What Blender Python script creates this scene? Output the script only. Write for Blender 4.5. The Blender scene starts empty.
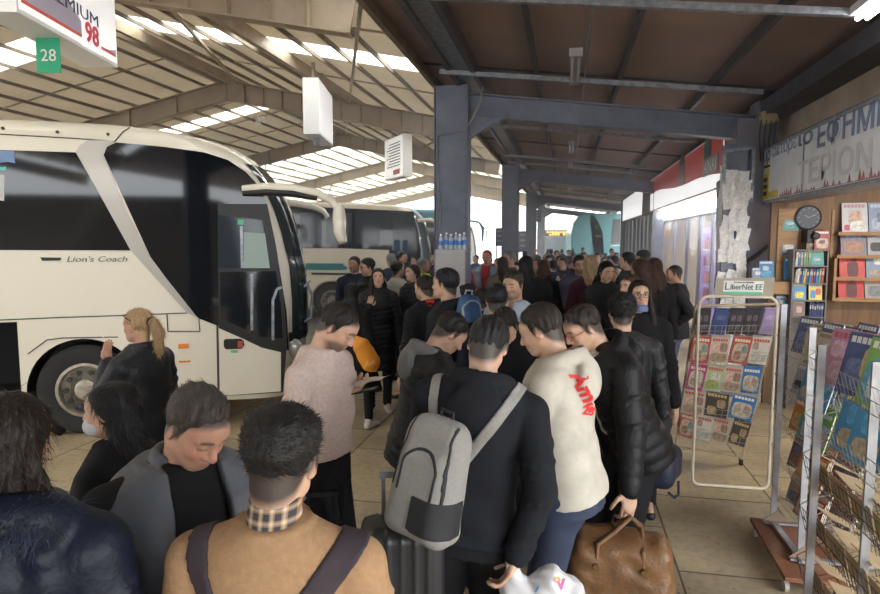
import bpy, bmesh, math, random
import numpy as np
from mathutils import Vector, Matrix, Euler
from mathutils.bvhtree import BVHTree
from math import radians as R, sin, cos, pi, atan2, sqrt

SC = bpy.context.scene
COL = SC.collection
# ------------------------------------------------------------ camera
FPX = 620.0
CAMH = 2.15
YAW, PITCH = R(11.53), R(5.25)
cam_d = bpy.data.cameras.new('camera')
cam_d.sensor_width = 36.0
cam_d.lens = FPX / 880.0 * 36.0
cam_d.clip_start = 0.05
cam_d.clip_end = 600
cam = bpy.data.objects.new('camera', cam_d)
COL.objects.link(cam)
cam.location = (0, 0, CAMH)
cam.rotation_euler = (pi / 2 - PITCH, 0, YAW)
SC.camera = cam
# ------------------------------------------------------------ world: bright overcast sky
W = bpy.data.worlds.new('world')
SC.world = W
W.use_nodes = True
wn = W.node_tree.nodes
wl = W.node_tree.links
bg = wn['Background']
wtc = wn.new('ShaderNodeTexCoord')
wsep = wn.new('ShaderNodeSeparateXYZ')
wl.new(wtc.outputs['Generated'], wsep.inputs[0])
wr = wn.new('ShaderNodeValToRGB')
wr.color_ramp.elements[0].position = 0.45
wr.color_ramp.elements[0].color = (0.55, 0.56, 0.58, 1)
wr.color_ramp.elements[1].position = 0.56
wr.color_ramp.elements[1].color = (0.93, 0.97, 1.0, 1)
wma = wn.new('ShaderNodeMath')
wma.operation = 'MULTIPLY_ADD'
wma.inputs[1].default_value = 0.5
wma.inputs[2].default_value = 0.5
wl.new(wsep.outputs['Z'], wma.inputs[0])
wl.new(wma.outputs[0], wr.inputs[0])
wl.new(wr.outputs[0], bg.inputs[0])
bg.inputs[1].default_value = 4.2
sun_d = bpy.data.lights.new('sun', 'SUN')
sun_d.energy = 2.5
sun_d.angle = R(4)
sun_d.color = (1, .95, .86)
sun = bpy.data.objects.new('sun', sun_d)
COL.objects.link(sun)
sun.rotation_euler = (R(58), 0, R(160))
sun.location = (0, 60, 40)
SC.view_settings.view_transform = 'Standard'
SC.view_settings.look = 'None'
SC.view_settings.gamma = 1
SC.view_settings.use_curve_mapping = False
SC.view_settings.exposure = 1.0
SC.cycles.max_bounces = 8
SC.cycles.diffuse_bounces = 4
SC.cycles.transparent_max_bounces = 12
SC.cycles.sample_clamp_indirect = 6
SC.cycles.use_denoising = True

# ------------------------------------------------------------ rays of the photograph
CF = Vector((-sin(YAW) * cos(PITCH), cos(YAW) * cos(PITCH), -sin(PITCH)))
CR = Vector((cos(YAW), sin(YAW), 0))
CU = CR.cross(CF)
CAM = Vector((0, 0, CAMH))


def ray(px, py):
    return CF + CR * ((px - 440) / FPX) + CU * ((297 - py) / FPX)


def at_d(px, py, d):
    return CAM + ray(px, py) * d


def at_y(px, py, y):
    r = ray(px, py)
    return CAM + r * (y / r.y)


def at_x(px, py, x):
    r = ray(px, py)
    return CAM + r * (x / r.x)


def at_z(px, py, z):
    r = ray(px, py)
    return CAM + r * ((z - CAMH) / r.z)


def at_plane(px, py, o, n):
    r = ray(px, py)
    return CAM + r * ((Vector(o) - CAM).dot(n) / r.dot(n))


# ------------------------------------------------------------ materials
MATS = {}


def mat(name, col, rough=.6, metal=0., nv=0., ns=6., bump=0., bs=120., spec=.5, emit=0., trans=0.,
        alpha=1., sheen=0., col2=None, wave=None, coat=0., sss=0., attr=False, aniso=None, ecol=None):
    """one procedural material: base colour varied by noise, bump from a finer noise or from bands"""
    if name in MATS:
        return MATS[name]
    m = bpy.data.materials.new(name)
    MATS[name] = m
    m.use_nodes = True
    nt = m.node_tree
    n, l = nt.nodes, nt.links
    p = n['Principled BSDF']
    c = tuple(col) + (1,) if len(col) == 3 else tuple(col)
    p.inputs['Base Color'].default_value = c
    p.inputs['Roughness'].default_value = rough
    p.inputs['Metallic'].default_value = metal
    p.inputs['Specular IOR Level'].default_value = spec
    if sheen:
        p.inputs['Sheen Weight'].default_value = sheen
        p.inputs['Sheen Roughness'].default_value = .5
    if coat:
        p.inputs['Coat Weight'].default_value = coat
        p.inputs['Coat Roughness'].default_value = .05
    if trans:
        p.inputs['Transmission Weight'].default_value = trans
    if sss:
        p.inputs['Subsurface Weight'].default_value = sss
        p.inputs['Subsurface Radius'].default_value = (.012, .004, .002)
        p.inputs['Subsurface Scale'].default_value = 1
    if alpha < 1:
        p.inputs['Alpha'].default_value = alpha
    tc = n.new('ShaderNodeTexCoord')
    src = None
    if attr:
        at = n.new('ShaderNodeAttribute')
        at.attribute_name = 'tint'
        src = at.outputs['Color']
    if nv or col2:
        no = n.new('ShaderNodeTexNoise')
        no.inputs['Scale'].default_value = ns
        no.inputs['Detail'].default_value = 5
        no.inputs['Roughness'].default_value = .6
        mp = None
        if aniso:
            mp = n.new('ShaderNodeMapping')
            mp.inputs['Scale'].default_value = aniso
            l.new(tc.outputs['Object'], mp.inputs[0])
            l.new(mp.outputs[0], no.inputs['Vector'])
        else:
            l.new(tc.outputs['Object'], no.inputs['Vector'])
        rp = n.new('ShaderNodeValToRGB')
        rp.color_ramp.elements[0].position = .3
        rp.color_ramp.elements[1].position = .7
        a = tuple(max(0, v * (1 - nv)) for v in c[:3]) + (1,)
        b = tuple(min(1, v * (1 + nv)) for v in c[:3]) + (1,)
        if col2:
            a, b = c, tuple(col2) + (1,)
        if src is not None:
            a = (1 - nv,) * 3 + (1,)
            b = (1, 1, 1, 1)
        rp.color_ramp.elements[0].color = a
        rp.color_ramp.elements[1].color = b
        l.new(no.outputs['Fac'], rp.inputs[0])
        if src is not None:
            mx = n.new('ShaderNodeMix')
            mx.data_type = 'RGBA'
            mx.blend_type = 'MULTIPLY'
            mx.inputs[0].default_value = 1
            l.new(src, mx.inputs[6])
            l.new(rp.outputs[0], mx.inputs[7])
            src = mx.outputs[2]
        else:
            src = rp.outputs[0]
    if src is not None:
        l.new(src, p.inputs['Base Color'])
    if bump or wave:
        bm_ = n.new('ShaderNodeBump')
        bm_.inputs['Strength'].default_value = bump or .5
        bm_.inputs['Distance'].default_value = .01
        if wave:
            wv = n.new('ShaderNodeTexWave')
            wv.bands_direction = wave[0]
            wv.inputs['Scale'].default_value = wave[1]
            wv.inputs['Distortion'].default_value = wave[2] if len(wave) > 2 else 0
            l.new(tc.outputs['Object'], wv.inputs['Vector'])
            l.new(wv.outputs['Fac'], bm_.inputs['Height'])
        else:
            n2 = n.new('ShaderNodeTexNoise')
            n2.inputs['Scale'].default_value = bs
            n2.inputs['Detail'].default_value = 3
            l.new(tc.outputs['Object'], n2.inputs['Vector'])
            l.new(n2.outputs['Fac'], bm_.inputs['Height'])
        l.new(bm_.outputs[0], p.inputs['Normal'])
    if emit:
        p.inputs['Emission Color'].default_value = tuple(ecol or c[:3]) + (1,)
        p.inputs['Emission Strength'].default_value = emit
    return m


# ------------------------------------------------------------ object helpers
def tag(o, label=None, cat=None, group=None, kind=None):
    if label:
        o['label'] = label
    if cat:
        o['category'] = cat
    if group:
        o['group'] = group
    if kind:
        o['kind'] = kind
    return o


def empty(name, loc=(0, 0, 0), rz=0, label=None, cat=None, group=None):
    o = bpy.data.objects.new(name, None)
    COL.objects.link(o)
    o.location = loc
    o.rotation_euler = (0, 0, rz)
    o.empty_display_size = .1
    return tag(o, label, cat, group)


def link_mesh(name, me, mats, parent=None):
    o = bpy.data.objects.new(name, me)
    COL.objects.link(o)
    if mats is not None:
        for m in (mats if isinstance(mats, (list, tuple)) else [mats]):
            me.materials.append(m)
    if parent:
        o.parent = parent
    return o


def copy_tree(o, parent=None):
    c = o.copy()
    COL.objects.link(c)
    c.parent = parent
    for ch in o.children:
        copy_tree(ch, c)
    return c


class MB:
    """collects shapes and links them as one mesh object"""

    def __init__(self):
        self.v, self.f, self.mi = [], [], []

    def add(self, vs, fs, mi=0):
        b = len(self.v)
        self.v += [tuple(v) for v in vs]
        self.f += [tuple(b + i for i in f) for f in fs]
        self.mi += [mi] * len(fs)

    def box(self, c, s, rot=None, mi=0):
        c = Vector(c)
        hx, hy, hz = s[0] / 2, s[1] / 2, s[2] / 2
        vs = [Vector((x, y, z)) for x in (-hx, hx) for y in (-hy, hy) for z in (-hz, hz)]
        if rot is not None:
            vs = [rot @ v for v in vs]
        self.add([c + v for v in vs], [(0, 1, 3, 2), (4, 6, 7, 5), (0, 4, 5, 1), (2, 3, 7, 6), (0, 2, 6, 4), (1, 5, 7, 3)], mi)

    def box2(self, a, b, mi=0):
        self.box([(p + q) / 2 for p, q in zip(a, b)], [abs(q - p) for p, q in zip(a, b)], mi=mi)

    def bar(self, a, b, w, h, up=(0, 0, 1), mi=0):
        """box beam from a to b, w across, h along up"""
        a, b = Vector(a), Vector(b)
        d = (b - a)
        L = d.length
        d.normalize()
        s = d.cross(Vector(up))
        if s.length < 1e-4:
            s = d.cross(Vector((1, 0, 0)))
        s.normalize()
        u = s.cross(d)
        rot = Matrix((d, s, u)).transposed()
        self.box((a + b) / 2, (L, w, h), rot, mi)

    def ibeam(self, a, b, w, h, t=.02, up=(0, 0, 1)):
        a, b = Vector(a), Vector(b)
        d = (b - a).normalized()
        s = d.cross(Vector(up)).normalized()
        u = s.cross(d)
        self.bar(a, b, t, h, up)
        for k in (-1, 1):
            self.bar(a + u * k * (h / 2 - t / 2), b + u * k * (h / 2 - t / 2), w, t, up)

    def tube(self, pts, r, n=8, closed=False, mi=0, caps=True):
        pts = [Vector(p) for p in pts]
        N = len(pts)
        rs = r if isinstance(r, (list, tuple)) else [r] * N
        vs, fs = [], []
        prev = None
        for i, p in enumerate(pts):
            if closed:
                t = pts[(i + 1) % N] - pts[i - 1]
            else:
                t = pts[min(i + 1, N - 1)] - pts[max(i - 1, 0)]
            t.normalize()
            if prev is None:
                a = t.cross(Vector((0, 0, 1)))
                if a.length < .1:
                    a = t.cross(Vector((1, 0, 0)))
            else:
                a = prev - t * prev.dot(t)
            a.normalize()
            prev = a
            b = t.cross(a)
            for k in range(n):
                an = 2 * pi * k / n
                vs.append(p + (a * cos(an) + b * sin(an)) * rs[i])
        for i in range(N if closed else N - 1):
            for k in range(n):
                j = (i + 1) % N
                fs.append((i * n + k, i * n + (k + 1) % n, j * n + (k + 1) % n, j * n + k))
        if not closed and caps:
            fs.append(tuple(range(n))[::-1])
            fs.append(tuple((N - 1) * n + k for k in range(n)))
        self.add(vs, fs, mi)

    def prism(self, pts, off, mi=0):
        """flat polygon pts (3D) extruded by the vector off"""
        pts = [Vector(p) for p in pts]
        off = Vector(off)
        n = len(pts)
        vs = pts + [p + off for p in pts]
        fs = [tuple(range(n)), tuple(range(2 * n - 1, n - 1, -1))]
        fs += [(i, i + n, (i + 1) % n + n, (i + 1) % n) for i in range(n)]
        self.add(vs, fs, mi)

    def lathe(self, c, prof, n=24, axis='z', mi=0):
        """prof: (radius, height) pairs turned about an axis through c"""
        c = Vector(c)
        vs, fs = [], []
        for r, h in prof:
            for k in range(n):
                a = 2 * pi * k / n
                p = {'z': (r * cos(a), r * sin(a), h), 'y': (r * cos(a), h, r * sin(a)), 'x': (h, r * cos(a), r * sin(a))}[axis]
                vs.append(c + Vector(p))
        for i in range(len(prof) - 1):
            for k in range(n):
                fs.append((i * n + k, i * n + (k + 1) % n, (i + 1) * n + (k + 1) % n, (i + 1) * n + k))
        fs.append(tuple(range(n)))
        fs.append(tuple((len(prof) - 1) * n + k for k in range(n)))
        self.add(vs, fs, mi)

    def build(self, name, m, parent=None, smooth=False, bevel=0, kind=None, local=None):
        me = bpy.data.meshes.new(name)
        vs = self.v
        if local is not None:
            inv = local.inverted()
            vs = [inv @ Vector(v) for v in vs]
        me.from_pydata(vs, [], self.f)
        me.polygons.foreach_set('material_index', self.mi)
        bm = bmesh.new()
        bm.from_mesh(me)
        bmesh.ops.recalc_face_normals(bm, faces=bm.faces)
        if bevel:
            es = [e for e in bm.edges if e.is_manifold and e.calc_face_angle(0) > .6]
            bmesh.ops.bevel(bm, geom=es, offset=bevel, segments=2, affect='EDGES', profile=.6)
        bm.to_mesh(me)
        bm.free()
        if smooth:
            me.shade_smooth()
            try:
                me.set_sharp_from_angle(angle=R(40))
            except Exception:
                pass
        o = link_mesh(name, me, m, parent)
        if kind:
            o['kind'] = kind
        return o


def grid_mesh(pts, nu, nv, closed_u=False):
    """faces for pts laid out row by row (nu per row, nv rows)"""
    fs = []
    for j in range(nv - 1):
        for i in range(nu if closed_u else nu - 1):
            fs.append((j * nu + i, j * nu + (i + 1) % nu, (j + 1) * nu + (i + 1) % nu, (j + 1) * nu + i))
    return fs


def text_mesh(s, size=1., extrude=.002, shear=0., bold=0., align='CENTER'):
    c = bpy.data.curves.new('lettering', 'FONT')
    c.body = s
    c.size = size
    c.extrude = extrude
    c.shear = shear
    c.offset = bold
    c.resolution_u = 3
    c.align_x = align
    c.align_y = 'CENTER'
    o = bpy.data.objects.new('lettering', c)
    COL.objects.link(o)
    bpy.context.view_layer.update()
    dg = bpy.context.evaluated_depsgraph_get()
    me = bpy.data.meshes.new_from_object(o.evaluated_get(dg))
    bpy.data.objects.remove(o)
    bpy.data.curves.remove(c)
    return me


def lettering(s, o, xdir, updir, size, m, parent=None, name='lettering', width=None, local=None, **kw):
    """text lying in the plane through o spanned by xdir and updir"""
    me = text_mesh(s, 1., **kw)
    xs = [v.co.x for v in me.vertices]
    w = max(xs) - min(xs)
    sx = (width / w) if width else size
    xd, ud = Vector(xdir).normalized(), Vector(updir).normalized()
    nd = xd.cross(ud)
    for v in me.vertices:
        v.co = Vector(o) + xd * v.co.x * sx + ud * v.co.y * size + nd * v.co.z * 1.0
        if local is not None:
            v.co = local.inverted() @ v.co
    return link_mesh(name, me, m, parent)
# ============================================================ HALL, CANOPY, FLOOR
def floor_mat():
    m = bpy.data.materials.new('paving')
    m.use_nodes = True
    n, l = m.node_tree.nodes, m.node_tree.links
    p = n['Principled BSDF']
    tc = n.new('ShaderNodeTexCoord')
    br = n.new('ShaderNodeTexBrick')
    br.offset = 0.5
    br.inputs['Scale'].default_value = 1
    br.inputs['Brick Width'].default_value = 1.25
    br.inputs['Row Height'].default_value = .95
    br.inputs['Mortar Size'].default_value = .009
    br.inputs['Mortar Smooth'].default_value = .3
    br.inputs['Color1'].default_value = (.60, .48, .31, 1)
    br.inputs['Color2'].default_value = (.50, .40, .265, 1)
    br.inputs['Mortar'].default_value = (.14, .115, .08, 1)
    mp = n.new('ShaderNodeMapping')
    mp.inputs['Rotation'].default_value = (0, 0, R(90))
    mp.inputs['Location'].default_value = (.35, .2, 0)
    l.new(tc.outputs['Object'], mp.inputs[0])
    l.new(mp.outputs[0], br.inputs['Vector'])
    mix = None
    src = br.outputs['Color']
    for sc_, lo, hi, a, b in ((1.3, .35, .7, .62, 1.0), (18, .3, .55, .78, 1.0), (160, .3, .7, .8, 1.1)):
        no = n.new('ShaderNodeTexNoise')
        no.inputs['Scale'].default_value = sc_
        no.inputs['Detail'].default_value = 6
        l.new(tc.outputs['Object'], no.inputs['Vector'])
        rp = n.new('ShaderNodeMapRange')
        rp.inputs[1].default_value, rp.inputs[2].default_value = lo, hi
        rp.inputs[3].default_value, rp.inputs[4].default_value = a, b
        l.new(no.outputs['Fac'], rp.inputs[0])
        mx = n.new('ShaderNodeMix')
        mx.data_type = 'RGBA'
        mx.blend_type = 'MULTIPLY'
        mx.inputs[0].default_value = 1
        l.new(src, mx.inputs[6])
        l.new(rp.outputs[0], mx.inputs[7])
        src = mx.outputs[2]
    # dark gum spots
    vo = n.new('ShaderNodeTexVoronoi')
    vo.inputs['Scale'].default_value = 7
    vo.inputs['Randomness'].default_value = 1
    l.new(tc.outputs['Object'], vo.inputs['Vector'])
    mr = n.new('ShaderNodeMapRange')
    mr.inputs[1].default_value, mr.inputs[2].default_value = .05, .09
    mr.inputs[3].default_value, mr.inputs[4].default_value = .4, 1
    l.new(vo.outputs['Distance'], mr.inputs[0])
    mx = n.new('ShaderNodeMix')
    mx.data_type = 'RGBA'
    mx.blend_type = 'MULTIPLY'
    mx.inputs[0].default_value = .75
    l.new(src, mx.inputs[6])
    l.new(mr.outputs[0], mx.inputs[7])
    l.new(mx.outputs[2], p.inputs['Base Color'])
    p.inputs['Roughness'].default_value = .55
    bp = n.new('ShaderNodeBump')
    bp.inputs['Strength'].default_value = .5
    bp.inputs['Distance'].default_value = .01
    l.new(br.outputs['Fac'], bp.inputs['Height'])
    bp.invert = True
    l.new(bp.outputs[0], p.inputs['Normal'])
    return m


def roof_mat(name, col, transl, dirt=.25, rib=8.0):
    """thin corrugated sheet letting some daylight through"""
    m = bpy.data.materials.new(name)
    m.use_nodes = True
    n, l = m.node_tree.nodes, m.node_tree.links
    p = n['Principled BSDF']
    out = n['Material Output']
    tc = n.new('ShaderNodeTexCoord')
    no = n.new('ShaderNodeTexNoise')
    no.inputs['Scale'].default_value = .8
    no.inputs['Detail'].default_value = 7
    l.new(tc.outputs['Object'], no.inputs['Vector'])
    rp = n.new('ShaderNodeValToRGB')
    rp.color_ramp.elements[0].position = .3
    rp.color_ramp.elements[1].position = .65
    rp.color_ramp.elements[0].color = tuple(v * (1 - dirt) for v in col) + (1,)
    rp.color_ramp.elements[1].color = tuple(col) + (1,)
    l.new(no.outputs['Fac'], rp.inputs[0])
    l.new(rp.outputs[0], p.inputs['Base Color'])
    p.inputs['Roughness'].default_value = .6
    wv = n.new('ShaderNodeTexWave')
    wv.bands_direction = 'Y'
    wv.inputs['Scale'].default_value = rib
    wv.inputs['Distortion'].default_value = 0
    l.new(tc.outputs['Object'], wv.inputs['Vector'])
    bp = n.new('ShaderNodeBump')
    bp.inputs['Strength'].default_value = .6
    bp.inputs['Distance'].default_value = .02
    l.new(wv.outputs['Fac'], bp.inputs['Height'])
    l.new(bp.outputs[0], p.inputs['Normal'])
    if transl:
        tr = n.new('ShaderNodeBsdfTranslucent')
        tr.inputs[0].default_value = tuple(min(1, v * 1.5) for v in col) + (1,)
        mx = n.new('ShaderNodeMixShader')
        mx.inputs[0].default_value = transl
        l.new(p.outputs[0], mx.inputs[1])
        l.new(tr.outputs[0], mx.inputs[2])
        l.new(mx.outputs[0], out.inputs[0])
    return m


def skylight_mat():
    m = bpy.data.materials.new('skylight_sheet')
    m.use_nodes = True
    n, l = m.node_tree.nodes, m.node_tree.links
    out = n['Material Output']
    n.remove(n['Principled BSDF'])
    a = n.new('ShaderNodeBsdfTransparent')
    a.inputs[0].default_value = (.8, .78, .72, 1)
    b = n.new('ShaderNodeBsdfTranslucent')
    b.inputs[0].default_value = (.85, .83, .78, 1)
    mx = n.new('ShaderNodeMixShader')
    mx.inputs[0].default_value = .55
    l.new(a.outputs[0], mx.inputs[1])
    l.new(b.outputs[0], mx.inputs[2])
    l.new(mx.outputs[0], out.inputs[0])
    return m


M_STEEL = mat('painted_steel_grey', (.165, .185, .25), .45, nv=.25, ns=3)
M_STEEL_D = mat('painted_steel_dark', (.07, .07, .085), .5, nv=.3, ns=4)
M_GALV = mat('galvanised_steel', (.30, .32, .36), .45, metal=.6, nv=.35, ns=14)
M_GIRD = mat('girder_cream', (.34, .27, .195), .6, nv=.2, ns=1.5)
M_PURL = mat('purlin_brown', (.20, .16, .12), .7, nv=.3, ns=3)
M_PURL_L = mat('purlin_tan', (.38, .31, .23), .6, nv=.2, ns=3)
M_WHITE = mat('white_plastic', (.8, .8, .8), .4)

g = MB()
g.box2((-60, -12, -.1), (40, 150, 0))
g.build('ground', floor_mat(), kind='structure')
# asphalt of the bus lanes left of the yellow line lies a few millimetres proud
LA = at_z(30, 438, 0)
LB = at_z(246, 400, 0)
ldir = (LB - LA).normalized()
lper = Vector((-ldir.y, ldir.x, 0))
y_ = MB()
A2, B2 = LA - ldir * 6, LB + ldir * .25
y_.prism([A2, B2, B2 + lper * .17, A2 + lper * .17], (0, 0, .004))
y_.prism([B2 - ldir * .17, B2, B2 + lper * 1.1, B2 - ldir * .17 + lper * 1.1], (0, 0, .0045))
o = y_.build('yellow_line', mat('yellow_paint', (.62, .40, .05), .6, nv=.35, ns=9))
tag(o, 'worn yellow line painted on the paving beside the nearest coach', 'road marking')
a_ = MB()
a_.prism([LA - ldir * 25 + lper * .3, LB + ldir * .25 + lper * .3, LB + ldir * 1.2 + lper * 1.2, Vector((-2.3, 60, 0)), Vector((-60, 60, 0)), LA - ldir * 25 + lper * 12], (0, 0, .002))
a_.build('floor', mat('oily_asphalt', (.13, .12, .11), .5, nv=.35, ns=2, bump=.2, bs=60), kind='structure')

# ---- hall roof
RX, RZ = -8.1, 6.15          # ridge
SLR, SLL = .20, .21          # slopes right and left
XR_, XL_ = -2.3, -24.


def hz(x):
    return RZ - (x - RX) * SLR if x > RX else RZ + (x - RX) * SLL


GY = [-15.6, -8.2, -.8, 6.6, 14., 21.4, 28.8, 36.2, 43.6]
Y0_, Y1_ = -15.5, 46.
strips = [(-11.6, -10.8), (-4.4, -3.6), (2.6, 3.4), (9.9, 10.75), (16.6, 17.4), (24.0, 25.), (26.6, 27.6), (31.2, 32.4), (34, 35.2), (38.6, 40.2), (41.5, 43)]
rs_, sk_, rf_ = MB(), MB(), MB()
ys_ = [Y0_]
for a, b in strips:
    ys_ += [a, b]
ys_.append(Y1_)
PX = [XR_ - i * 1.24 for i in range(18)]
for i in range(len(ys_) - 1):
    dst = sk_ if i % 2 else (rf_ if ys_[i] > 20 else rs_)
    for xa, xb in ((RX, XR_), (XL_, RX)):
        if i % 2:                                   # skylight sheets sit between the purlins, one piece each
            n_ = 9 if xa == RX else 20
            for q in range(n_):
                u0, u1 = xa + (xb - xa) * (q + .03) / n_, xa + (xb - xa) * (q + .97) / n_
                dst.prism([(u0, ys_[i], hz(u0 + .001)), (u1, ys_[i], hz(u1 - .001)), (u1, ys_[i + 1], hz(u1 - .001)), (u0, ys_[i + 1], hz(u0 + .001))], (0, 0, .006))
        else:
            dst.prism([(xa, ys_[i], hz(xa + .001)), (xb, ys_[i], hz(xb - .001)), (xb, ys_[i + 1], hz(xb - .001)), (xa, ys_[i + 1], hz(xa + .001))], (0, 0, .03))
rs_.build('roof', roof_mat('hall_roof_sheet', (.52, .46, .37), .22, .3, 6), kind='structure')
rf_.build('roof', roof_mat('hall_roof_sheet_brightened', (.62, .59, .52), .55, .3, 6), kind='structure')  # far sheets made paler and more translucent to brighten the far roof
sk_.build('window_1', skylight_mat(), kind='structure')
gd = MB()
for y in GY:
    for xa, xb in ((RX, XR_), (XL_, RX)):
        a = Vector((xa, y, hz(xa + .001) - .42))
        b = Vector((xb, y, hz(xb - .001) - .42))
        gd.ibeam(a, b, .2, .45, .02, up=(0, 0, 1))
        for q in range(1, 12):                      # web stiffeners
            p = a.lerp(b, q / 12)
            gd.box(p, (.02, .18, .42))
gd.build('trim_1', M_GIRD, kind='structure')
pl = MB()
for x in [XR_ - .1 - (XR_ - RX) / 9 * k for k in range(33)]:
    z = hz(x) - .05
    pl.bar((x, Y0_, z), (x, Y1_, z), .035, .07)
pl.build('trim_2', M_PURL, kind='structure')
pl = MB()
for x in (RX + .12, RX - .12, RX + 3.1):
    z = hz(x) - .14
    pl.bar((x, Y0_, z), (x, Y1_, z), .1, .2)
for y in [Y0_ + 1.85 * k for k in range(26)]:            # sheet laps across the purlins
    if any(a - .3 < y < b + .3 for a, b in strips) or any(abs(y - q) < .4 for q in GY):
        continue
    for xa, xb in ((RX, XR_), (XL_, RX)):
        pl.bar((xa, y, hz(xa + .001) - .03), (xb, y, hz(xb - .001) - .03), .035, .03)
for k in range(8):                                       # wind bracing in the first bays
    y0, y1 = GY[k], GY[k + 1]
    for xa in (-2.2, -5.0):
        pl.bar((xa, y0, hz(xa) - .2), (xa - 2.8, y1, hz(xa - 2.8) - .2), .05, .05)
    pl.bar((-11, y0, hz(-11) - .2), (-14.5, y1, hz(-14.5) - .2), .05, .05)
pl.build('trim_3', M_PURL_L, kind='structure')
# fascia beams and posts far left carrying the hall
fp = MB()
for y in GY:
    fp.box2((XL_ - .15, y - .15, 0), (XL_ + .15, y + .15, hz(XL_) - .1))
fp.build('trim_4', M_GIRD, kind='structure')

# ---- canopy over the platform
def cz(x):
    return 4.46 - .124 * x


CX0, CX1 = -2.12, 3.4
CYE = 46.
c_ = MB()
c_.prism([(CX0, -12, cz(CX0)), (CX1, -12, cz(CX1)), (CX1, CYE, cz(CX1)), (CX0, CYE, cz(CX0))], (0, 0, .05))
c_.build('ceiling', roof_mat('canopy_sheet', (.36, .265, .245), 0, .25, 14), kind='structure')
c_ = MB()
c_.bar((CX0, -12, cz(CX0) - .02), (CX0, CYE, cz(CX0) - .02), .07, .24)
c_.build('trim_5', M_PURL, kind='structure')
c_ = MB()
for x in (-.45, .65, 1.81):
    c_.bar((x, -3, cz(x) - .06), (x, CYE, cz(x) - .06), .05, .12)
for y in np.arange(-1.0, CYE, 3.33):
    c_.bar((CX0, y, cz(CX0) - .03), (CX1, y, cz(CX1) - .03), .02, .03)
c_.build('trim_6', M_STEEL_D, kind='structure')
c_ = MB()
for dx in (-1.62, -1.28):
    c_.bar((dx, -3, cz(dx) - .14), (dx, CYE, cz(dx) - .14), .07, .16)
c_.build('trim_7', M_STEEL_D, kind='structure')
c_ = MB()
c_.bar((-1.45, -3, cz(-1.45) - .13), (-1.45, CYE, cz(-1.45) - .13), .27, .03)
for y in (5.8, 8.55, 12.5, 17, 18.6, 24, 29, 35):
    c_.bar((-1.75, y, cz(-1.7) - .23), (2.35, y, cz(2.35) - .19), .06, .06)
c_.build('trim_8', M_GALV, kind='structure')
CY = [9.5, 19.5, 31., 43.]
CXC = -1.74
for i, y in enumerate(CY + [-2.2]):
    c_ = MB()
    zt = cz(CXC) - .22
    c_.box2((CXC - .25, y - .01, 0), (CXC + .25, y + .01, zt))
    c_.box2((CXC - .26, y - .17, 0), (CXC - .24, y + .17, zt))
    c_.box2((CXC + .24, y - .17, 0), (CXC + .26, y + .17, zt))
    c_.box2((CXC - .235, y - .15, 0), (CXC + .235, y - .13, zt))
    # tapered beam to the building column
    a = Vector((CXC, y, cz(CXC) - .46))
    b = Vector((2.75, y, cz(2.75) - .46))
    c_.ibeam(a, b, .2, .33, .022)
    # haunch under the beam
    c_.prism([(CXC + .25, y - .06, a.z - .55), (CXC + .5, y - .06, a.z - .4), (CXC + .85, y - .06, a.z - .2), (CXC + .25, y - .06, a.z - .18)], (0, .12, 0))
    c_.box2((CXC - .3, y - .2, 0), (CXC + .3, y + .2, .03))
    tag(c_.build('steel_column', M_STEEL, bevel=.004), ['grey steel column with electrical box at its foot, nearest of the platform row',
        'second grey steel column along the platform edge', 'third grey steel column along the platform edge, before the bright opening',
        'farthest thin grey column of the platform edge', 'grey steel column behind the photographer'][i], 'column', 'columns along the platform edge')
    # building-side column
    c_ = MB()
    c_.box2((2.5, y - .16, 0), (2.78, y + .16, cz(2.78) - .08))
    c_.build('trim_%d' % (20 + i), M_STEEL, kind='structure')

# column cable and duct on the first column
c_ = MB()
cy = CY[0] - .19
c_.tube([(CXC - .2, cy, 3.72), (CXC - .05, cy - .01, 3.74), (CXC + .22, cy - .01, 3.78), (CXC + .33, cy + .02, 3.95), (CXC + .45, cy + .02, 4.2), (CXC + .48, cy + .02, 4.4)], .018)
c_.tube([(CXC - .2, cy, 3.72), (CXC - .21, cy, 3.4), (CXC - .15, cy, 2.6), (CXC - .17, cy, 1.5)], .012)
tag(c_.build('cable', mat('grey_cable', (.25, .26, .28), .5), smooth=True), 'grey cable looping across the top of the nearest platform column', 'cable')

# ---- conduit and strip lights under the canopy
c_ = MB()
c_.tube([(.2, -2, cz(.2) - .05), (.2, 45, cz(.2) - .05)], .014, 6)
tag(c_.build('conduit', M_GALV), 'thin metal conduit running along the canopy ceiling between the lamps', 'pipe')
M_TUBE_OFF = mat('unlit_tube', (.55, .55, .6), .3)
for i, y in enumerate((8.0, 14.7, 17.8, 22.4, 27., 33.)):
    x = .06
    e = empty('strip_light', (x, y, cz(x) - .06), 0, 'unlit twin tube lamp %s' % ['nearest under the brown canopy', 'just behind the first canopy beam', 'before the second canopy beam', 'right after the second canopy beam', 'before the third canopy beam', 'farthest along the canopy'][i], 'lamp', 'strip lights under the canopy')
    b = MB()
    b.box2((-.06, -.65, -.16), (.06, .65, -.1))
    b.box2((-.075, -.68, -.19), (.075, -.6, -.1))
    b.box2((-.075, .6, -.19), (.075, .68, -.1))
    b.build('housing', mat('lamp_housing', (.36, .36, .4), .5), e, bevel=.006)
    b = MB()
    b.tube([(-.035, -.6, -.17), (-.035, .6, -.17)], .013, 8)
    b.tube([(.035, -.6, -.17), (.035, .6, -.17)], .013, 8)
    b.build('tube', M_TUBE_OFF, e, smooth=True)
    b = MB()
    b.tube([(0, -.3, -.1), (0, -.3, 0)], .008, 6)
    b.tube([(0, .3, -.1), (0, .3, 0)], .008, 6)
    b.tube([(0, .5, -.1), (.03, .6, -.04), (.1, .62, -.02)], .01, 6)
    b.build('bracket', M_GALV, e)

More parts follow.
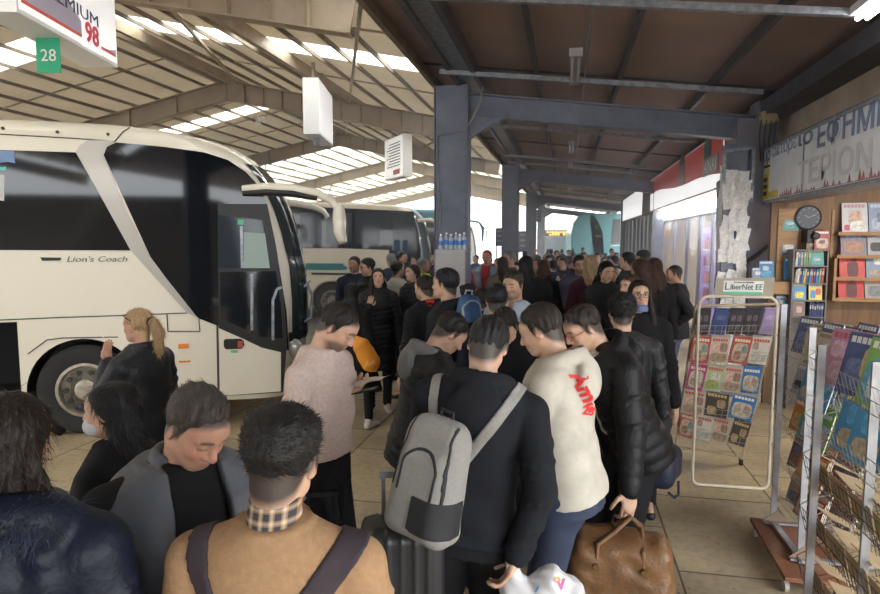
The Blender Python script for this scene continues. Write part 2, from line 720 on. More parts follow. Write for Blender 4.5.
# lit lamp top right, near the wall
lp = at_x(876, 4, 2.3)
e = empty('wall_lamp', lp, 0, 'lit white lamp at the top right under the canopy', 'lamp')
b = MB()
b.box2((-.09, -.8, 0), (.09, .25, .07))
b.build('housing', M_WHITE, e, bevel=.01)
b = MB()
b.tube([(-.035, -.78, -.03), (-.035, .22, -.03)], .02, 10)
b.tube([(.035, -.78, -.03), (.035, .22, -.03)], .02, 10)
b.build('tube', mat('lit_tube', (1, .97, .92), .3, emit=14), e)

# ---- building front on the right
WX = 2.9
w = MB()
w.box2((WX, 11.0, 0), (WX + .2, 11.7, 4.2))           # pier
w.box2((WX, 20.6, 0), (WX + .2, 22.3, 4.2))
w.box2((WX, 30.5, 0), (WX + .2, 34, 4.2))
w.box2((WX, 11.7, 2.95), (WX + .2, 30.5, 4.2))
w.box2((WX, -3, 3.3), (WX + .2, 11.0, 4.3))        # band over the kiosk
w.box2((WX, 33.9, 0), (12, 34.1, 4.2))
w.build('wall_right', mat('building_plaster', (.42, .34, .27), .8, nv=.25, ns=2), kind='structure')
w = MB()
w.box2((WX - .35, -3, cz(2.6) - .32), (WX + .02, 34, cz(2.6) - .12))
w.build('trim_30', M_STEEL_D, kind='structure')
w = MB()
for k in range(3):
    zz = 3.86 + .05 * k
    w.tube([(WX - .05 - .04 * k, y, zz + .02 * sin(y * 2 + k)) for y in np.arange(3.4, 9.3, .5)], .011, 6)
tag(w.build('cable_bundle', mat('dark_cable', (.06, .055, .06), .6), smooth=True), 'dark cables running along the wall top above the Greek newspaper sign', 'cable')
w = MB()
w.box((2.6, 9.15, 3.78), (.2, .12, .18), Matrix.Rotation(R(-15), 3, 'Y'))
jb = w.build('junction_box', mat('box_tan', (.42, .34, .2), .6), bevel=.01)
tag(jb, 'small tan junction box askew on top of the right building column', 'electrical box')
w = MB()
for k in range(4):
    w.tube([(2.5 + .06 * k, 9.1, 3.74), (2.48 + .06 * k, 9.08, 3.5), (2.52 + .05 * k, 9.12, 3.2)], .012, 6)
w.build('cable', mat('dark_cable', (0, 0, 0)), jb, smooth=True, local=Matrix.Identity(4))
# shop interior shell (glass doors look into it)
w = MB()
w.box2((7.2, 11, 0), (7.4, 34, 3.4))
w.box2((WX + .2, 20.9, 0), (7.2, 21.1, 3.4))
w.box2((WX, 11, 3.3), (7.4, 34, 3.4))
w.box2((5.8, 8.9, 0), (7.4, 9.1, 4.3))
w.build('wall_back', mat('shop_wall', (.5, .42, .33), .7), kind='structure')
# ============================================================ COACHES
M_GLASSD = mat('coach_glass', (.006, .007, .010), .05, spec=.5)
M_GLASSG = mat('coach_glass_smoked', (.022, .03, .04), .08, spec=.4)
M_TYRE = mat('tyre_rubber', (.02, .02, .02), .8)
M_RIM = mat('rim_steel', (.42, .38, .32), .35, metal=.8, nv=.3, ns=12)
M_RIMD = mat('rim_dark', (.03, .03, .03), .6)
M_BLACK = mat('black_plastic', (.012, .012, .013), .45)
M_ORANGE = mat('orange_lens', (.75, .22, .02), .25)


def boolean_cut(o, cutters):
    for c in cutters:
        md = o.modifiers.new('b', 'BOOLEAN')
        md.operation = 'DIFFERENCE'
        md.solver = 'EXACT'
        md.object = c
    dg = bpy.context.evaluated_depsgraph_get()
    me = bpy.data.meshes.new_from_object(o.evaluated_get(dg))
    o.modifiers.clear()
    o.data = me
    for c in cutters:
        bpy.data.objects.remove(c)


class Coach:
    """body frame: x forward, the side y=0 faces the platform, body towards +y"""

    def __init__(s, name, O, ang, prof, L=11.5, Wd=2.5, paint=None, label='', cat='coach'):
        s.O, s.ang = Vector(O), ang
        s.n = Vector((sin(ang), -cos(ang), 0))
        s.f = Vector((cos(ang), sin(ang), 0))
        s.root = empty(name, O, ang, label, cat, 'coaches parked in the bays')
        s.L, s.Wd = L, Wd
        s.prof = sorted([(s.loc(px, py).z, s.loc(px, py).x) for px, py in prof])
        s.H = s.prof[-1][0]
        s.inv = Matrix.Rotation(-ang, 4, 'Z') @ Matrix.Translation(-s.O)
        s.paint = paint

    def loc(s, px, py):
        p = at_plane(px, py, s.O, s.n) - s.O
        return Vector((p.dot(s.f), 0, p.z))

    def outline(s, z, off=0., rf=.42, n=14):
        zs = [p[0] for p in s.prof]
        xf = float(np.interp(z, zs, [p[1] for p in s.prof]))
        r = .16                                    # roof edge radius
        dz = max(0, z - (s.H - r))
        ins = r - sqrt(max(0, r * r - dz * dz)) - off
        pts = []
        xb = -s.L - off
        # start rear near corner, go forward along near side, round the front, back along far side
        pts.append((xb, s.Wd / 2))
        pts.append((xb, ins))
        for x in np.linspace(xb, xf - rf, 14)[1:]:
            pts.append((x, ins))
        for k in range(1, n):
            a = pi / 2 * k / n
            pts.append((xf - rf + (rf + off) * sin(a), ins + (rf + off) - (rf + off) * cos(a)))
        for v in np.linspace(ins + rf + off, s.Wd - ins - rf - off, 7):
            pts.append((xf + off + .07 * (1 - ((v - s.Wd / 2) / (s.Wd / 2)) ** 2), v))
        for k in range(1, n):
            a = pi / 2 * k / n
            pts.append((xf - rf + (rf + off) * cos(a), s.Wd - ins - (rf + off) + (rf + off) * sin(a)))
        for x in np.linspace(xf - rf, xb, 14)[:-1]:
            pts.append((x, s.Wd - ins))
        pts.append((xb, s.Wd - ins))
        return [Vector((x, y, z)) for x, y in pts]

    def body(s, zb=.3, cut=None):
        zl = [zb, zb + .04] + list(np.linspace(zb + .3, s.H - .2, 22)) + [s.H - .16 * k for k in (.8, .6, .42, .28, .16, .07, .02, 0)]
        m = MB()
        vs = []
        for z in zl:
            ol = s.outline(z, -.03 if z == zb else 0)
            n = len(ol)
            vs += ol
        fs = grid_mesh(None, n, len(zl), True)
        fs.append(tuple(range(n)))
        fs.append(tuple((len(zl) - 1) * n + i for i in range(n)))
        m.add(vs, fs)
        o = m.build('body', s.paint, s.root, smooth=True)
        if cut:
            cs = []
            for kind, c, sz in cut:
                q = MB()
                if kind == 'cyl':
                    q.lathe((c[0], 0, c[1]), [(sz, -.1), (sz, .42)], 40, 'y')
                else:
                    q.box2(c, sz)
                co = q.build('cutter', M_BLACK, s.root)
                cs.append(co)
            bpy.context.view_layer.update()
            boolean_cut(o, cs)
        return o

    def shell(s, name, m, z0, z1, i0, i1, off=.008, parent=None):
        """strip of the body outline between z0..z1 and outline points i0..i1, set proud of it"""
        zl = list(np.linspace(z0, z1, 16))
        vs = []
        for z in zl:
            vs += s.outline(z, off)[i0:i1]
        n = i1 - i0
        q = MB()
        q.add(vs, grid_mesh(None, n, len(zl)))
        return q.build(name, m, parent or s.root, smooth=True)

    def panel(s, name, pts, m, t=.012, y=0., parent=None, bevel=0):
        """polygon given by photograph points lying in the coach's side"""
        q = MB()
        ps = [s.loc(*p) for p in pts]
        q.prism([(p.x, y, p.z) for p in ps], (0, -t, 0))
        return q.build(name, m, parent or s.root, bevel=bevel)

    def line(s, q, pts, w=.012, t=.006, y=0.):
        ps = [s.loc(*p) for p in pts]
        for a, b in zip(ps[:-1], ps[1:]):
            q.bar((a.x, y - t / 2, a.z), (b.x, y - t / 2, b.z), t, w, up=(0, 0, 1))

    def wheel(s, c, r=.5, rim=.29, y=.02, parts=True):
        e = bpy.data.objects.new('wheel', None)
        COL.objects.link(e)
        e.parent = s.root
        e.location = (c[0], 0, c[1])
        q = MB()
        q.lathe((0, 0, 0), [(rim, y + .3), (r - .02, y + .3), (r, y + .26), (r, y + .03), (r - .03, y), (rim + .05, y - .01), (rim, y + .02)], 48, 'y')
        q.build('tyre', M_TYRE, e, smooth=True)
        q = MB()
        q.lathe((0, 0, 0), [(rim, y + .02), (rim + .012, y - .012), (rim - .02, y - .015), (rim - .045, y + .03), (.17, y + .035), (.12, y + .03), (.11, y - .005), (.08, y - .012), (.02, y - .012)], 40, 'y')
        q.build('rim', M_RIM, e, smooth=True)
        q = MB()
        for k in range(10):
            a = 2 * pi * k / 10
            q.lathe((.20 * cos(a), y + .035, .20 * sin(a)), [(.031, .02), (.031, -.03), (.012, -.034)], 8, 'y')
        for k in range(10):
            a = 2 * pi * (k + .5) / 10
            q.lathe((.155 * cos(a), y + .034, .155 * sin(a)), [(.016, .02), (.016, -.004)], 8, 'y')
        q.build('wheel_nuts', M_RIMD, e, smooth=True)
        return e


P0 = at_d(85, 388, 6.83)
A1 = R(24)
f1 = Vector((cos(A1), sin(A1), 0))
n1 = Vector((sin(A1), -cos(A1), 0))
O1 = at_plane(297, 300, P0, n1)
O1.z = 0
M_CREAM = mat('coach_paint_cream', (.76, .71, .60), .22, coat=.5, spec=.5)
M_SILV = mat('coach_silver', (.46, .43, .39), .3, metal=.35, coat=.3)
M_SEAM = mat('panel_seam', (.05, .045, .04), .6)
prof1 = [(297, 398), (300, 372), (302, 340), (302, 300), (299, 265), (291, 232), (283, 207), (275, 190), (264, 172), (250, 158), (234, 147), (212, 138), (180, 130), (140, 124), (60, 119.5)]
c1 = Coach('coach', O1, A1, prof1, paint=M_CREAM,
           label='nearest cream coach with black side glass and a silver swoosh, parked at far left')
wc = c1.loc(85, 388)
bay = c1.loc(17, 322)
c1.body(cut=[('cyl', (wc.x, .5), .575), ('cyl', (wc.x - 6.1, .5), .575), ('box', (bay.x - 1.35, -.1, .34), (bay.x, 1.3, bay.z))])
c1.wheel((wc.x, .5))
for x in (wc.x, wc.x - 6.1):
    q = MB()
    q.add([(x + .572 * cos(a), y, .5 + .572 * sin(a)) for y in (.004, .40) for a in np.linspace(0, 2 * pi, 41)[:-1]], grid_mesh(None, 40, 2, True) + [tuple(range(40, 80))])
    q.build('wheel_arch', M_BLACK, c1.root, smooth=True)
q = MB()
xa, xb, zz = bay.x - 1.34, bay.x - .01, bay.z - .01
q.add([(x, y, z) for y in (.004, 1.28) for x, z in ((xa, .35), (xb, .35), (xb, zz), (xa, zz))], [(4, 5, 6, 7)] + [(i, (i + 1) % 4, (i + 1) % 4 + 4, i + 4) for i in range(4)])
q.build('luggage_bay', mat('bay_dark', (.03, .03, .032), .8), c1.root)
c1.wheel((wc.x - 6.1, .5))
zz = 3.0
c1.panel('side_window', [(-420, 139), (0, 150), (76, 152.5), (132, 250.5), (0, 250), (-420, 249)], M_GLASSD, .008)
gq = c1.panel('front_side_window', [(104, 155), (107, 147), (116, 142.5), (165, 147), (205, 152.5), (228, 160), (246, 172), (258, 185), (267, 203), (276, 245), (283, 290), (286.5, 311), (289, 350), (283, 350.5), (262, 346), (243, 337), (220, 326.5), (198, 318), (152, 260)], M_GLASSD, .009)
c1.panel('silver_trim', [(76, 152), (80, 145.5), (88, 140.5), (115, 140.7), (107.5, 146), (104, 155), (127, 212), (150, 256), (187, 306), (199, 318.5), (187, 312.5), (131, 250.5), (96, 187)], M_SILV, .014)
q = MB()
c1.line(q, [(-300, 126), (0, 134.2), (75, 138.5), (115, 141.5), (123, 132), (130, 127.5)])
c1.line(q, [(-300, 331), (0, 320), (60, 317.5), (120, 315.5), (187, 313)])
c1.line(q, [(28, 354), (47, 340), (62, 338), (118, 337)])
c1.line(q, [(167, 314.5), (168, 331.5), (200, 331.5), (199, 319)])
c1.line(q, [(217.3, 200), (217.3, 330), (218.5, 396)], .02)
c1.line(q, [(281, 352), (281, 392)], .012)
c1.line(q, [(274, 391), (281, 386), (283, 380)], .012)
q.build('panel_seams', M_SEAM, c1.root)
# pillar of the windscreen is body paint; the windscreen wraps the rounded front
c1.shell('windscreen', mat('windscreen_glass', (.03, .04, .045), .03, spec=.5), 1.05, 3.02, 21, 47, .012)
c1.shell('lower_grille', M_BLACK, .95, 1.06, 20, 48, .012)
# door with its handle, panes and hinge line
dr = c1.panel('door', [(218, 204), (267, 204), (276, 245), (284, 300), (287, 345), (283, 392), (219, 396)], M_BLACK, .012)
c1.panel('door_lower_skin', [(219, 328), (243, 338.5), (262, 347.5), (281, 352), (281, 391), (220, 395.5)], M_CREAM, .02, parent=dr)
c1.panel('door_window', [(218.5, 215), (262, 220), (270, 262), (271, 268), (218.5, 268)], M_GLASSG, .018, parent=dr)
c1.panel('door_window', [(220, 272), (276, 271), (281, 305), (283, 338), (262, 337), (221, 318)], mat('coach_glass_door', (.012, .014, .018), .06, spec=.5), .018, parent=dr)
c1.panel('see_through_panel', [(244, 232), (265, 233.5), (270, 268), (244, 268)], mat('see_through_pale', (.30, .38, .35), .6), .021, parent=dr)  # added pale panel imitating the lighter see-through part of the glass
c1.panel('door_sticker', [(238, 219.5), (244, 220), (244, 225), (238, 224.5)], mat('sticker_green', (.1, .5, .3), .5), .024, parent=dr)
c1.panel('door_rail', [(240, 226), (243, 226), (244, 268), (241, 268)], M_GALV, .0215, parent=dr)
q = MB()
c1.line(q, [(273, 340), (273, 300), (277, 289), (282, 287)], .03, .008, -.016)
c1.line(q, [(252, 274), (252, 330)], .03, .008, -.016)
q.build('grab_rail', M_GALV, dr)
h = c1.panel('door_handle', [(224, 340), (226, 338.6), (241, 338.4), (244, 340.5), (244.5, 345), (242, 348.3), (226, 348.8), (224, 346)], M_BLACK, .035, parent=dr, bevel=.004)
c1.panel('handle_ring', [(238, 340.5), (243, 340.5), (243, 347), (238, 347)], mat('handle_red', (.4, .08, .05), .4), .04, parent=h)
c1.panel('sticker', [(231, 350), (238, 350), (238, 352.5), (231, 352.5)], mat('sticker_green', (.1, .5, .3), .5), .022)
c1.panel('side_marker', [(178.5, 344), (188.5, 343.4), (188.8, 348), (178.8, 348.6)], M_ORANGE, .02, bevel=.003)
c1.panel('side_marker', [(179, 361), (190.5, 360.4), (190.5, 362), (179, 362.6)], M_ORANGE, .015)
q = MB()
for px, py in ((3, 128.2), (57.5, 132), (108, 134.2)):
    p = c1.loc(px, py)
    q.lathe((p.x, 0, p.z), [(.018, 0), (.014, -.02)], 8, 'y')
q.build('roof_bolts', M_SEAM, c1.root)
# lettering on the side
lp = c1.loc(97, 259.3)
lx = c1.loc(127.5, 259).x - c1.loc(67, 259.5).x
lettering("Lion's Coach", (lp.x, -.004, lp.z), (1, 0, 0), (0, 0, 1), .085, mat('badge_grey', (.16, .15, .14), .4, metal=.3), c1.root, width=lx, extrude=.004, shear=.25)
c1.panel('maker_badge', [(40.5, 257.3), (61.5, 257.6), (60, 260.6), (42.5, 260.8)], M_BLACK, .01)
c1.panel('window_sticker', [(-.5, 150.5), (14, 151), (15.5, 163.5), (8, 162), (-.5, 163)], mat('sticker_blue', (.16, .26, .45), .5), .012)
c1.panel('window_sticker', [(-.5, 167), (6.5, 167), (6.5, 170.5), (-.5, 170.5)], mat('sticker_teal', (.1, .5, .45), .5), .012)
c1.panel('window_notice', [(-2, 174), (5, 175), (4.5, 201), (-2, 200)], mat('notice_paper', (.5, .5, .5), .6), .012)
# mirror on its swan-neck arm, near side, and the far-side one
for far in (0, 1):
    base = c1.loc(243, 189)
    y = -.03 if not far else c1.Wd + .03
    sg = -1 if not far else 1
    tip = base.x + 1.1
    zb = base.z
    q = MB()
    arm = [(base.x - .0, y, zb + .0), (base.x + .25, y + sg * .05, zb + .015), (base.x + .55, y + sg * .1, zb - .0), (base.x + .82, y + sg * .12, zb - .05), (base.x + .98, y + sg * .13, zb - .12), (base.x + 1.04, y + sg * .13, zb - .22)]
    q.tube(arm, [.04, .055, .055, .05, .045, .04], 12)
    if not far:
        me_ = q.build('mirror_arm', M_CREAM, c1.root, smooth=True)
        q = MB()
        q.tube([(p[0], p[1] - .015, p[2] - .05) for p in arm[:4]], [.03, .045, .045, .03], 10)
        q.build('arm_underside', M_BLACK, me_, smooth=True)
        q = MB()
        mz = [(-.24, .03), (-.21, .06), (-.1, .075), (.05, .08), (.16, .065), (.22, .03)]
        cx, cyy, czz = base.x + 1.06, y - .13, zb - .38
        vs = []
        for dz, r in mz:
            for k in range(14):
                a = 2 * pi * k / 14
                vs.append((cx + r * cos(a) + .03 * (dz < -.1), cyy + r * 1.5 * sin(a), czz + dz))
        q.add(vs, grid_mesh(None, 14, len(mz), True) + [tuple(range(14)), tuple(range(70, 84))])
        q.build('mirror_head', M_CREAM, c1.root, smooth=True)
    else:
        q.build('far_mirror_arm', M_CREAM, c1.root, smooth=True)
# dashboard clutter low behind the windscreen corner, chrome crest and front lamp
fl = c1.loc(303, 330)
q = MB()
q.lathe((fl.x - .12, .2, .86), [(.1, .0), (.12, -.06), (.07, -.1)], 16, 'y')
q.build('head_lamp', mat('lamp_glass', (.6, .6, .6), .1, metal=.5), c1.root, smooth=True)
q = MB()
for k in range(5):
    q.tube([(fl.x + .02, .35 + .1 * k, 1.15), (fl.x + .10, .35 + .1 * k, 1.2), (fl.x + .12, .35 + .1 * k, 1.45), (fl.x + .06, .35 + .1 * k, 1.62)], .014, 8)
q.tube([(fl.x + .07, .2, 1.2), (fl.x + .12, 1.1, 1.2)], .014, 8)
q.tube([(fl.x + .03, .2, 1.6), (fl.x + .1, 1.1, 1.6)], .014, 8)
q.build('wiper_linkage', M_GALV, c1.root, smooth=True)

# ---- second coach
P2 = at_d(332, 300, 16.8)
A = R(25)
n2 = Vector((sin(A), -cos(A), 0))
O2 = at_plane(420, 300, P2, n2)
O2.z = 0
prof2 = [(424, 292), (425, 270), (424, 250), (421.5, 232), (417.5, 217), (413, 210), (407, 206.5), (396, 204.5), (360, 202.5)]
M_CREAM2 = mat('coach_paint_ivory', (.80, .74, .60), .25, coat=.4)
c2 = Coach('coach', O2, A, prof2, paint=M_CREAM2, label='second cream coach with a teal stripe, behind the crowd left of the column')
w2 = c2.loc(332, 300)
c2.body(cut=[('cyl', (w2.x, .5), .56)])
c2.wheel((w2.x, .5))
c2.panel('side_window', [(150, 203), (296, 206), (413, 211.5), (418, 230), (421, 262), (421, 285), (390, 285), (389, 250), (340, 248.3), (150, 248)], M_GLASSD, .01)
c2.panel('front_side_window', [(392, 213), (414, 216), (417.5, 262), (394, 262)], M_GLASSG, .016)
for a, b in ((300, 322), (326, 352), (355, 380)):
    c2.panel('window_pane', [(a, 212), (b, 213), (b, 245), (a, 244)], M_GLASSG, .016)
c2.panel('teal_stripe', [(150, 262), (340, 263.5), (343, 263.5), (345, 270), (150, 269)], mat('stripe_teal', (.02, .23, .25), .4), .01)
c2.panel('teal_stripe', [(311, 264.2), (342, 264.3), (347, 267), (347, 269.6), (313, 269.6)], mat('stripe_teal', (0, 0, 0)), .012)
c2.panel('dark_stripe', [(311, 272.6), (352, 273), (352, 275), (312, 274.6)], M_BLACK, .012)
c2.shell('windscreen', mat('windscreen_glass', (0, 0, 0)), .95, 2.85, 20, 47, .012)
for k, s_ in enumerate(('seat_back', 'seat_back')):
    c2.panel(s_, [(394 + k * 8, 240), (400 + k * 8, 240), (400 + k * 8, 262), (394 + k * 8, 262)], mat('seat_blue', (.015, .06, .15), .7), .018)
q = MB()
b_ = c2.loc(421, 221)
q.tube([(b_.x - .1, -.03, b_.z), (b_.x + .25, -.12, b_.z + .03), (b_.x + .5, -.17, b_.z - .1), (b_.x + .62, -.18, b_.z - .35), (b_.x + .62, -.18, b_.z - .8)], [.05, .05, .06, .08, .04], 10)
q.build('mirror_arm', M_CREAM2, c2.root, smooth=True)

# ---- coaches behind the first column: a dark one, then blue ones
def far_coach(px, d, ang, H, paint, label, winz=(1.5, 2.9), L=11):
    p = at_d(px, 240, d)
    n = Vector((sin(ang), -cos(ang), 0))
    O = Vector((p.x, p.y, 0))
    c = Coach.__new__(Coach)
    c.O, c.ang, c.n, c.f = O, ang, n, Vector((cos(ang), sin(ang), 0))
    c.root = empty('coach', O, ang, label, 'coach', 'coaches parked in the bays')
    c.L, c.Wd, c.paint, c.H = L, 2.5, paint, H
    c.prof = [(0, 0), (1.0, .02), (1.6, 0), (2.4, -.12), (H - .5, -.3), (H - .25, -.5), (H - .08, -.8), (H, -1.4)]
    c.body(cut=[('cyl', (-2.4, .5), .56)])
    c.wheel((-2.4, .5))
    q = MB()
    q.prism([(-L + .2, 0, winz[0]), (-.45, 0, winz[0]), (-.55, 0, 2.4), (-.8, 0, winz[1]), (-L + .2, 0, winz[1])], (0, -.012, 0))
    q.build('side_window', M_GLASSD, c.root)
    c.shell('windscreen', mat('windscreen_glass', (0, 0, 0)), 1.0, H - .55, 18, 49, .012)
    q = MB()
    z = H - .55
    q.tube([(-.5, -.02, z), (-.05, -.1, z + .05), (.35, -.2, z - .02), (.52, -.22, z - .25), (.52, -.22, z - .85)], [.04, .05, .05, .07, .04], 8)
    q.build('mirror_arm', paint, c.root, smooth=True)
    return c


far_coach(433, 23.5, R(25), 3.45, mat('coach_dark_blue', (.03, .06, .12), .3, coat=.4), 'dark blue coach mostly hidden behind the nearest platform column')
far_coach(470, 27.5, R(24), 3.5, mat('coach_blue_teal', (.05, .2, .30), .3, coat=.4), 'blue coach with a curved blue mirror just right of the nearest column')
far_coach(478, 40, R(25), 3.5, mat('coach_white', (.7, .72, .75), .3, coat=.4), 'pale coach in the glare beyond the blue coach')
far_coach(440, -8.5, R(24), 3.5, mat('coach_silver', (0, 0, 0)), 'silver coach parked behind the photographer')
# city bus facing the camera with an orange destination display
p = at_d(559, 240, 46)
e = empty('city_bus', (p.x - 1.25, p.y, 0), R(-4), 'white city bus facing us with an orange destination display, far down the platform lane', 'bus')
q = MB()
q.box2((0, 0, .3), (2.5, 11, 2.95))
bo = q.build('body', mat('coach_white', (0, 0, 0)), e, bevel=.15)
q = MB()
q.box2((.12, -.03, 1.05), (2.38, .02, 2.35))
q.build('windscreen', mat('windscreen_glare_pale', (.22, .26, .3), .2), e)  # glare on the far glass put into its pale colour
q = MB()
q.box2((.2, -.05, 2.42), (2.3, .02, 2.85))
dp = q.build('destination_display', M_BLACK, e)
q = MB()
random.seed(2)
for k in range(9):
    for r_ in range(3):
        if random.random() < .8:
            q.box2((.34 + k * .2, -.06, 2.49 + r_ * .1), (.49 + k * .2, -.045, 2.57 + r_ * .1))
q.build('display_text', mat('led_orange', (1, .42, .04), .4, emit=2.5), dp)
q = MB()
for x in (.3, 2.2):
    q.lathe((x, -.03, .75), [(.12, 0), (.1, -.03)], 14, 'y')
q.build('head_lamp', M_WHITE, e)
for x in (.05, 2.15):
    q = MB()
    q.lathe((x, 1.6, .48), [(.48, -0), (.48, .28)], 20, 'x')
    q.build('wheel', M_TYRE, e)
# turquoise coach at the far right end, broadside
M_TURQ = mat('coach_turquoise', (.03, .22, .27), .35, coat=.2)
Ot = at_d(571, 240, 41)
e = empty('coach', (Ot.x, Ot.y, 0), R(8), 'turquoise coach standing broadside at the far end behind the feather flag', 'coach', 'coaches parked in the bays')
q = MB()
vs = []
prof = [(.0, .35), (0, 2.6), (.15, 3.3), (.5, 3.75), (1.0, 3.9), (10, 3.9), (10, .35)]
q.prism([(x, 0, z) for x, z in prof], (0, 2.5, 0))
q.build('body', M_TURQ, e, bevel=.08)
q = MB()
q.prism([(2.6, 0, 1.9), (5.5, 0, 2.15), (9.9, 0, 2.3), (9.9, 0, 3.55), (2.7, 0, 3.5)], (0, -.02, 0))
q.build('side_window', M_GLASSG, e)
for x in (2.2, 8):
    q = MB()
    q.lathe((x, -.03, .5), [(.5, 0), (.5, .3)], 24, 'y')
    q.build('wheel', M_TYRE, e)
q = MB()
q.tube([(2.6, -.03, 1.75), (4, -.03, 1.9), (6, -.03, 2.05), (9.9, -.03, 2.15)], .03, 6)
q.build('swoosh_line', M_WHITE, e)
# ============================================================ SIGNS, SHOPS, KIOSK
M_RED = mat('sign_red', (.42, .05, .04), .4)
M_PAPER = mat('paper', (.72, .71, .68), .7, nv=.08, ns=20)
M_INK = mat('ink', (.03, .03, .035), .6)
M_BLUEINK = mat('ink_blue', (.05, .10, .30), .5)
M_WOOD = mat('wood_panel', (.20, .11, .055), .55, nv=.35, ns=2.2, aniso=(6, 6, .7))
M_WOODL = mat('wood_shelf', (.36, .20, .085), .5, nv=.3, ns=3, aniso=(1, 6, 6))


def ghost(name, col):
    return mat(name, col, .5)


# ---- hanging light boxes over the coach bays
def light_box(near, far, zb, zt, th, label, text=None, num=None, face=1):
    """near/far: plan points of the printed face"""
    near, far = Vector((near[0], near[1], 0)), Vector((far[0], far[1], 0))
    d = (far - near).normalized()
    L = (far - near).length
    ang = atan2(d.y, d.x)
    e = empty('hanging_sign', (near.x, near.y, zb), ang, label, 'sign', 'light boxes hung over the coach bays')
    # local: x along the face, printed face at y=0 looking to -y (face=1) or +y
    b = MB()
    h = zt - zb
    y1 = th * face
    b.box2((0, 0, 0), (L, y1, h))
    box = b.build('case', mat('lightbox_case', (.80, .80, .83), .4), e, bevel=.008)
    b = MB()
    b.box2((.03, -.006 * face, .04), (L - .03, 0, h - .03))
    b.build('face_panel', mat('lightbox_face', (.92, .92, .95), .35, emit=.25), e)
    b = MB()
    for x in (L * .2, L * .8):
        b.tube([(x, y1 / 2, h), (x, y1 / 2, h + 1.9)], .03, 8)
    b.build('hanger_pole', M_PURL_L, e)
    return e, L, h


zb1 = at_d(118, 68, 7.0).z
f_far = at_z(118, 68, zb1)
n_near = at_z(17, 12, zb1)
e, L, h = light_box(n_near, f_far, zb1, zb1 + 1.05, .36, 'white petrol advertising light box with red line at the top left corner')
b = MB()
b.box2((.05, -.012, .10), (L - .06, -.004, .13))
b.build('red_line', mat('sign_line_red', (.8, .12, .1), .5), e)
b = MB()
pts = [(.04, .13), (.04, .34)] + [(.04 + (L - .1) * t, .34 + .16 * sin(t * 5.2 + .4) - .06 * t) for t in np.linspace(.03, 1, 24)] + [(L - .06, .13)]
b.prism([(x, -.007, z) for x, z in pts], (0, -.004, 0))
b.build('lilac_wave', mat('sign_lilac', (.50, .47, .62), .5), e)
ang_ = e.rotation_euler.z


def on_box(px, py):
    p = at_plane(px, py, e.location, Vector((sin(ang_), -cos(ang_), 0))) - e.location
    return p.x * cos(ang_) + p.y * sin(ang_), p.z


xr, zr = on_box(97, 24)
xl, zl = on_box(38, -8)
lettering('PREMIUM', ((xr + xl) / 2, -.014, zr + .01), (1, 0, 0), (0, 0, 1), .17, mat('sign_ink_violet', (.09, .07, .16), .5), e, width=xr - xl)
x0, z0 = on_box(83.5, 33)
x1, z1 = on_box(97, 38)
lettering('98', ((x0 + x1) / 2, -.02, (z0 + z1) / 2), (1, 0, 0), (0, 0, 1), .27, mat('sign_ink_pink', (.75, .06, .12), .5), e, width=x1 - x0, bold=.03)
b = MB()
b.box2((x0 - .05, -.0135, (z0 + z1) / 2 - .15), (x1 + .05, -.005, (z0 + z1) / 2 + .14))
b.build('number_panel', MATS['lightbox_face'], e, bevel=.01)
pn = at_z(48, 38, zb1)
bd = empty('bay_number_sign', (pn.x, pn.y, zb1), YAW, 'green bay number 28 plate hanging under the petrol light box', 'sign')
b = MB()
s_ = (pn - CAM).length / FPX
b.box2((-10 * s_, -.006, -27 * s_), (9 * s_, .006, 0))
b.build('plate', mat('sign_green', (.02, .38, .20), .4), bd)
lettering('28', (0, -.01, -14 * s_), (1, 0, 0), (0, 0, 1), .16, M_WHITE, bd, width=12 * s_)

ne = at_d(319.5, 134, 11.5)
fa = at_z(333, 146, ne.z)
e, L, h = light_box(ne, fa, ne.z, ne.z + 1.02, .30, 'blank white light box hanging from a long pole near the middle of the bay roof')
b = MB()
b.tube([(L * .2, .15, h), (L * .2, .15, h + 1.3)], .035)
b.build('hanger_pole', M_PURL_L, e)
b = MB()
b.box2((.45, .1, -.14), (.55, .2, 0))
b.build('lamp_socket', M_GALV, e)
pa = at_d(403, 176, 18.5)
pb = pa + Vector((-.95, 1.3, 0))
e, L, h = light_box(pa, pb, pa.z, pa.z + 1.25, .3, 'white box with a printed list, third light box, beside the column', face=-1)
b = MB()
for k in range(9):
    b.box2((.2, .004, .35 + .085 * k), (L - .25 - .1 * (k % 3), .016, .38 + .085 * k))
b.build('printed_lines', M_INK, e)
b = MB()
b.box2((.25, .004, .1), (.8, .016, .25))
b.build('printed_red', M_RED, e)
# small loudspeakers and lamps under the hall roof
for i, (px, py, d) in enumerate(((426, 26, 8.2), (410, 87, 13), (258, 121, 17), (158, 84, 15))):
    p = at_d(px, py, d)
    e = empty('roof_fitting', p, 0, ['small cone horn loudspeaker under the roof edge near the girder', 'small white twin lamp under the roof, left of the nearest column', 'small white lamp under the roof left of the hanging box', 'small white lamp under the roof above the nearest coach'][i], 'lamp')
    b = MB()
    b.lathe((0, 0, 0), [(.03, .1), (.035, .03), (.08, -.06), (.085, -.08)], 14)
    b.build('cone', M_WHITE, e, smooth=True)
    b = MB()
    zt_ = hz(p.x) - p.z
    b.tube([(0, 0, .08), (0, 0, max(.2, zt_))], .01, 6)
    if i:
        b.lathe((.16, 0, .02), [(.03, .1), (.05, .0), (.06, -.05)], 12)
        b.tube([(-.02, 0, .1), (.16, 0, .1)], .012, 6)
    b.build('stem', M_WHITE, e)

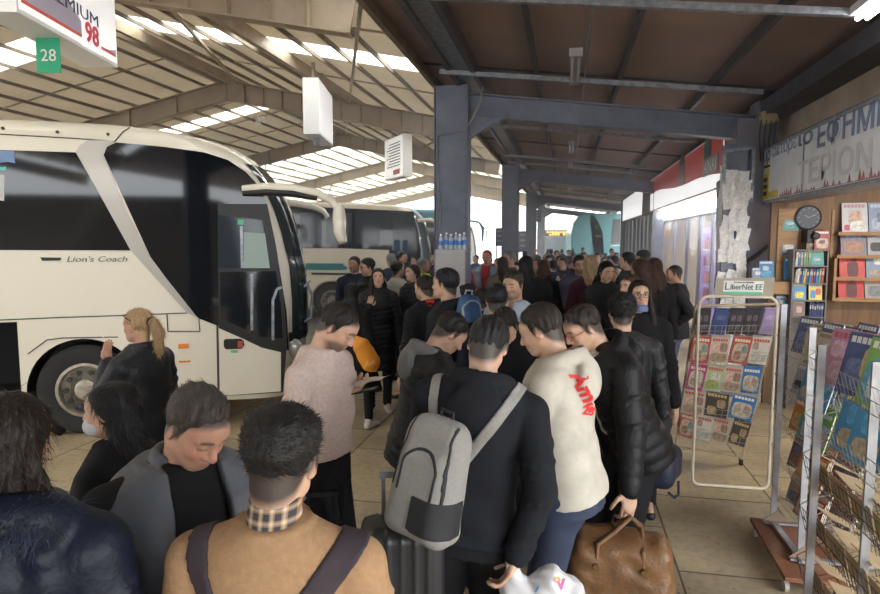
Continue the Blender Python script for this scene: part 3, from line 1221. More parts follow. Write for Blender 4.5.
# ---- electrical cabinet at the first column with bottles on it
cb = at_d(453, 250, 8.2)
e = empty('electrical_cabinet', (cb.x, cb.y, 0), R(4), 'grey metal electrical cabinet at the nearest column with water bottles on top', 'cabinet')
b = MB()
zt_ = at_d(453, 249.5, 8.2).z
b.box2((-.24, 0, 1.15), (.16, .4, zt_))
b.build('case', mat('cabinet_grey', (.42, .40, .40), .5, nv=.08, ns=4), e, bevel=.008)
b = MB()
b.box2((.161, .03, 1.2), (.172, .37, zt_ - .04))
b.build('side_panel', mat('cabinet_grey_blue', (.22, .23, .30), .5), e)
b = MB()
b.box2((-.2, .04, 0), (.12, .36, 1.15))
b.build('plinth', M_STEEL, e)
b = MB()
b.box2((-.03, -.012, 1.5), (-.01, 0, 1.62))
b.build('latch', M_STEEL_D, e)
M_BOT = mat('bottle_plastic', (.75, .85, .95), .1, trans=.0, alpha=.5, spec=.8)
M_BLUE_L = mat('bottle_label_blue', (.05, .22, .60), .4)
b0 = empty('water_bottle', (0, 0, 0), 0, 'x', 'bottle', 'water bottles on the electrical cabinet')
b = MB()
b.lathe((0, 0, 0), [(.02, 0), (.034, .004), (.034, .05), (.031, .06), (.034, .07), (.034, .13), (.03, .15), (.012, .19), (.012, .205)], 16)
b.build('body', M_BOT, b0, smooth=True)
b = MB()
b.lathe((0, 0, 0), [(.035, .06), (.035, .12)], 16)
b.build('bottle_label', M_BLUE_L, b0, smooth=True)
b = MB()
b.lathe((0, 0, .205), [(.015, -.012), (.015, .008), (.013, .01)], 12)
b.build('cap', M_WHITE, b0, smooth=True)
lb = ['leftmost water bottle on the grey cabinet', 'second water bottle from the left on the cabinet', 'third water bottle from the left on the cabinet', 'middle water bottle with blue label on the cabinet', 'water bottle right of the middle one on the cabinet', 'rightmost water bottle on the grey cabinet']
for i in range(6):
    o = b0 if i == 0 else copy_tree(b0)
    x = (-.19, -.12, -.05, .01, .07, .12)[i]
    o.location = (cb.x + x, cb.y + .12 + .05 * (i % 2), zt_)
    o['label'] = lb[i]
    o.scale = (1, 1, 1.05 if i % 2 else .95)

# ---- Greek newspaper agency sign over the kiosk
SX = 2.56
pA, pB = at_x(765, 150, SX), at_x(765, 203, SX)
pC, pD = at_x(880, 95, SX), at_x(880, 178, SX)
ya = pA.y
st, sb = (pA.z + pC.z) / 2, (pB.z + pD.z) / 2
M_SIGNF = mat('sign_silver_face', (.74, .76, .80), .28, nv=.12, ns=2.5, spec=.8)
e = empty('newspaper_sign', (SX, ya, sb), 0, 'long silver Greek newspaper agency sign with faded blue letters over the kiosk', 'sign')
H_ = st - sb
b = MB()
b.box2((0, -ya + 2.6, 0), (.3, 0, H_))
b.build('case', M_STEEL, e)
b = MB()
b.box2((-.006, -1.42, .02), (0, -.02, H_ - .03))
b.box2((-.006, -ya + 2.7, .02), (0, -1.45, H_ - .03))
b.build('face_panel', M_SIGNF, e)
b = MB()
b.box2((-.02, -ya + 2.6, H_ - .03), (0, 0, H_))
b.box2((-.02, -ya + 2.6, -.02), (.3, 0, .0))
b.box2((-.012, -1.445, 0), (-.004, -1.425, H_))
b.build('frame_strip', M_GALV, e)
b = MB()
b.box2((-.010, -.30, .03), (-.006, -.02, H_ - .04))
b.build('pale_panel', mat('sign_pale_yellow', (.62, .60, .40), .4), e)
b = MB()
b.box2((-.012, -.26, .03), (-.009, -.02, .36))
b.box2((-.011, -.62, .03), (-.009, -.26, .12))
b.build('yellow_panel', mat('sign_yellow', (.60, .45, .05), .4, nv=.2), e)
b = MB()
for k in range(3):
    b.box2((-.014, -.20, .08 + .09 * k), (-.011, -.05, .13 + .09 * k))
b.box2((-.013, -.28, .44), (-.010, -.04, .47))
b.build('small_print', M_INK, e)
b = MB()
random.seed(5)
for k in range(60):
    y = -.7 - k * .07
    b.prism([(-.0075, y, .025), (-.0075, y - .075, .025), (-.0075, y - .04, .035 + .10 * random.random() ** 2)], (-.002, 0, 0))
b.build('red_scrapes', mat('faded_red', (.40, .16, .18), .5, nv=.3, ns=20), e)
def sgy(px):
    return at_x(px, 150, SX).y - ya


for s_, p0, p1_, zc, sz, m_ in (('Πρ', 764.5, 771.5, .60, .24, M_BLUEINK), ('ακτορε', 773, 797.5, .62, .22, mat('ink_blue_faded', (.30, .35, .48), .4)),
                           ('ίο', 799, 813, .62, .24, mat('ink_blue_grey', (.16, .19, .32), .45)), ('ΕΦΗΜΕΡΙΔΩΝ', 818, 990, .56, .34, mat('ink_blue_mid', (.17, .21, .36), .45)),
                           ('ΤΕΡΙΟΝ ΝΟΤ', 800, 960, .22, .34, mat('ink_ghost', (.60, .60, .65), .4))):
    y0_, y1_ = sgy(p0), sgy(p1_)
    yc, wd = (y0_ + y1_) / 2, abs(y1_ - y0_)
    lettering(s_, (-.012, yc, zc), (0, -1, 0), (0, 0, 1), sz, m_, e, width=wd, bold=.02, extrude=.001)

# ---- second shop sign (red and white, lit) and its light strip
def shop_sign(y0, y1, zb, zt, label, red=True, X=2.5):
    e = empty('shop_sign', (X, y1, zb), 0, label, 'sign', 'lit shop signs along the building')
    b = MB()
    b.box2((.01, y0 - y1, 0), (.35, 0, zt - zb))
    b.build('case', mat('sign_side_tan', (.30, .25, .2), .6), e)
    b = MB()
    b.box2((0, y0 - y1 + .04, .03), (.01, -.04, zt - zb - .03))
    b.build('face_panel', mat('lit_sign_white', (.9, .9, .92), .4, emit=.4), e)
    if red:
        b = MB()
        L = y1 - y0
        h = zt - zb
        pts = [(0, -.05, h - .04)] + [(0, -.05 - (L - .1) * t, h * (.52 - .30 * t ** 1.5 + .04 * sin(9 * t))) for t in np.linspace(0, 1, 30)] + [(0, -L + .05, h - .04)]
        b.prism(pts, (-.006, 0, 0))
        b.build('red_band', mat('sign_red_lit', (.40, .045, .04), .4, emit=.12), e)
        for y, r, z, w0, w1, z0, z1 in ((-5.4, .34, .72, -5.75, -5.05, .35, .8), (-8.0, .30, .78, -8.9, -7.7, .3, .62)):
            b = MB()
            b.lathe((-.008, y, z), [(r, 0), (r, -.006)], 24, 'x')
            b.build('round_emblem', mat('sign_teal_dark', (.05, .14, .14), .4), e)
            b = MB()
            b.box2((-.02, w0, z0), (-.008, w1, z1))
            b.build('emblem_card', mat('sign_greyish', (.32, .30, .32), .4), e)
        lettering('ANAI', (-.022, -8.3, .45), (0, -1, 0), (0, 0, 1), .32, M_WHITE, e, width=1.0)
    return e


ps0, ps1 = at_x(722, 197, 2.5), at_x(645, 215, 2.5)
shop_sign(ps0.y, 20.3, 3.02, 4.0, 'red and white lit shop sign with round emblems over the glass shopfront')
pt0, pt1 = at_x(639, 200, 2.5), at_x(620, 212, 2.5)
shop_sign(22.4, 30, 3.0, 3.98, 'plain white lit shop sign farther down the building', False)
b = MB()
b.box2((2.6, ps0.y + .1, 2.78), (2.85, 20.2, 2.95))
tag(b.build('light_strip', mat('lit_strip', (1, .98, .95), .3, emit=3.5)), 'bright light strip under the red and white shop sign', 'lamp')

# ---- glazed shopfront below
b = MB()
ys = [11.75, 12.6, 13.6, 14.9, 16.4, 18.2, 20.5]
for y in ys:
    b.box2((2.89, y - .03, 0), (2.96, y + .03, 2.78))
b.box2((2.86, 11.7, 2.70), (2.98, 20.6, 2.80))
b.box2((2.86, 11.7, 0), (2.98, 20.6, .12))
b.build('window_2', mat('window_frame_alu', (.30, .33, .40), .4, metal=.5), kind='structure')
M_PANE = mat('shop_glass', (.75, .85, .9), .02, alpha=.18, spec=.8)
b = MB()
for y0, y1 in zip(ys[:-1], ys[1:]):
    b.box2((2.91, y0 + .05, .12), (2.92, y1 - .05, 2.7))
b.build('window_3', M_PANE, kind='structure')
b = MB()
for k, y in enumerate((22.3, 23.4, 24.6, 25.9, 27.4, 29, 30.5)):
    b.box2((2.7, y - .22, 0), (2.98, y + .22, 3.0))
b.build('wall_pier', mat('pier_grey_blue', (.34, .36, .40), .6), kind='structure')
b = MB()
b.box2((3.0, 22.3, .1), (3.02, 30.5, 2.8))
b.build('window_4', mat('shop_glass_far', (.40, .46, .5), .1), kind='structure')
# tan poster board and drinks fridges behind the glass
pv = at_y(683, 240, 14.9)
for i, (y0, y1, lb_) in enumerate(((13.75, 14.75, 'purple lit drinks fridge behind the shop glass, right one'), (15.0, 16.3, 'purple lit drinks fridge behind the shop glass, left one'))):
    e = empty('drinks_fridge', (3.25, (y0 + y1) / 2, 0), 0, lb_, 'fridge', 'drinks fridges behind the shop glass')
    hw = (y1 - y0) / 2
    b = MB()
    b.box2((.25, -hw, 0), (.7, hw, 2.45))
    b.box2((0, -hw, 0), (.3, -hw + .05, 2.45))
    b.box2((0, hw - .05, 0), (.3, hw, 2.45))
    b.box2((0, -hw, 2.3), (.3, hw, 2.45))
    b.box2((0, -hw, 0), (.3, hw, .3))
    b.build('cabinet', mat('fridge_lilac', (.40, .30, .65), .4, emit=.35), e)
    b = MB()
    for z in (.7, 1.1, 1.5, 1.9):
        b.box2((.02, -hw + .05, z), (.3, hw - .05, z + .03))
    b.build('shelf', M_WHITE, e)
    b = MB()
    random.seed(8 + i)
    for z in (.33, .73, 1.13, 1.53, 1.93):
        y = -hw + .11
        while y < hw - .1:
            b.lathe((.08, y, z), [(.035, 0), (.035, .2), (.014, .25), (.014, .28)], 8, mi=random.choice((0, 1, 2)))
            y += .09
    o = b.build('drink_bottles', [mat('drink_pink', (.65, .12, .30), .3, emit=.1), mat('drink_violet', (.25, .12, .5), .3, emit=.1), mat('drink_orange', (.75, .3, .08), .3, emit=.1)], e, smooth=True)
    o['kind'] = 'stuff'
b = MB()
b.box2((2.95, 11.85, .3), (3.0, 13.2, 2.6))
tag(b.build('tan_blind', mat('blind_tan', (.52, .40, .20), .7, nv=.15, ns=3)), 'tan board covering the shop window nearest the paper-covered pillar', 'board')
b = MB()
b.box2((2.895, 11.85, 1.5), (2.909, 12.5, 2.15))
tag(b.build('poster', mat('poster_tan', (.48, .26, .16), .6, nv=.3, ns=14)), 'brown poster on the shop window beside the paper-covered pillar', 'poster')
me = lettering('Co', (2.905, 12.25, 2.35), (0, -1, .15), (0, 0, 1), .42, mat('script_red', (.65, .04, .03), .4), None, name='window_logo', width=.75)
tag(me, 'red script letters on the shop window above the brown poster', 'lettering')
# lights inside the shop
for y in (13.5, 17.5):
    ld = bpy.data.lights.new('shop_light', 'AREA')
    ld.energy = 90
    ld.size = 1.2
    ld.color = (.95, .95, 1)
    lo = bpy.data.objects.new('shop_light', ld)
    COL.objects.link(lo)
    lo.location = (4.6, y, 3.2)

# ---- grey flared pillar and paper-covered pillar in front
b = MB()
pp = [at_y(px, py, 9.25) for px, py in ((737, 118), (762, 118), (771, 124), (779, 150), (779.5, 205), (778, 226), (770, 243), (757, 254), (745, 261), (741, 275), (741, 330), (722, 330), (722, 180), (737, 170))]
b.prism(pp, (0, .35, 0))
tag(b.build('flared_pillar', mat('pillar_grey', (.19, .19, .23), .5, nv=.25, ns=3), bevel=.01), 'dark grey pillar with a flared curved side between the kiosk and the glass shop', 'column')
b = MB()
q_ = [at_y(px, py, 9.2) for px, py in ((779.8, 150), (780, 206), (778.5, 227), (770.5, 244), (757.5, 255), (745, 262.5))]
b.tube(q_, .03, 8)
tag(b.build('edge_trim', M_BLACK, smooth=True), 'black rubber edging along the curved side of the grey pillar', 'trim')
pl_ = at_y(720, 290, 9.0)
pr_ = at_y(742, 290, 9.0)
e = empty('notice_pillar', ((pl_.x + pr_.x) / 2, 9.0, 0), 0, 'pillar plastered with torn white paper notices left of the kiosk', 'pillar')
hw = (pr_.x - pl_.x) / 2
ztop = at_y(730, 178, 9.0).z
b = MB()
b.box2((-hw, 0, 0), (hw, .22, ztop + .45))
b.build('post', M_STEEL, e)
b = MB()
zf = at_y(730, 176, 9.0).z
for a, c in (((-hw - .02, -.03, zf - .1), (-hw - .02, -.03, zf + .32)), ((-hw - .02, -.03, zf + .32), (hw + .06, -.03, zf + .36)), ((hw + .06, -.03, zf + .36), (hw + .06, -.03, zf - .35))):
    b.bar(a, c, .04, .04, up=(0, 1, 0))
b.build('metal_bracket', M_GALV, e)
b = MB()
random.seed(11)
z = .3
while z < ztop:
    for c_i in range(3):
        x = -hw + (c_i + .5) * 2 * hw / 3 + random.uniform(-.03, .03)
        w_, h_ = random.uniform(.12, .19), random.uniform(.16, .26)
        a = random.uniform(-.3, .3)
        y = -.012 - .012 * random.random()
        if random.random() < .16:
            continue
        nx, nz = 4, 5
        vs = []
        for j in range(nz):
            for i in range(nx):
                u, v = (i / (nx - 1) - .5) * w_, (j / (nz - 1) - .5) * h_
                vs.append((x + u * cos(a) - v * sin(a) + random.uniform(-.004, .004), y - random.uniform(0, .022) - (.03 * random.random() if i in (0, 3) else 0), z + u * sin(a) + v * cos(a) + random.uniform(-.006, .006)))
        b.add(vs, grid_mesh(None, nx, nz))
    # side sheets
    w_ = random.uniform(.14, .2)
    b.add([(-hw - .012, .0, z), (-hw - random.uniform(.012, .05), w_, z + .01), (-hw - random.uniform(.012, .06), w_, z + .2), (-hw - .012, .0, z + .2)], [(0, 1, 2, 3)])
    z += random.uniform(.13, .17)
o = b.build('paper_sheets', mat('paper_weathered', (.85, .85, .87), .7, nv=.2, ns=26), e)
o['kind'] = 'stuff'

# ---- kiosk interior
KY = 8.75
b = MB()
b.box2((2.58, KY, 0), (6.6, KY + .08, 3.1))
b.box2((6.4, 2.4, 0), (6.6, KY, 3.4))
b.build('wall_kiosk', M_WOOD, kind='structure')
b = MB()
b.box2((2.6, 2.4, 3.25), (6.6, KY + .1, 3.4))
b.build('ceiling_kiosk', mat('kiosk_ceiling', (.12, .11, .11), .6), kind='structure')
kl = bpy.data.lights.new('kiosk_light', 'AREA')
kl.energy = 34
kl.shape = 'RECTANGLE'
kl.size, kl.size_y = 1.6, .2
kl.color = (1, .86, .68)
ko = bpy.data.objects.new('kiosk_light', kl)
COL.objects.link(ko)
ko.location = (4.2, 6.2, 3.2)
b = MB()
b.box2((3.4, 6.1, 3.21), (5.0, 6.3, 3.25))
tag(b.build('ceiling_lamp', mat('lit_tube', (0, 0, 0))), 'lit tube lamp inside the kiosk ceiling', 'lamp')

# books and magazines: a few cover designs, copied
def cov(name, base, title, pats, w=.21, h=.285, t=.008):
    """cover facing -y, standing on its lower edge at z=0; pats: (x0,z0,x1,z1,colour) as shares of the cover"""
    ms = [mat('cover_' + name, base, .35, nv=.12, ns=18), mat('cover_%s_title' % name, title, .4), mat('page_edges', (.6, .57, .48), .8)]
    b = MB()
    b.box2((-w / 2, 0, 0), (w / 2, t, h), mi=0)
    b.box2((-w / 2 + .002, .001, .001), (w / 2 + .001, t - .001, h - .001), mi=2)
    for i in range(6):
        if title == base:
            break
        x = -w * .42 + i * w * .14
        b.box2((x, -.0008, h * .84), (x + w * .11, 0, h * .945), mi=1)
    for x0, z0, x1, z1, c in pats:
        ms.append(mat('print_%d_%d_%d' % tuple(int(v * 99) for v in c), c, .45, nv=.45, ns=24))
        n_ = 10
        cx, cz_, rx, rz = (x0 + x1) / 2, (z0 + z1) / 2, (x1 - x0) / 2, (z1 - z0) / 2
        poly = []
        for k in range(n_):
            a = 2 * pi * k / n_
            sx, sz = abs(cos(a)) ** .5 * (1 if cos(a) > 0 else -1), abs(sin(a)) ** .5 * (1 if sin(a) > 0 else -1)
            poly.append((-w / 2 + w * (cx + rx * sx), -.001 - .0002 * len(ms), h * (cz_ + rz * sz)))
        b.prism(poly, (0, .001, 0), mi=len(ms) - 1)
    o = b.build('magazine', ms)
    me = o.data
    bpy.data.objects.remove(o)
    return me


COV = {
    'white nurse portrait magazine': cov('wp', (.62, .64, .70), (.55, .3, .35), [(.25, .1, .8, .75, (.62, .45, .38)), (.3, .02, .85, .4, (.75, .76, .8)), (.08, .08, .3, .28, (.6, .08, .2))]),
    'pale blue mountain magazine': cov('bm', (.28, .36, .55), (.6, .65, .75), [(.1, .1, .9, .5, (.42, .48, .6)), (.3, .35, .7, .7, (.2, .26, .4))]),
    'pale animal magazine': cov('pa', (.60, .55, .56), (.35, .3, .4), [(.2, .15, .85, .6, (.40, .27, .18)), (.3, .45, .6, .75, (.55, .45, .4))]),
    'dark sunset magazine': cov('ds', (.13, .12, .20), (.5, .1, .08), [(.1, .1, .9, .5, (.35, .2, .15)), (.2, .5, .8, .75, (.2, .2, .35))]),
    'silver car magazine': cov('sc', (.33, .35, .42), (.7, .7, .72), [(.1, .15, .6, .45, (.05, .05, .07)), (.5, .3, .95, .6, (.55, .56, .6))]),
    'red cover magazine with a dark figure': cov('rf', (.52, .025, .025), (.85, .8, .8), [(.3, .05, .75, .55, (.10, .015, .02)), (.45, .5, .68, .75, (.14, .02, .025))]),
    'sea and boat magazine': cov('sb', (.20, .28, .42), (.65, .68, .7), [(.1, .08, .9, .3, (.35, .30, .25)), (.3, .45, .85, .72, (.7, .72, .78))]),
    'dark green flower magazine': cov('gf', (.04, .12, .10), (.6, .55, .5), [(.2, .2, .8, .7, (.5, .35, .33)), (.35, .05, .65, .3, (.1, .2, .1))]),
    'grey harbour magazine': cov('gh', (.36, .34, .33), (.6, .5, .4), [(.1, .1, .9, .45, (.2, .22, .25)), (.3, .5, .9, .75, (.5, .3, .2))]),
    'light blue castle magazine': cov('lc', (.22, .42, .62), (.15, .2, .4), [(.2, .05, .8, .35, (.45, .36, .25)), (.1, .4, .9, .7, (.4, .58, .72))]),
    'blue travel book': cov('bt', (.04, .22, .50), (.8, .8, .8), [(.1, .1, .9, .45, (.1, .35, .6)), (.25, .45, .7, .7, (.5, .6, .65))]),
    'teal and yellow guide book': cov('ty', (.05, .28, .30), (.75, .65, .12), [(.1, .1, .9, .6, (.12, .35, .4)), (.2, .3, .7, .45, (.5, .55, .5))]),
    'yellow titled ship book': cov('ys', (.10, .14, .18), (.75, .55, .12), [(.1, .1, .9, .7, (.28, .33, .38)), (.2, .3, .8, .55, (.6, .6, .6))]),
    'bright yellow and blue workbook': cov('yb', (.04, .25, .6), (.85, .75, .1), [(.15, .1, .85, .5, (.75, .65, .1))]),
    'yellow puzzle workbook': cov('yp', (.75, .62, .10), (.1, .15, .5), [(.1, .1, .5, .6, (.1, .3, .6)), (.5, .3, .9, .7, (.6, .1, .1))]),
    'red and white comic book': cov('rc', (.35, .05, .05), (.8, .8, .8), [(.1, .05, .9, .6, (.55, .45, .38)), (.3, .3, .7, .5, (.15, .1, .1))]),
    'brown portrait book': cov('bp', (.20, .09, .07), (.5, .4, .3), [(.3, .2, .75, .65, (.5, .4, .35))]),
    'black grid diary': cov('bd', (.05, .045, .055), (.05, .045, .055), [(.15, .55, .45, .8, (.16, .13, .16)), (.55, .55, .85, .8, (.16, .13, .16)), (.15, .2, .45, .45, (.13, .11, .13)), (.55, .2, .85, .45, (.13, .11, .13))], w=.19),
    'navy diary': cov('nd', (.06, .08, .2), (.06, .08, .2), [(.2, .6, .8, .8, (.12, .15, .3))], w=.19),
    'lilac diary': cov('ld', (.36, .28, .46), (.36, .28, .46), [(.2, .6, .8, .8, (.45, .36, .55))], w=.19),
    'red bordered puzzle magazine': cov('rp', (.50, .10, .10), (.85, .75, .5), [(.1, .08, .9, .8, (.55, .44, .32)), (.2, .15, .6, .5, (.35, .2, .15)), (.55, .4, .85, .7, (.2, .3, .3))], w=.20, h=.27),
    'crossword magazine with portraits': cov('cp', (.58, .50, .42), (.55, .1, .1), [(.06, .06, .94, .4, (.45, .3, .2)), (.1, .4, .5, .8, (.62, .45, .34)), (.5, .45, .92, .8, (.35, .22, .18))], w=.20, h=.27),
    'white crossword magazine with red edge': cov('cw', (.66, .63, .56), (.6, .1, .1), [(.08, .55, .4, .82, (.45, .28, .22)), (.1, .1, .9, .5, (.55, .52, .46))], w=.20, h=.27),
    'green and cream word puzzle magazine': cov('gc', (.50, .52, .34), (.55, .15, .1), [(.1, .1, .8, .45, (.35, .45, .12)), (.3, .45, .85, .75, (.62, .6, .52))], w=.20, h=.27),
    'blue bordered puzzle magazine': cov('bb', (.06, .20, .46), (.85, .85, .85), [(.08, .08, .92, .72, (.58, .56, .46)), (.15, .3, .45, .6, (.55, .4, .3)), (.55, .3, .85, .6, (.4, .28, .22))], w=.20, h=.27),
    'magenta edged puzzle magazine': cov('mp', (.48, .08, .22), (.8, .7, .6), [(.1, .08, .9, .8, (.58, .52, .42)), (.2, .2, .7, .5, (.4, .32, .2))], w=.20, h=.27),
    'black and gold puzzle magazine': cov('bg', (.08, .07, .07), (.6, .45, .2), [(.1, .1, .5, .45, (.5, .36, .2)), (.5, .4, .9, .75, (.42, .28, .18))], w=.20, h=.27),
    'pink children picture book': cov('kp', (.55, .28, .42), (.5, .1, .15), [(.1, .5, .6, .8, (.70, .45, .58)), (.2, .1, .8, .45, (.65, .4, .5))], w=.24, h=.34, t=.006),
    'green and blue children picture book': cov('kg', (.22, .45, .12), (.85, .85, .75), [(.05, .03, .95, .7, (.12, .38, .60)), (.2, .1, .6, .55, (.55, .6, .65)), (.5, .2, .9, .5, (.6, .35, .3))], w=.26, h=.36, t=.006),
    'light blue children picture book': cov('kb', (.08, .30, .55), (.8, .7, .2), [(.1, .08, .8, .4, (.5, .42, .3)), (.2, .45, .9, .8, (.12, .40, .65))], w=.26, h=.36, t=.006),
    'navy children picture book': cov('kn', (.07, .10, .26), (.8, .8, .8), [(.1, .1, .7, .6, (.15, .2, .4)), (.5, .3, .9, .8, (.6, .4, .2))], w=.26, h=.35, t=.006),
    'cream exercise book': cov('ce', (.58, .52, .36), (.3, .2, .15), [(.1, .1, .9, .6, (.5, .43, .3))], w=.22, h=.3, t=.006),
    'orange children book': cov('ko', (.65, .22, .05), (.85, .8, .7), [(.1, .1, .9, .6, (.6, .4, .2))], w=.22, h=.3, t=.006),
}


def book(design, loc, rot=(0, 0, 0), where='', sc=1., group='magazines', name='magazine', cat='magazine', w=None):
    o = bpy.data.objects.new(name, COV[design])
    COL.objects.link(o)
    o.location = loc
    o.rotation_euler = rot
    o.scale = (sc, 1, sc) if not w else (w, 1, sc)
    return tag(o, (design + ' ' + where).strip(), cat, group)


# wall display of magazines, right
MX0 = at_y(838, 240, KY).x
sc_m = 20.5 / 620 * 8.75 / .21          # cover width on the photograph
rows = [(233.5, 'top row'), (256, 'second row'), (278, 'third row'), (298.5, 'bottom row')]
names = [['white nurse portrait magazine', 'pale blue mountain magazine', 'pale animal magazine', 'sea and boat magazine', 'light blue castle magazine'],
         ['dark sunset magazine', 'silver car magazine', 'grey harbour magazine', 'dark green flower magazine', 'pale blue mountain magazine'],
         ['red cover magazine with a dark figure', 'sea and boat magazine', 'dark green flower magazine', 'silver car magazine', 'pale animal magazine'],
         ['red cover magazine with a dark figure', 'grey harbour magazine', 'light blue castle magazine', 'dark sunset magazine', 'white nurse portrait magazine']]
dsp = empty('magazine_display', (MX0 - .06, KY, 0), 0, 'wooden wall rack of four ledges full of magazines at the right edge', 'shelf')
for py, _ in rows:
    b = MB()
    z = at_y(850, py, KY).z
    b.box2((0, -.16, z - .025), (2.1, 0, z))
    b.box2((0, -.16, z), (2.1, -.145, z + .02))
    b.build('ledge', M_WOODL, dsp)
b = MB()
b.box2((-.03, -.02, at_y(850, 300, KY).z), (0, 0, at_y(850, 210, KY).z))
b.box2((0, -.17, at_y(850, 300, KY).z), (-.03, 0, at_y(850, 258, KY).z))
b.build('side_rail', M_WOODL, dsp)
colw = ['first', 'second', 'third', 'fourth', 'fifth']
for (py, rn), ns_ in zip(rows, names):
    z = at_y(850, py, KY).z
    for k, d_ in enumerate(ns_):
        book(d_, (MX0 + .14 + k * .30, KY - .125, z + .004), (R(-12), 0, R(2) * ((k * 7) % 3 - 1)), 'on the %s, %s from the left' % (rn, colw[k]), sc_m * .98, 'magazines on the wall rack')

# narrow bookshelf
sx0, sx1 = at_y(795, 240, 8.5).x, at_y(828, 240, 8.5).x
bs = empty('narrow_bookshelf', ((sx0 + sx1) / 2, 8.5, 0), 0, 'narrow grey bookshelf beside the wall magazine rack in the kiosk', 'bookshelf')
hw = (sx1 - sx0) / 2
zs_ = [at_y(810, py, 8.5).z for py in (317, 300.5, 283.5, 266)]
zt_ = at_y(810, 250, 8.5).z
for z in zs_ + [zt_]:
    b = MB()
    b.box2((-hw, -.02, z - .012), (hw, .24, z + .006))
    b.build('shelf_board', mat('shelf_grey', (.20, .18, .17), .6), bs)
b = MB()
b.box2((-hw - .015, -.02, 0), (-hw, .24, zt_))
b.box2((hw, -.02, 0), (hw + .015, .24, zt_))
b.box2((-hw, .22, 0), (hw, .24, zt_))
b.build('frame', mat('shelf_grey', (0, 0, 0)), bs)
random.seed(3)
spc = {'red': (.42, .05, .05), 'white': (.62, .6, .56), 'yellow': (.65, .5, .1), 'green': (.12, .35, .15), 'blue': (.06, .16, .42), 'dark blue': (.03, .06, .18), 'grey': (.3, .3, .3)}
for si, (zi, sn) in enumerate(zip(zs_, ('bottom shelf', 'third shelf', 'second shelf', 'top shelf'))):
    hgt = .19
    x = -hw + .015
    if si == 1:
        for dn, x_ in (('bright yellow and blue workbook', -hw * .5), ('yellow puzzle workbook', hw * .48)):
            book(dn, ((sx0 + sx1) / 2 + x_, 8.52, zi + .006), (R(-6), 0, 0), 'on the %s of the narrow bookshelf' % sn, .72, 'workbooks on the bookshelf', 'book', 'book')
        continue
    if si == 0:
        book('brown portrait book', ((sx0 + sx1) / 2 - hw * .5, 8.52, zi + .006), (R(-6), 0, 0), 'on the bottom shelf of the narrow bookshelf', .68, 'workbooks on the bookshelf', 'book', 'book')
        x = 0.02
    if si == 3:
        book('teal and yellow guide book', ((sx0 + sx1) / 2 + hw * .45, 8.5, zi + .006), (R(-10), 0, 0), 'leaning on the top shelf of the narrow bookshelf', .7, 'workbooks on the bookshelf', 'book', 'book')
    k = 0
    xe = hw - .03 if si != 3 else hw * .0
    while x < xe:
        cn = random.choice(list(spc)) if si else 'dark blue'
        t_ = random.uniform(.018, .03)
        b = MB()
        hh = hgt + random.uniform(-.03, .0)
        b.box2((0, 0, 0), (t_ * .9, .15, hh), mi=0)
        b.box2((.003, .148, .003), (t_ * .9 - .003, .152, hh - .003), mi=1)
        b.box2((.002, -.001, hh * .55), (t_ * .9 - .002, 0, hh * .8), mi=2)
        o = b.build('book', [mat('spine_' + cn.replace(' ', '_'), spc[cn], .5), mat('page_edges', (0, 0, 0)), mat('spine_print', (.5, .45, .4), .5)])
        o.location = ((sx0 + sx1) / 2 + x, 8.49, zi + .006)
        o.rotation_euler = (0, R(random.uniform(0, 6)) if si == 2 or si == 3 else 0, 0)
        k += 1
        tag(o, '%s book spine on the %s of the narrow bookshelf, %s from the left' % (cn, sn, ['first', 'second', 'third', 'fourth', 'fifth', 'sixth', 'seventh', 'eighth', 'ninth', 'tenth', 'eleventh', 'twelfth', 'thirteenth', 'fourteenth', 'fifteenth', 'sixteenth', 'seventeenth', 'eighteenth', 'nineteenth', 'last'][min(k - 1, 19)]), 'book', 'upright books on the narrow bookshelf')
        x += t_ + .004
# covers pinned or standing on the left boards
for d_, px, py, sc_, rz, wh, y in (('teal and yellow guide book', 790.5, 230.5, .86, 0, 'pinned on the wooden board left of the clock', KY - .03), ('yellow titled ship book', 788.5, 255, .86, 0, 'on the wooden board below the teal book', KY - .03),
                                ('blue travel book', 792, 279, .95, 14, 'standing open on the board left of the narrow bookshelf', KY - .1), ('blue travel book', 766, 278.5, .8, -6, 'standing left of the wooden board beside the pillar', KY - .1),
                                ('sea and boat magazine', 757, 281, .6, 8, 'small one, half hidden by the blue book beside the pillar', KY - .1),
                                ('red and white comic book', 822, 249.5, .82, 0, 'standing on top of the narrow bookshelf', 8.5), ('brown portrait book', 812, 249.5, .6, 0, 'small one on top of the narrow bookshelf', 8.55),
                                ('sea and boat magazine', 782, 311, .7, 0, 'low on the board behind the silver stand', KY - .1), ('blue travel book', 790, 311, .6, 10, 'low on the board behind the silver rack, right one', KY - .12)):
    p = at_y(px, py, y)
    book(d_, (p.x, p.y, p.z), (R(-5), 0, R(rz)), wh, sc_, 'covers shown on the kiosk boards', 'book', 'book')
b = MB()
p = at_y(791, 281, KY)
b.box2((p.x - .45, KY - .2, p.z - .16), (p.x + .02, KY - .022, p.z))
p2_ = at_y(778, 200, KY)
tag(b.build('wooden_ledge', M_WOODL, bevel=.004), 'brown wooden ledge under the blue book left of the bookshelf', 'shelf')
b = MB()
p3 = at_y(782, 240, KY)
b.box2((p3.x - .06, KY - .02, 1.0), (p3.x + .18, KY, 2.55))
tag(b.build('board', M_WOODL), 'wooden board behind the guide books left of the clock', 'board')
p = at_y(808.5, 217.5, KY - .05)
e = empty('wall_clock', p, 0, 'round dark wall clock above the narrow bookshelf', 'clock')
b = MB()
b.lathe((0, 0, 0), [(.15, .05), (.155, .0), (.14, -.015), (.135, 0)], 36, 'y')
b.build('case', mat('clock_rim', (.12, .14, .18), .3, metal=.6), e, smooth=True)
b = MB()
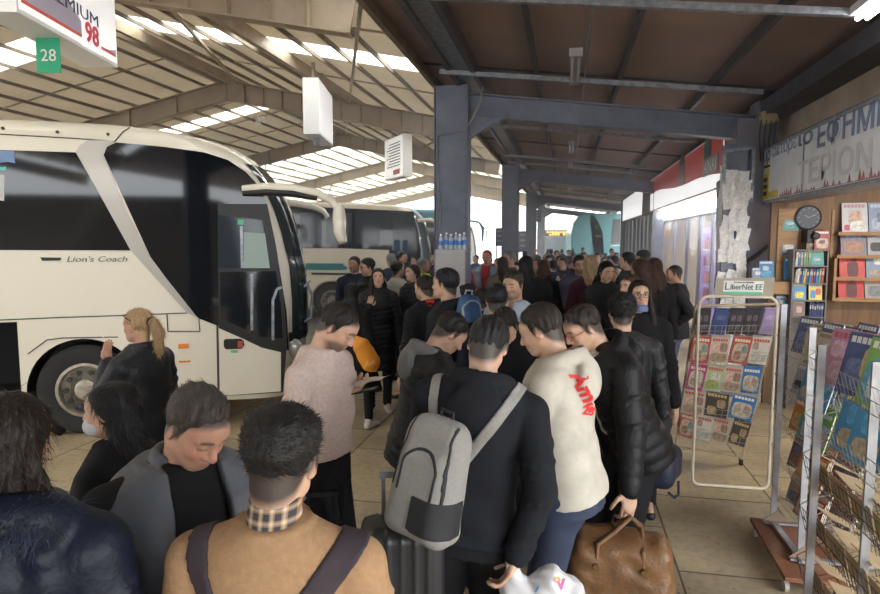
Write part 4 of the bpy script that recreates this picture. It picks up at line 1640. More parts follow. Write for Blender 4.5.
b.lathe((0, -.001, 0), [(.133, .0), (.133, -.003)], 36, 'y')
b.build('dial', mat('clock_dial', (.05, .06, .09), .4), e)
b = MB()
for k in range(12):
    a = k * pi / 6
    b.bar((.105 * sin(a), -.006, .105 * cos(a)), (.125 * sin(a), -.006, .125 * cos(a)), .003, .009, up=(0, 1, 0))
b.bar((0, -.008, 0), (-.05, -.008, .03), .004, .010, up=(0, 1, 0))
b.bar((0, -.009, 0), (.08, -.009, .035), .004, .007, up=(0, 1, 0))
b.build('hands', M_WHITE, e)
b = MB()
p = at_y(812, 236, KY - .1)
b.box2((p.x - .09, p.y - .1, p.z - .09), (p.x + .09, p.y + .1, p.z + .08))
b.lathe((p.x, p.y - .1, p.z), [(.05, .0), (.045, -.05), (.03, -.055)], 14, 'y')
tag(b.build('wall_fan', M_BLACK, bevel=.01), 'small black device mounted under the wall clock', 'device')
# counter with piles in front of the wall
b = MB()
b.box2((3.3, 6.2, 0), (6.2, 8.2, .98))
tag(b.build('counter', mat('counter_mustard', (.45, .30, .06), .5), bevel=.01), 'mustard coloured kiosk counter under the magazine rack', 'counter')
random.seed(21)
pile = ['white', 'lilac', 'blue', 'green', 'red', 'cream', 'pink', 'orange', 'dark', 'yellow']
pc = {'white': (.6, .6, .6), 'lilac': (.3, .18, .45), 'blue': (.1, .25, .55), 'green': (.2, .45, .1), 'red': (.5, .06, .05), 'cream': (.55, .5, .36), 'pink': (.6, .25, .4), 'orange': (.6, .25, .05), 'dark': (.07, .07, .08), 'yellow': (.65, .5, .1)}
spots_ = ['left end', 'centre left', 'centre', 'centre right', 'right end']
for k in range(5):
    z = .98
    for j in range(random.randint(3, 5)):
        cn = pile[(k * 3 + j * 2) % 10]
        b = MB()
        b.box((0, 0, .011), (.27, .2, .02))
        b.box((0, 0, .0225), (.16, .1, .003))
        o = b.build('magazine', mat('pile_' + cn, pc[cn], .45, nv=.2, ns=30))
        o.location = (3.55 + k * .45, 6.42, z)
        o.rotation_euler = (0, 0, random.uniform(-.3, .3))
        tag(o, '%s magazine lying in the pile at the %s of the mustard counter, %s up' % (cn, spots_[k], ['lowest', 'second', 'third', 'fourth', 'fifth'][j]), 'magazine', 'magazines piled on the counter')
        z += .0245
# ============================================================ PEOPLE: signed-distance figures meshed by surface nets
def surf_nets(F, xs, ys, zs):
    nx, ny, nz = F.shape
    S = F < 0
    c = np.zeros((nx - 1, ny - 1, nz - 1), np.uint8)
    for i in (0, 1):
        for j in (0, 1):
            for k in (0, 1):
                c += S[i:nx - 1 + i, j:ny - 1 + j, k:nz - 1 + k]
    act = (c > 0) & (c < 8)
    I, J, K = np.nonzero(act)
    n = len(I)
    if n == 0:
        return np.zeros((0, 3)), np.zeros((0, 4), int)
    idx = -np.ones(act.shape, np.int64)
    idx[I, J, K] = np.arange(n)
    acc = np.zeros((n, 3))
    cnt = np.zeros(n)
    off = [(i, j, k) for i in (0, 1) for j in (0, 1) for k in (0, 1)]
    val = {o: F[I + o[0], J + o[1], K + o[2]] for o in off}
    for a in off:
        for ax in range(3):
            if a[ax]:
                continue
            b = list(a)
            b[ax] = 1
            b = tuple(b)
            va, vb = val[a], val[b]
            m = (va < 0) != (vb < 0)
            t = va[m] / (va[m] - vb[m])
            pa = [xs[I[m] + a[0]], ys[J[m] + a[1]], zs[K[m] + a[2]]]
            pb = [xs[I[m] + b[0]], ys[J[m] + b[1]], zs[K[m] + b[2]]]
            for q in range(3):
                acc[m, q] += pa[q] + (pb[q] - pa[q]) * t
            cnt[m] += 1
    V = acc / cnt[:, None]
    quads = []
    # x edges
    a, b = S[:-1, 1:-1, 1:-1], S[1:, 1:-1, 1:-1]
    i, j, k = np.nonzero(a != b)
    fl = a[i, j, k]
    j1, k1 = j + 1, k + 1
    q = np.stack([idx[i, j1 - 1, k1 - 1], idx[i, j1, k1 - 1], idx[i, j1, k1], idx[i, j1 - 1, k1]], 1)
    q[~fl] = q[~fl][:, ::-1]
    quads.append(q)
    a, b = S[1:-1, :-1, 1:-1], S[1:-1, 1:, 1:-1]
    i, j, k = np.nonzero(a != b)
    fl = a[i, j, k]
    i1, k1 = i + 1, k + 1
    q = np.stack([idx[i1 - 1, j, k1 - 1], idx[i1 - 1, j, k1], idx[i1, j, k1], idx[i1, j, k1 - 1]], 1)
    q[~fl] = q[~fl][:, ::-1]
    quads.append(q)
    a, b = S[1:-1, 1:-1, :-1], S[1:-1, 1:-1, 1:]
    i, j, k = np.nonzero(a != b)
    fl = a[i, j, k]
    i1, j1 = i + 1, j + 1
    q = np.stack([idx[i1 - 1, j1 - 1, k], idx[i1, j1 - 1, k], idx[i1, j1, k], idx[i1 - 1, j1, k]], 1)
    q[~fl] = q[~fl][:, ::-1]
    quads.append(q)
    Q = np.concatenate(quads)
    Q = Q[(Q >= 0).all(1)]
    # one smoothing pass
    for _ in range(1):
        s = np.zeros_like(V)
        w = np.zeros(n)
        for e in range(4):
            p, r = Q[:, e], Q[:, (e + 1) % 4]
            np.add.at(s, p, V[r])
            np.add.at(w, p, 1)
            np.add.at(s, r, V[p])
            np.add.at(w, r, 1)
        w[w == 0] = 1
        V = V * .5 + .5 * s / w[:, None]
    return V, Q


def axis(lo, hi, step, dense=()):
    """coordinates from lo to hi; dense: (centre, half width, finer step)"""
    out = [lo]
    while out[-1] < hi:
        st = step
        for c, h, s in dense:
            if c - h - step < out[-1] < c + h:
                st = min(st, s)
        out.append(out[-1] + st)
    return np.array(out, np.float32)


class Fld:
    def __init__(s, xs, ys, zs):
        s.x, s.y, s.z = xs, ys, zs
        s.F = np.full((len(xs), len(ys), len(zs)), .2, np.float32)

    def sub(s, lo, hi):
        r = []
        for a, l, h in zip((s.x, s.y, s.z), lo, hi):
            i0 = max(0, int(np.searchsorted(a, l)) - 1)
            i1 = min(len(a), int(np.searchsorted(a, h)) + 1)
            r.append((i0, i1))
        return r

    def apply(s, fn, lo, hi, k=0., mode='u'):
        r = s.sub(lo, hi)
        if any(a >= b for a, b in r):
            return
        sl = tuple(slice(a, b) for a, b in r)
        X = s.x[sl[0]][:, None, None]
        Y = s.y[sl[1]][None, :, None]
        Z = s.z[sl[2]][None, None, :]
        d = fn(X, Y, Z)
        f = s.F[sl]
        if mode == 'u':
            if k > 0:
                h = np.clip(.5 + .5 * (f - d) / k, 0, 1)
                s.F[sl] = f * (1 - h) + d * h - k * h * (1 - h)
            else:
                s.F[sl] = np.minimum(f, d)
        elif mode == 's':
            d = -d
            if k > 0:
                h = np.clip(.5 - .5 * (f - d) / k, 0, 1)
                s.F[sl] = f * (1 - h) + d * h + k * h * (1 - h)
            else:
                s.F[sl] = np.maximum(f, d)
        elif mode == 'add':
            s.F[sl] = f + d

    def cap(s, a, b, ra, rb, k=.02, mode='u', rib=None, flat=None):
        a, b = np.array(a, float), np.array(b, float)
        m = max(ra, rb) + k * 1.2 + .015
        lo, hi = np.minimum(a, b) - m, np.maximum(a, b) + m
        ba = b - a
        L2 = max(ba @ ba, 1e-9)

        def fn(X, Y, Z):
            px, py, pz = X - a[0], Y - a[1], Z - a[2]
            t = np.clip((px * ba[0] + py * ba[1] + pz * ba[2]) / L2, 0, 1)
            dx, dy, dz = px - t * ba[0], py - t * ba[1], pz - t * ba[2]
            r = ra + (rb - ra) * t
            if rib:
                r = r + rib[0] * (np.abs(np.sin(t * sqrt(L2) * pi / rib[1])) ** .6 - .6)
            return np.sqrt(dx * dx + dy * dy + dz * dz) - r
        s.apply(fn, lo, hi, k, mode)

    def ell(s, c, r, rot=None, k=.015, mode='u'):
        c = np.array(c, float)
        r = np.array(r, float)
        m = max(r) + k * 1.2 + .01
        Rm = np.array(rot) if rot is not None else np.eye(3)

        def fn(X, Y, Z):
            p = [X - c[0], Y - c[1], Z - c[2]]
            q = [(p[0] * Rm[0][i] + p[1] * Rm[1][i] + p[2] * Rm[2][i]) for i in range(3)]
            k0 = np.sqrt((q[0] / r[0]) ** 2 + (q[1] / r[1]) ** 2 + (q[2] / r[2]) ** 2)
            k1 = np.sqrt((q[0] / r[0] ** 2) ** 2 + (q[1] / r[1] ** 2) ** 2 + (q[2] / r[2] ** 2) ** 2) + 1e-6
            return k0 * (k0 - 1) / k1
        s.apply(fn, c - m, c + m, k, mode)

    def mesh(s, name):
        V, Q = surf_nets(s.F, s.x, s.y, s.z)
        me = bpy.data.meshes.new(name)
        me.vertices.add(len(V))
        me.vertices.foreach_set('co', V.astype(np.float32).ravel())
        me.loops.add(len(Q) * 4)
        me.loops.foreach_set('vertex_index', Q.astype(np.int32).ravel())
        me.polygons.add(len(Q))
        me.polygons.foreach_set('loop_start', np.arange(0, len(Q) * 4, 4, dtype=np.int32))
        me.update(calc_edges=True)
        me.validate()
        me.shade_smooth()
        return me, V


def rotm(yaw=0, pitch=0, roll=0):
    """yaw about z, pitch forward (nods down) about x, roll about y; local forward is +y"""
    return np.array(Matrix.Rotation(yaw, 3, 'Z') @ Matrix.Rotation(-pitch, 3, 'X') @ Matrix.Rotation(roll, 3, 'Y'))


def ik(a, c, l1, l2, pole):
    a, c, pole = np.array(a, float), np.array(c, float), np.array(pole, float)
    d = c - a
    D = np.linalg.norm(d)
    mx = (l1 + l2) * .998
    if D > mx:
        c = a + d / D * mx
        d = c - a
        D = mx
    u = d / D
    x = (l1 * l1 - l2 * l2 + D * D) / (2 * D)
    h = sqrt(max(l1 * l1 - x * x, 0))
    w = pole - u * (pole @ u)
    w /= np.linalg.norm(w) + 1e-9
    return a + u * x + w * h, c


# torso sections: height above the pelvis, half width, half depth, y offset
T_M = [(-.14, .172, .112, -.014), (0, .170, .114, -.008), (.12, .150, .107, .0), (.25, .150, .112, .005), (.36, .160, .118, .0), (.45, .160, .105, -.008), (.50, .130, .082, -.015), (.54, .070, .065, -.018)]
T_F = [(-.14, .175, .116, -.02), (0, .168, .114, -.012), (.12, .128, .092, .0), (.25, .130, .105, .012), (.33, .138, .118, .014), (.43, .138, .098, -.005), (.49, .110, .075, -.012), (.54, .060, .055, -.016)]


class Skel:
    def __init__(s, P):
        s.P = P
        s.h = P.get('h', 1.75)
        q = s.h / 1.75
        s.q = q
        s.sex = P.get('sex', 'm')
        s.bw = P.get('bw', 1.0)
        st = P.get('stance', .10)
        stp = P.get('step', .06)
        lean = R(P.get('lean', 0))
        pel = np.array([P.get('shift', 0), -sin(lean) * .12, .95]) * q
        s.pel = pel
        s.TR = rotm(R(P.get('twist', 0)), lean, R(P.get('side', 0)))
        sw = (.186 if s.sex == 'm' else .160) * s.bw
        s.T = lambda v: pel + s.TR @ (np.array(v, float) * q)
        s.sh = {k: s.T((k * sw, -.015, .432 + P.get('shrug', 0))) for k in (-1, 1)}
        s.neckb = s.T((0, -.02, .52))
        hp = R(P.get('hpitch', 0))
        s.HR = rotm(R(P.get('twist', 0) + P.get('hyaw', 0)), lean + hp, R(P.get('side', 0) + P.get('hroll', 0)))
        s.nd = rotm(0, lean + hp * .55 + .12, 0) @ np.array([0, 0, 1.])
        s.HC = s.neckb + s.nd * .088 * q + s.HR @ np.array([0, .012, .065]) * q
        s.hs = P.get('hs', 1.0) * (1.0 if s.sex == 'm' else .95) * (.5 + .5 * q) * .97
        s.H = lambda v: s.HC + s.HR @ (np.array(v, float) * s.hs)
        s.hip = {k: pel + np.array([k * .09 * q, 0, -.05 * q]) for k in (-1, 1)}
        s.ank = {}
        s.knee = {}
        for k in (-1, 1):
            an = np.array([k * st, (stp * k), .085]) * q
            an = np.array(P.get('ankR' if k > 0 else 'ankL', an / q)) * q
            s.knee[k], s.ank[k] = ik(s.hip[k], an, .425 * q, .41 * q, (0.1 * k, 1, 0))
        s.el, s.wr, s.hd, s.hn = {}, {}, {}, {}
        for k, key in ((-1, 'L'), (1, 'R')):
            t = P.get('hand' + key, (k * (sw + .105), .03, .82))
            pole = P.get('pole' + key, (k * .5, -1, -.3))
            s.el[k], s.wr[k] = ik(s.sh[k], np.array(t) * q, .285 * q, .255 * q, pole)
            fd = s.wr[k] - s.el[k]
            fd /= np.linalg.norm(fd)
            s.hd[k] = np.array(P.get('hdir' + key, fd), float)
            s.hd[k] /= np.linalg.norm(s.hd[k])
            nn = np.array(P.get('palm' + key, (-k, 0, 0)), float)
            nn = nn - s.hd[k] * (nn @ s.hd[k])
            s.hn[k] = nn / np.linalg.norm(nn)
        s.tab = T_M if s.sex == 'm' else T_F

    def bounds(s, infl=.12):
        pts = [s.HC, s.pel] + [d[k] for d in (s.sh, s.el, s.wr, s.knee, s.ank) for k in (-1, 1)]
        pts = np.array(pts)
        return pts.min(0) - infl - .08, pts.max(0) + infl + .1

    def torso(s, f, infl, z0=-.12, z1=.54, k=.03, depth=0., fat=1., rib=None, wav=0., flare=0., top=True, seed=0):
        q, tab = s.q, s.tab
        zz = [t[0] for t in tab]
        aa = [(t[1] * (s.bw if t[0] < .5 else 1) * fat + infl) for t in tab]
        bb = [(t[2] * fat + infl + depth) for t in tab]
        oo = [t[3] for t in tab]
        TR, pel = s.TR, s.pel
        m = .34 * q
        c = s.T((0, 0, (z0 + z1) / 2))
        lo = c - m - abs(z1 - z0) / 2 * q
        hi = c + m + abs(z1 - z0) / 2 * q
        rs = np.random.RandomState(seed + 5)
        ph = rs.rand(6) * 6

        def fn(X, Y, Z):
            p = [X - pel[0], Y - pel[1], Z - pel[2]]
            u = (p[0] * TR[0][0] + p[1] * TR[1][0] + p[2] * TR[2][0]) / q
            v = (p[0] * TR[0][1] + p[1] * TR[1][1] + p[2] * TR[2][1]) / q
            w = (p[0] * TR[0][2] + p[1] * TR[1][2] + p[2] * TR[2][2]) / q
            a = np.interp(w, zz, aa) + flare * np.clip(.1 - w, 0, 1)
            b = np.interp(w, zz, bb) + flare * np.clip(.1 - w, 0, 1)
            o = np.interp(w, zz, oo)
            e = 2.4
            rr = (np.abs(u / a) ** e + np.abs((v - o) / b) ** e) ** (1 / e)
            d = (rr - 1) * np.minimum(a, b)
            if rib:
                d = d - rib[0] * (np.abs(np.sin((w + .02 * np.sin(u * 9)) * pi / rib[1])) ** .6 - .6)
            if wav:
                d = d - wav * (np.sin(w * 38 + 3 * np.sin(u * 7 + ph[0]) + ph[1]) * .5 + np.sin(u * 26 + w * 12 + 2 * np.sin(w * 9 + ph[2]) + ph[3]) * .5)
            return np.maximum(d, np.maximum(z0 - w, w - z1 - (0 if top else .0))) * q
        f.apply(fn, lo, hi, k * q)

    def hand(s, f, k, curl=.5, fine=True, spread=.2):
        q = s.q * (1.0 if s.sex == 'm' else .9)
        w, d, n = s.wr[k], s.hd[k], s.hn[k]
        side = np.cross(d, n) * k          # towards the thumb for a palm facing inwards
        side /= np.linalg.norm(side)
        ts = side if s.P.get('thumb', 1) > 0 else -side
        if not fine:
            f.cap(w, w + d * .09 * q, .03 * q, .028 * q, .02)
            f.cap(w + d * .09 * q, w + d * .15 * q + n * .03 * curl, .024 * q, .018 * q, .015)
            f.cap(w + d * .03 * q, w + d * .08 * q + ts * .045 * q, .014 * q, .01 * q, .01)
            return
        c = w + d * .05 * q
        Rm = np.stack([d, ts, n], 1)
        f.ell(c, (.055 * q, .040 * q, .019 * q), Rm, .012)
        f.cap(w - d * .02, w + d * .03 * q, .026 * q, .025 * q, .015)
        for i, (o, L) in enumerate(((.030, .072), (.010, .080), (-.010, .074), (-.028, .058))):
            b = w + d * .088 * q + ts * o * q
            ang = 0
            dd = d + ts * o * spread * 6
            dd /= np.linalg.norm(dd)
            p = b - dd * .02
            r = .0092 * q
            for j, fr in enumerate((.45, .32, .26)):
                ang = curl * (j + .6) * .62
                v = dd * cos(ang) + n * sin(ang)
                p2 = p + v * (L * fr + (.018 if j == 0 else 0)) * q
                f.cap(p, p2, r, r * .92, .004)
                p, r = p2, r * .9
        p = w + d * .022 * q + ts * .026 * q
        p2 = p + (d * .55 + ts * .75 + n * .25) * .04 * q
        p3 = p2 + (d * .85 + ts * .25 + n * (.25 + .4 * curl)) * .032 * q
        p4 = p3 + (d * .85 - ts * .1 * curl + n * (.3 + .5 * curl)) * .024 * q
        f.cap(p, p2, .015 * q, .011 * q, .008)
        f.cap(p2, p3, .0105 * q, .0098 * q, .004)
        f.cap(p3, p4, .0098 * q, .0085 * q, .004)

    def head(s, f, fine=True):
        H, HR, q = s.H, s.HR, s.hs
        fem = s.sex != 'm'
        E = lambda c, r, k=.015, mode='u', rot=None: f.ell(H(c), np.array(r) * q, HR if rot is None else HR @ rot, k, mode)
        C = lambda a, b, ra, rb, k=.01, mode='u': f.cap(H(a), H(b), ra * q, rb * q, k, mode)
        E((0, -.018, .030), (.075, .094, .086))
        E((0, .020, -.020), (.062 if not fem else .058, .072, .080), .03)
        E((0, .052, -.074), (.034 if not fem else .028, .032, .026), .03)       # chin
        C((-.050, .004, -.052), (-.018, .058, -.080), .020, .016, .03)
        C((.050, .004, -.052), (.018, .058, -.080), .020, .016, .03)
        E((0, .058, .045), (.050, .030, .035), .03)
        if fine:
            for k in (-1, 1):
                E((k * .033, .062, -.022), (.022, .018, .018), .02)              # cheek
                C((k * .012, .084, .030), (k * .045, .070, .028), .0095 if not fem else .007, .008, .014)   # brow
                E((k * .0315, .094, .012), (.017, .014, .011), .012, 's')        # socket
                E((k * .0315, .074, .010), (.0135, .0125, .0125), .003)          # eyeball lids
            C((0, .082, .022), (0, .107, -.020), .0085, .0125, .010)
            E((0, .104, -.024), (.014, .012, .010), .006)
            for k in (-1, 1):
                E((k * .013, .095, -.026), (.009, .010, .008), .006)
                E((k * .006, .102, -.034), (.0035, .005, .003), .003, 's')
            E((0, .080, -.052), (.026, .016, .018), .012)
            C((-.019, .086, -.0505), (.019, .086, -.0505), .0045, .0045, .005)
            E((0, .092, -.0485), (.012, .007, .005), .004)
            E((0, .090, -.0585), (.015, .008, .0055), .004)
            C((-.022, .094, -.0538), (.022, .094, -.0538), .0016, .0016, .002, 's')
        else:
            C((0, .082, .018), (0, .103, -.020), .010, .014, .012)
            E((0, .082, -.052), (.024, .014, .012), .012)
        for k in (-1, 1):                                                          # ears
            rt = np.array(Matrix.Rotation(k * R(-22), 3, 'Z') @ Matrix.Rotation(R(-12), 3, 'X'))
            E((k * .079, -.008, -.002), (.009, .019, .032), .008, 'u', rt)
            if fine:
                E((k * .087, -.004, .002), (.006, .010, .018), .005, 's', rt)
        nr = .053 if not fem else .045
        f.cap(s.neckb - s.nd * .03, s.H((0, -.030, -.045)), nr * s.q * 1.12, nr * s.q, .025)
        f.cap(s.H((0, -.03, -.05)), s.H((0, -.035, -.01)), nr * s.q, nr * s.q, .02)


def tint_body(me, V, sk, skin, P):
    """skin albedo per vertex: lips, brows' shadow of stubble, close-cropped fade"""
    q = sk.hs
    L = (V - sk.HC) @ sk.HR / q
    c = np.tile(np.array(list(skin) + [1.]), (len(V), 1))
    x, y, z = L[:, 0], L[:, 1], L[:, 2]
    near = (np.abs(z) < .16) & (np.abs(x) < .12) & (np.abs(y) < .15)

    def mixin(m, col, w):
        m = (m * w)[:, None]
        c[:, :3] = c[:, :3] * (1 - m) + np.array(col) * m
    sm = lambda v, a, b: np.clip((v - a) / (b - a), 0, 1)
    lip = near * sm(.027 - np.abs(x), 0, .005) * sm(.0095 - np.abs(z + .0535), 0, .003) * sm(y, .078, .084)
    mixin(lip, P.get('lip', (.42, .13, .11) if P.get('sex') == 'f' else (.40, .17, .13)), .8)
    blush = near * sm(.03 - np.sqrt((np.abs(x) - .042) ** 2 + (z + .022) ** 2), 0, .02) * (y > .03)
    mixin(blush, (skin[0] * 1.0, skin[1] * .72, skin[2] * .68), .45)
    ear = near * sm(np.abs(x), .078, .088) * (np.abs(z) < .04)
    mixin(ear, (skin[0] * .95, skin[1] * .66, skin[2] * .6), .6)
    nose = near * sm(y, .104, .114) * (z > -.04)
    mixin(nose, (skin[0] * 1, skin[1] * .75, skin[2] * .7), .5)
    brow = near * (np.abs(x) > .012) * (np.abs(x) < .05) * sm(.0075 - np.abs(z - (.034 - .0 * x) + .25 * np.clip(np.abs(x) - .035, 0, 1)), 0, .003) * (y > .055)
    mixin(brow, P.get('browcol', P.get('haircol', (.03, .02, .015))), .75)
    lash = near * sm(.016 - np.abs(np.abs(x) - .0315), 0, .004) * sm(.004 - np.abs(z - (.012 if P.get('eyes') else .004)), 0, .003) * (y > .07)
    mixin(lash, (.03, .02, .015), .7)
    b = P.get('beard', 0)
    if b:
        lo = near * sm(-.030 - z - .5 * np.clip(.05 - y, 0, .1), 0, .022) * sm(y, -.01, .03) * (1 - lip) * sm(z, -.135, -.105)
        under = near * (1 - sm(np.abs(x), .012, .02) * sm(.075 - y, -.02, .0) * 0)
        hc = P.get('haircol', (.03, .02, .015))
        mixin(lo * under, hc, b)
    hs = P.get('hair')
    if hs and hs['style'] == 'short':
        dz_ = .022 if P.get('fade') else .010
        m = near * sm(z - np.interp(y, HL_Y, HL_Z['m']) + dz_, 0, dz_ + .012) * (y < .1 - hs.get('recede', 0))
        mixin(m, [v * 1.2 for v in hs.get('col', (.02, .015, .012))], .94)
    at = me.color_attributes.new('tint', 'FLOAT_COLOR', 'POINT')
    at.data.foreach_set('color', np.clip(c, 0, 1).astype(np.float32).ravel())


HL_Y = [-.14, -.085, -.05, -.028, -.010, .004, .016, .030, .060, .085, .12]
HL_Z = {'m': [-.092, -.090, -.062, -.030, .020, -.018, -.012, .046, .066, .078, .09], 'fade': [-.066, -.064, -.035, .000, .02, .025, .03, .050, .066, .078, .09]}


def hair_short(sk, P, hs, res):
    """cap of hair over the skull plus strands"""
    q = sk.hs
    c = sk.H((0, -.01, .03))
    r = .16
    f = Fld(*[np.arange(c[i] - r, c[i] + r, res, dtype=np.float32) for i in range(3)])
    t = hs.get('t', .014) * .55
    top = hs.get('top', t * 2.5) * .75
    HR, HC = sk.HR, sk.HC
    hl = hs.get('line', 'm')
    rs = np.random.RandomState(hs.get('seed', 1))
    ph = rs.rand(8) * 6
    curl = hs.get('curl', 0)
    bald = hs.get('recede', 0)

    def loc(X, Y, Z):
        p = [X - HC[0], Y - HC[1], Z - HC[2]]
        return [(p[0] * HR[0][i] + p[1] * HR[1][i] + p[2] * HR[2][i]) / q for i in range(3)]

    def fn(X, Y, Z):
        u, v, w = loc(X, Y, Z)
        th = t + (top - t) * np.clip(w / .09, 0, 1) - .006 * np.clip(-w / .05, 0, 1)
        ln_ = np.interp(v, HL_Y, HL_Z[hl])
        th = th * np.clip((w - ln_) / .045, .05, 1) ** .6
        if hs.get('quiff'):
            th = th + hs['quiff'] * np.clip(v / .08, 0, 1) * np.clip((w - .05) / .04, 0, 1)
        a, b, cc = .0760 + th, .0945 + th, .0865 + th
        k0 = np.sqrt((u / a) ** 2 + ((v + .018) / b) ** 2 + ((w - .03) / cc) ** 2)
        d = (k0 - 1) * .085
        if curl:
            d = d - curl * (np.sin(u * 190 + 2 * np.sin(w * 90 + ph[0]) + ph[1]) * np.sin(v * 170 + 2 * np.sin(u * 80) + ph[2]) * .6 + np.sin(w * 150 + ph[3] + 2 * np.sin(v * 100)) * .4)
        else:
            d = d - .0022 * np.sin(u * 210 + 4 * np.sin(v * 26 + ph[0]) + ph[1]) - .0015 * np.sin(v * 160 + 5 * np.sin(u * 30 + ph[2]))
        line = np.interp(v - bald * (np.abs(np.abs(u) - .045) < .02) * 0, HL_Y, HL_Z[hl])
        line = np.where(v > .02, line + bald * .35 * np.clip((v - .02) / .06, 0, 1) + .05 * np.clip(np.abs(u) - .045, 0, 1) * 0, line)
        cut = (line - w) * .75
        ffx = (v - (.098 - bald))
        return np.maximum(np.maximum(d, cut), ffx) * q
    f.apply(fn, c - r, c + r, 0)
    me, V = f.mesh('hair')
    n = hs.get('strands', 0)
    if n and len(V):
        # strands grow from the cap's surface, combed back/forward with some lift
        me.update()
        N = len(me.vertices)
        nor = np.zeros(N * 3, np.float32)
        me.vertices.foreach_get('normal', nor)
        nor = nor.reshape(-1, 3)
        L = (V - HC) @ HR / q
        lineV = np.interp(L[:, 1], HL_Y, HL_Z[hl])
        outer = ((nor * (V - sk.H((0, -.018, .03)))).sum(1) > 0) & (L[:, 2] > lineV + .004)
        cand = np.nonzero(outer)[0]
        if len(cand):
            idx = cand[rs.randint(0, len(cand), n)]
            comb = HR @ np.array(hs.get('comb', (0, .4, -.3)), float)
            ln = hs.get('slen', .022) * .75
            add_strands(me, V[idx] - nor[idx] * .004, nor[idx], comb, ln, rs, hs.get('lift', .5) * .7, hs.get('sw', .0011))
    return me


def add_strands(me, P0, N0, comb, ln, rs, lift, sw):
    n = len(P0)
    down = comb - N0 * (N0 @ comb)[:, None]
    down /= np.linalg.norm(down, axis=1)[:, None] + 1e-6
    down = down + rs.randn(n, 3) * .35
    L = ln * (.6 + .7 * rs.rand(n))[:, None]
    p1 = P0 + (N0 * lift + down * .8) * L * .5
    p2 = p1 + (N0 * lift * .3 + down) * L * .5
    side = np.cross(N0, down)
    side /= np.linalg.norm(side, axis=1)[:, None] + 1e-6
    vs = np.stack([P0 - side * sw, P0 + side * sw, p1 - side * sw * .8, p1 + side * sw * .8, p2], 1).reshape(-1, 3)
    b0 = len(me.vertices)
    old = np.zeros(b0 * 3, np.float32)
    me.vertices.foreach_get('co', old)
    lv = np.zeros(len(me.loops), np.int32)
    me.loops.foreach_get('vertex_index', lv)
    ls = np.zeros(len(me.polygons), np.int32)
    me.polygons.foreach_get('loop_start', ls)
    base = b0 + np.arange(n) * 5
    quad = np.stack([base, base + 1, base + 3, base + 2], 1).ravel()
    tri = np.stack([base + 2, base + 3, base + 4], 1).ravel()
    me.clear_geometry()
    me.vertices.add(b0 + 5 * n)
    me.vertices.foreach_set('co', np.concatenate([old, vs.astype(np.float32).ravel()]))
    nl = len(lv) + len(quad) + len(tri)
    me.loops.add(nl)
    me.loops.foreach_set('vertex_index', np.concatenate([lv, quad, tri]).astype(np.int32))
    st = np.concatenate([ls, len(lv) + np.arange(n) * 4, len(lv) + 4 * n + np.arange(n) * 3]).astype(np.int32)
    me.polygons.add(len(st))
    me.polygons.foreach_set('loop_start', st)
    me.update(calc_edges=True)
    me.shade_smooth()


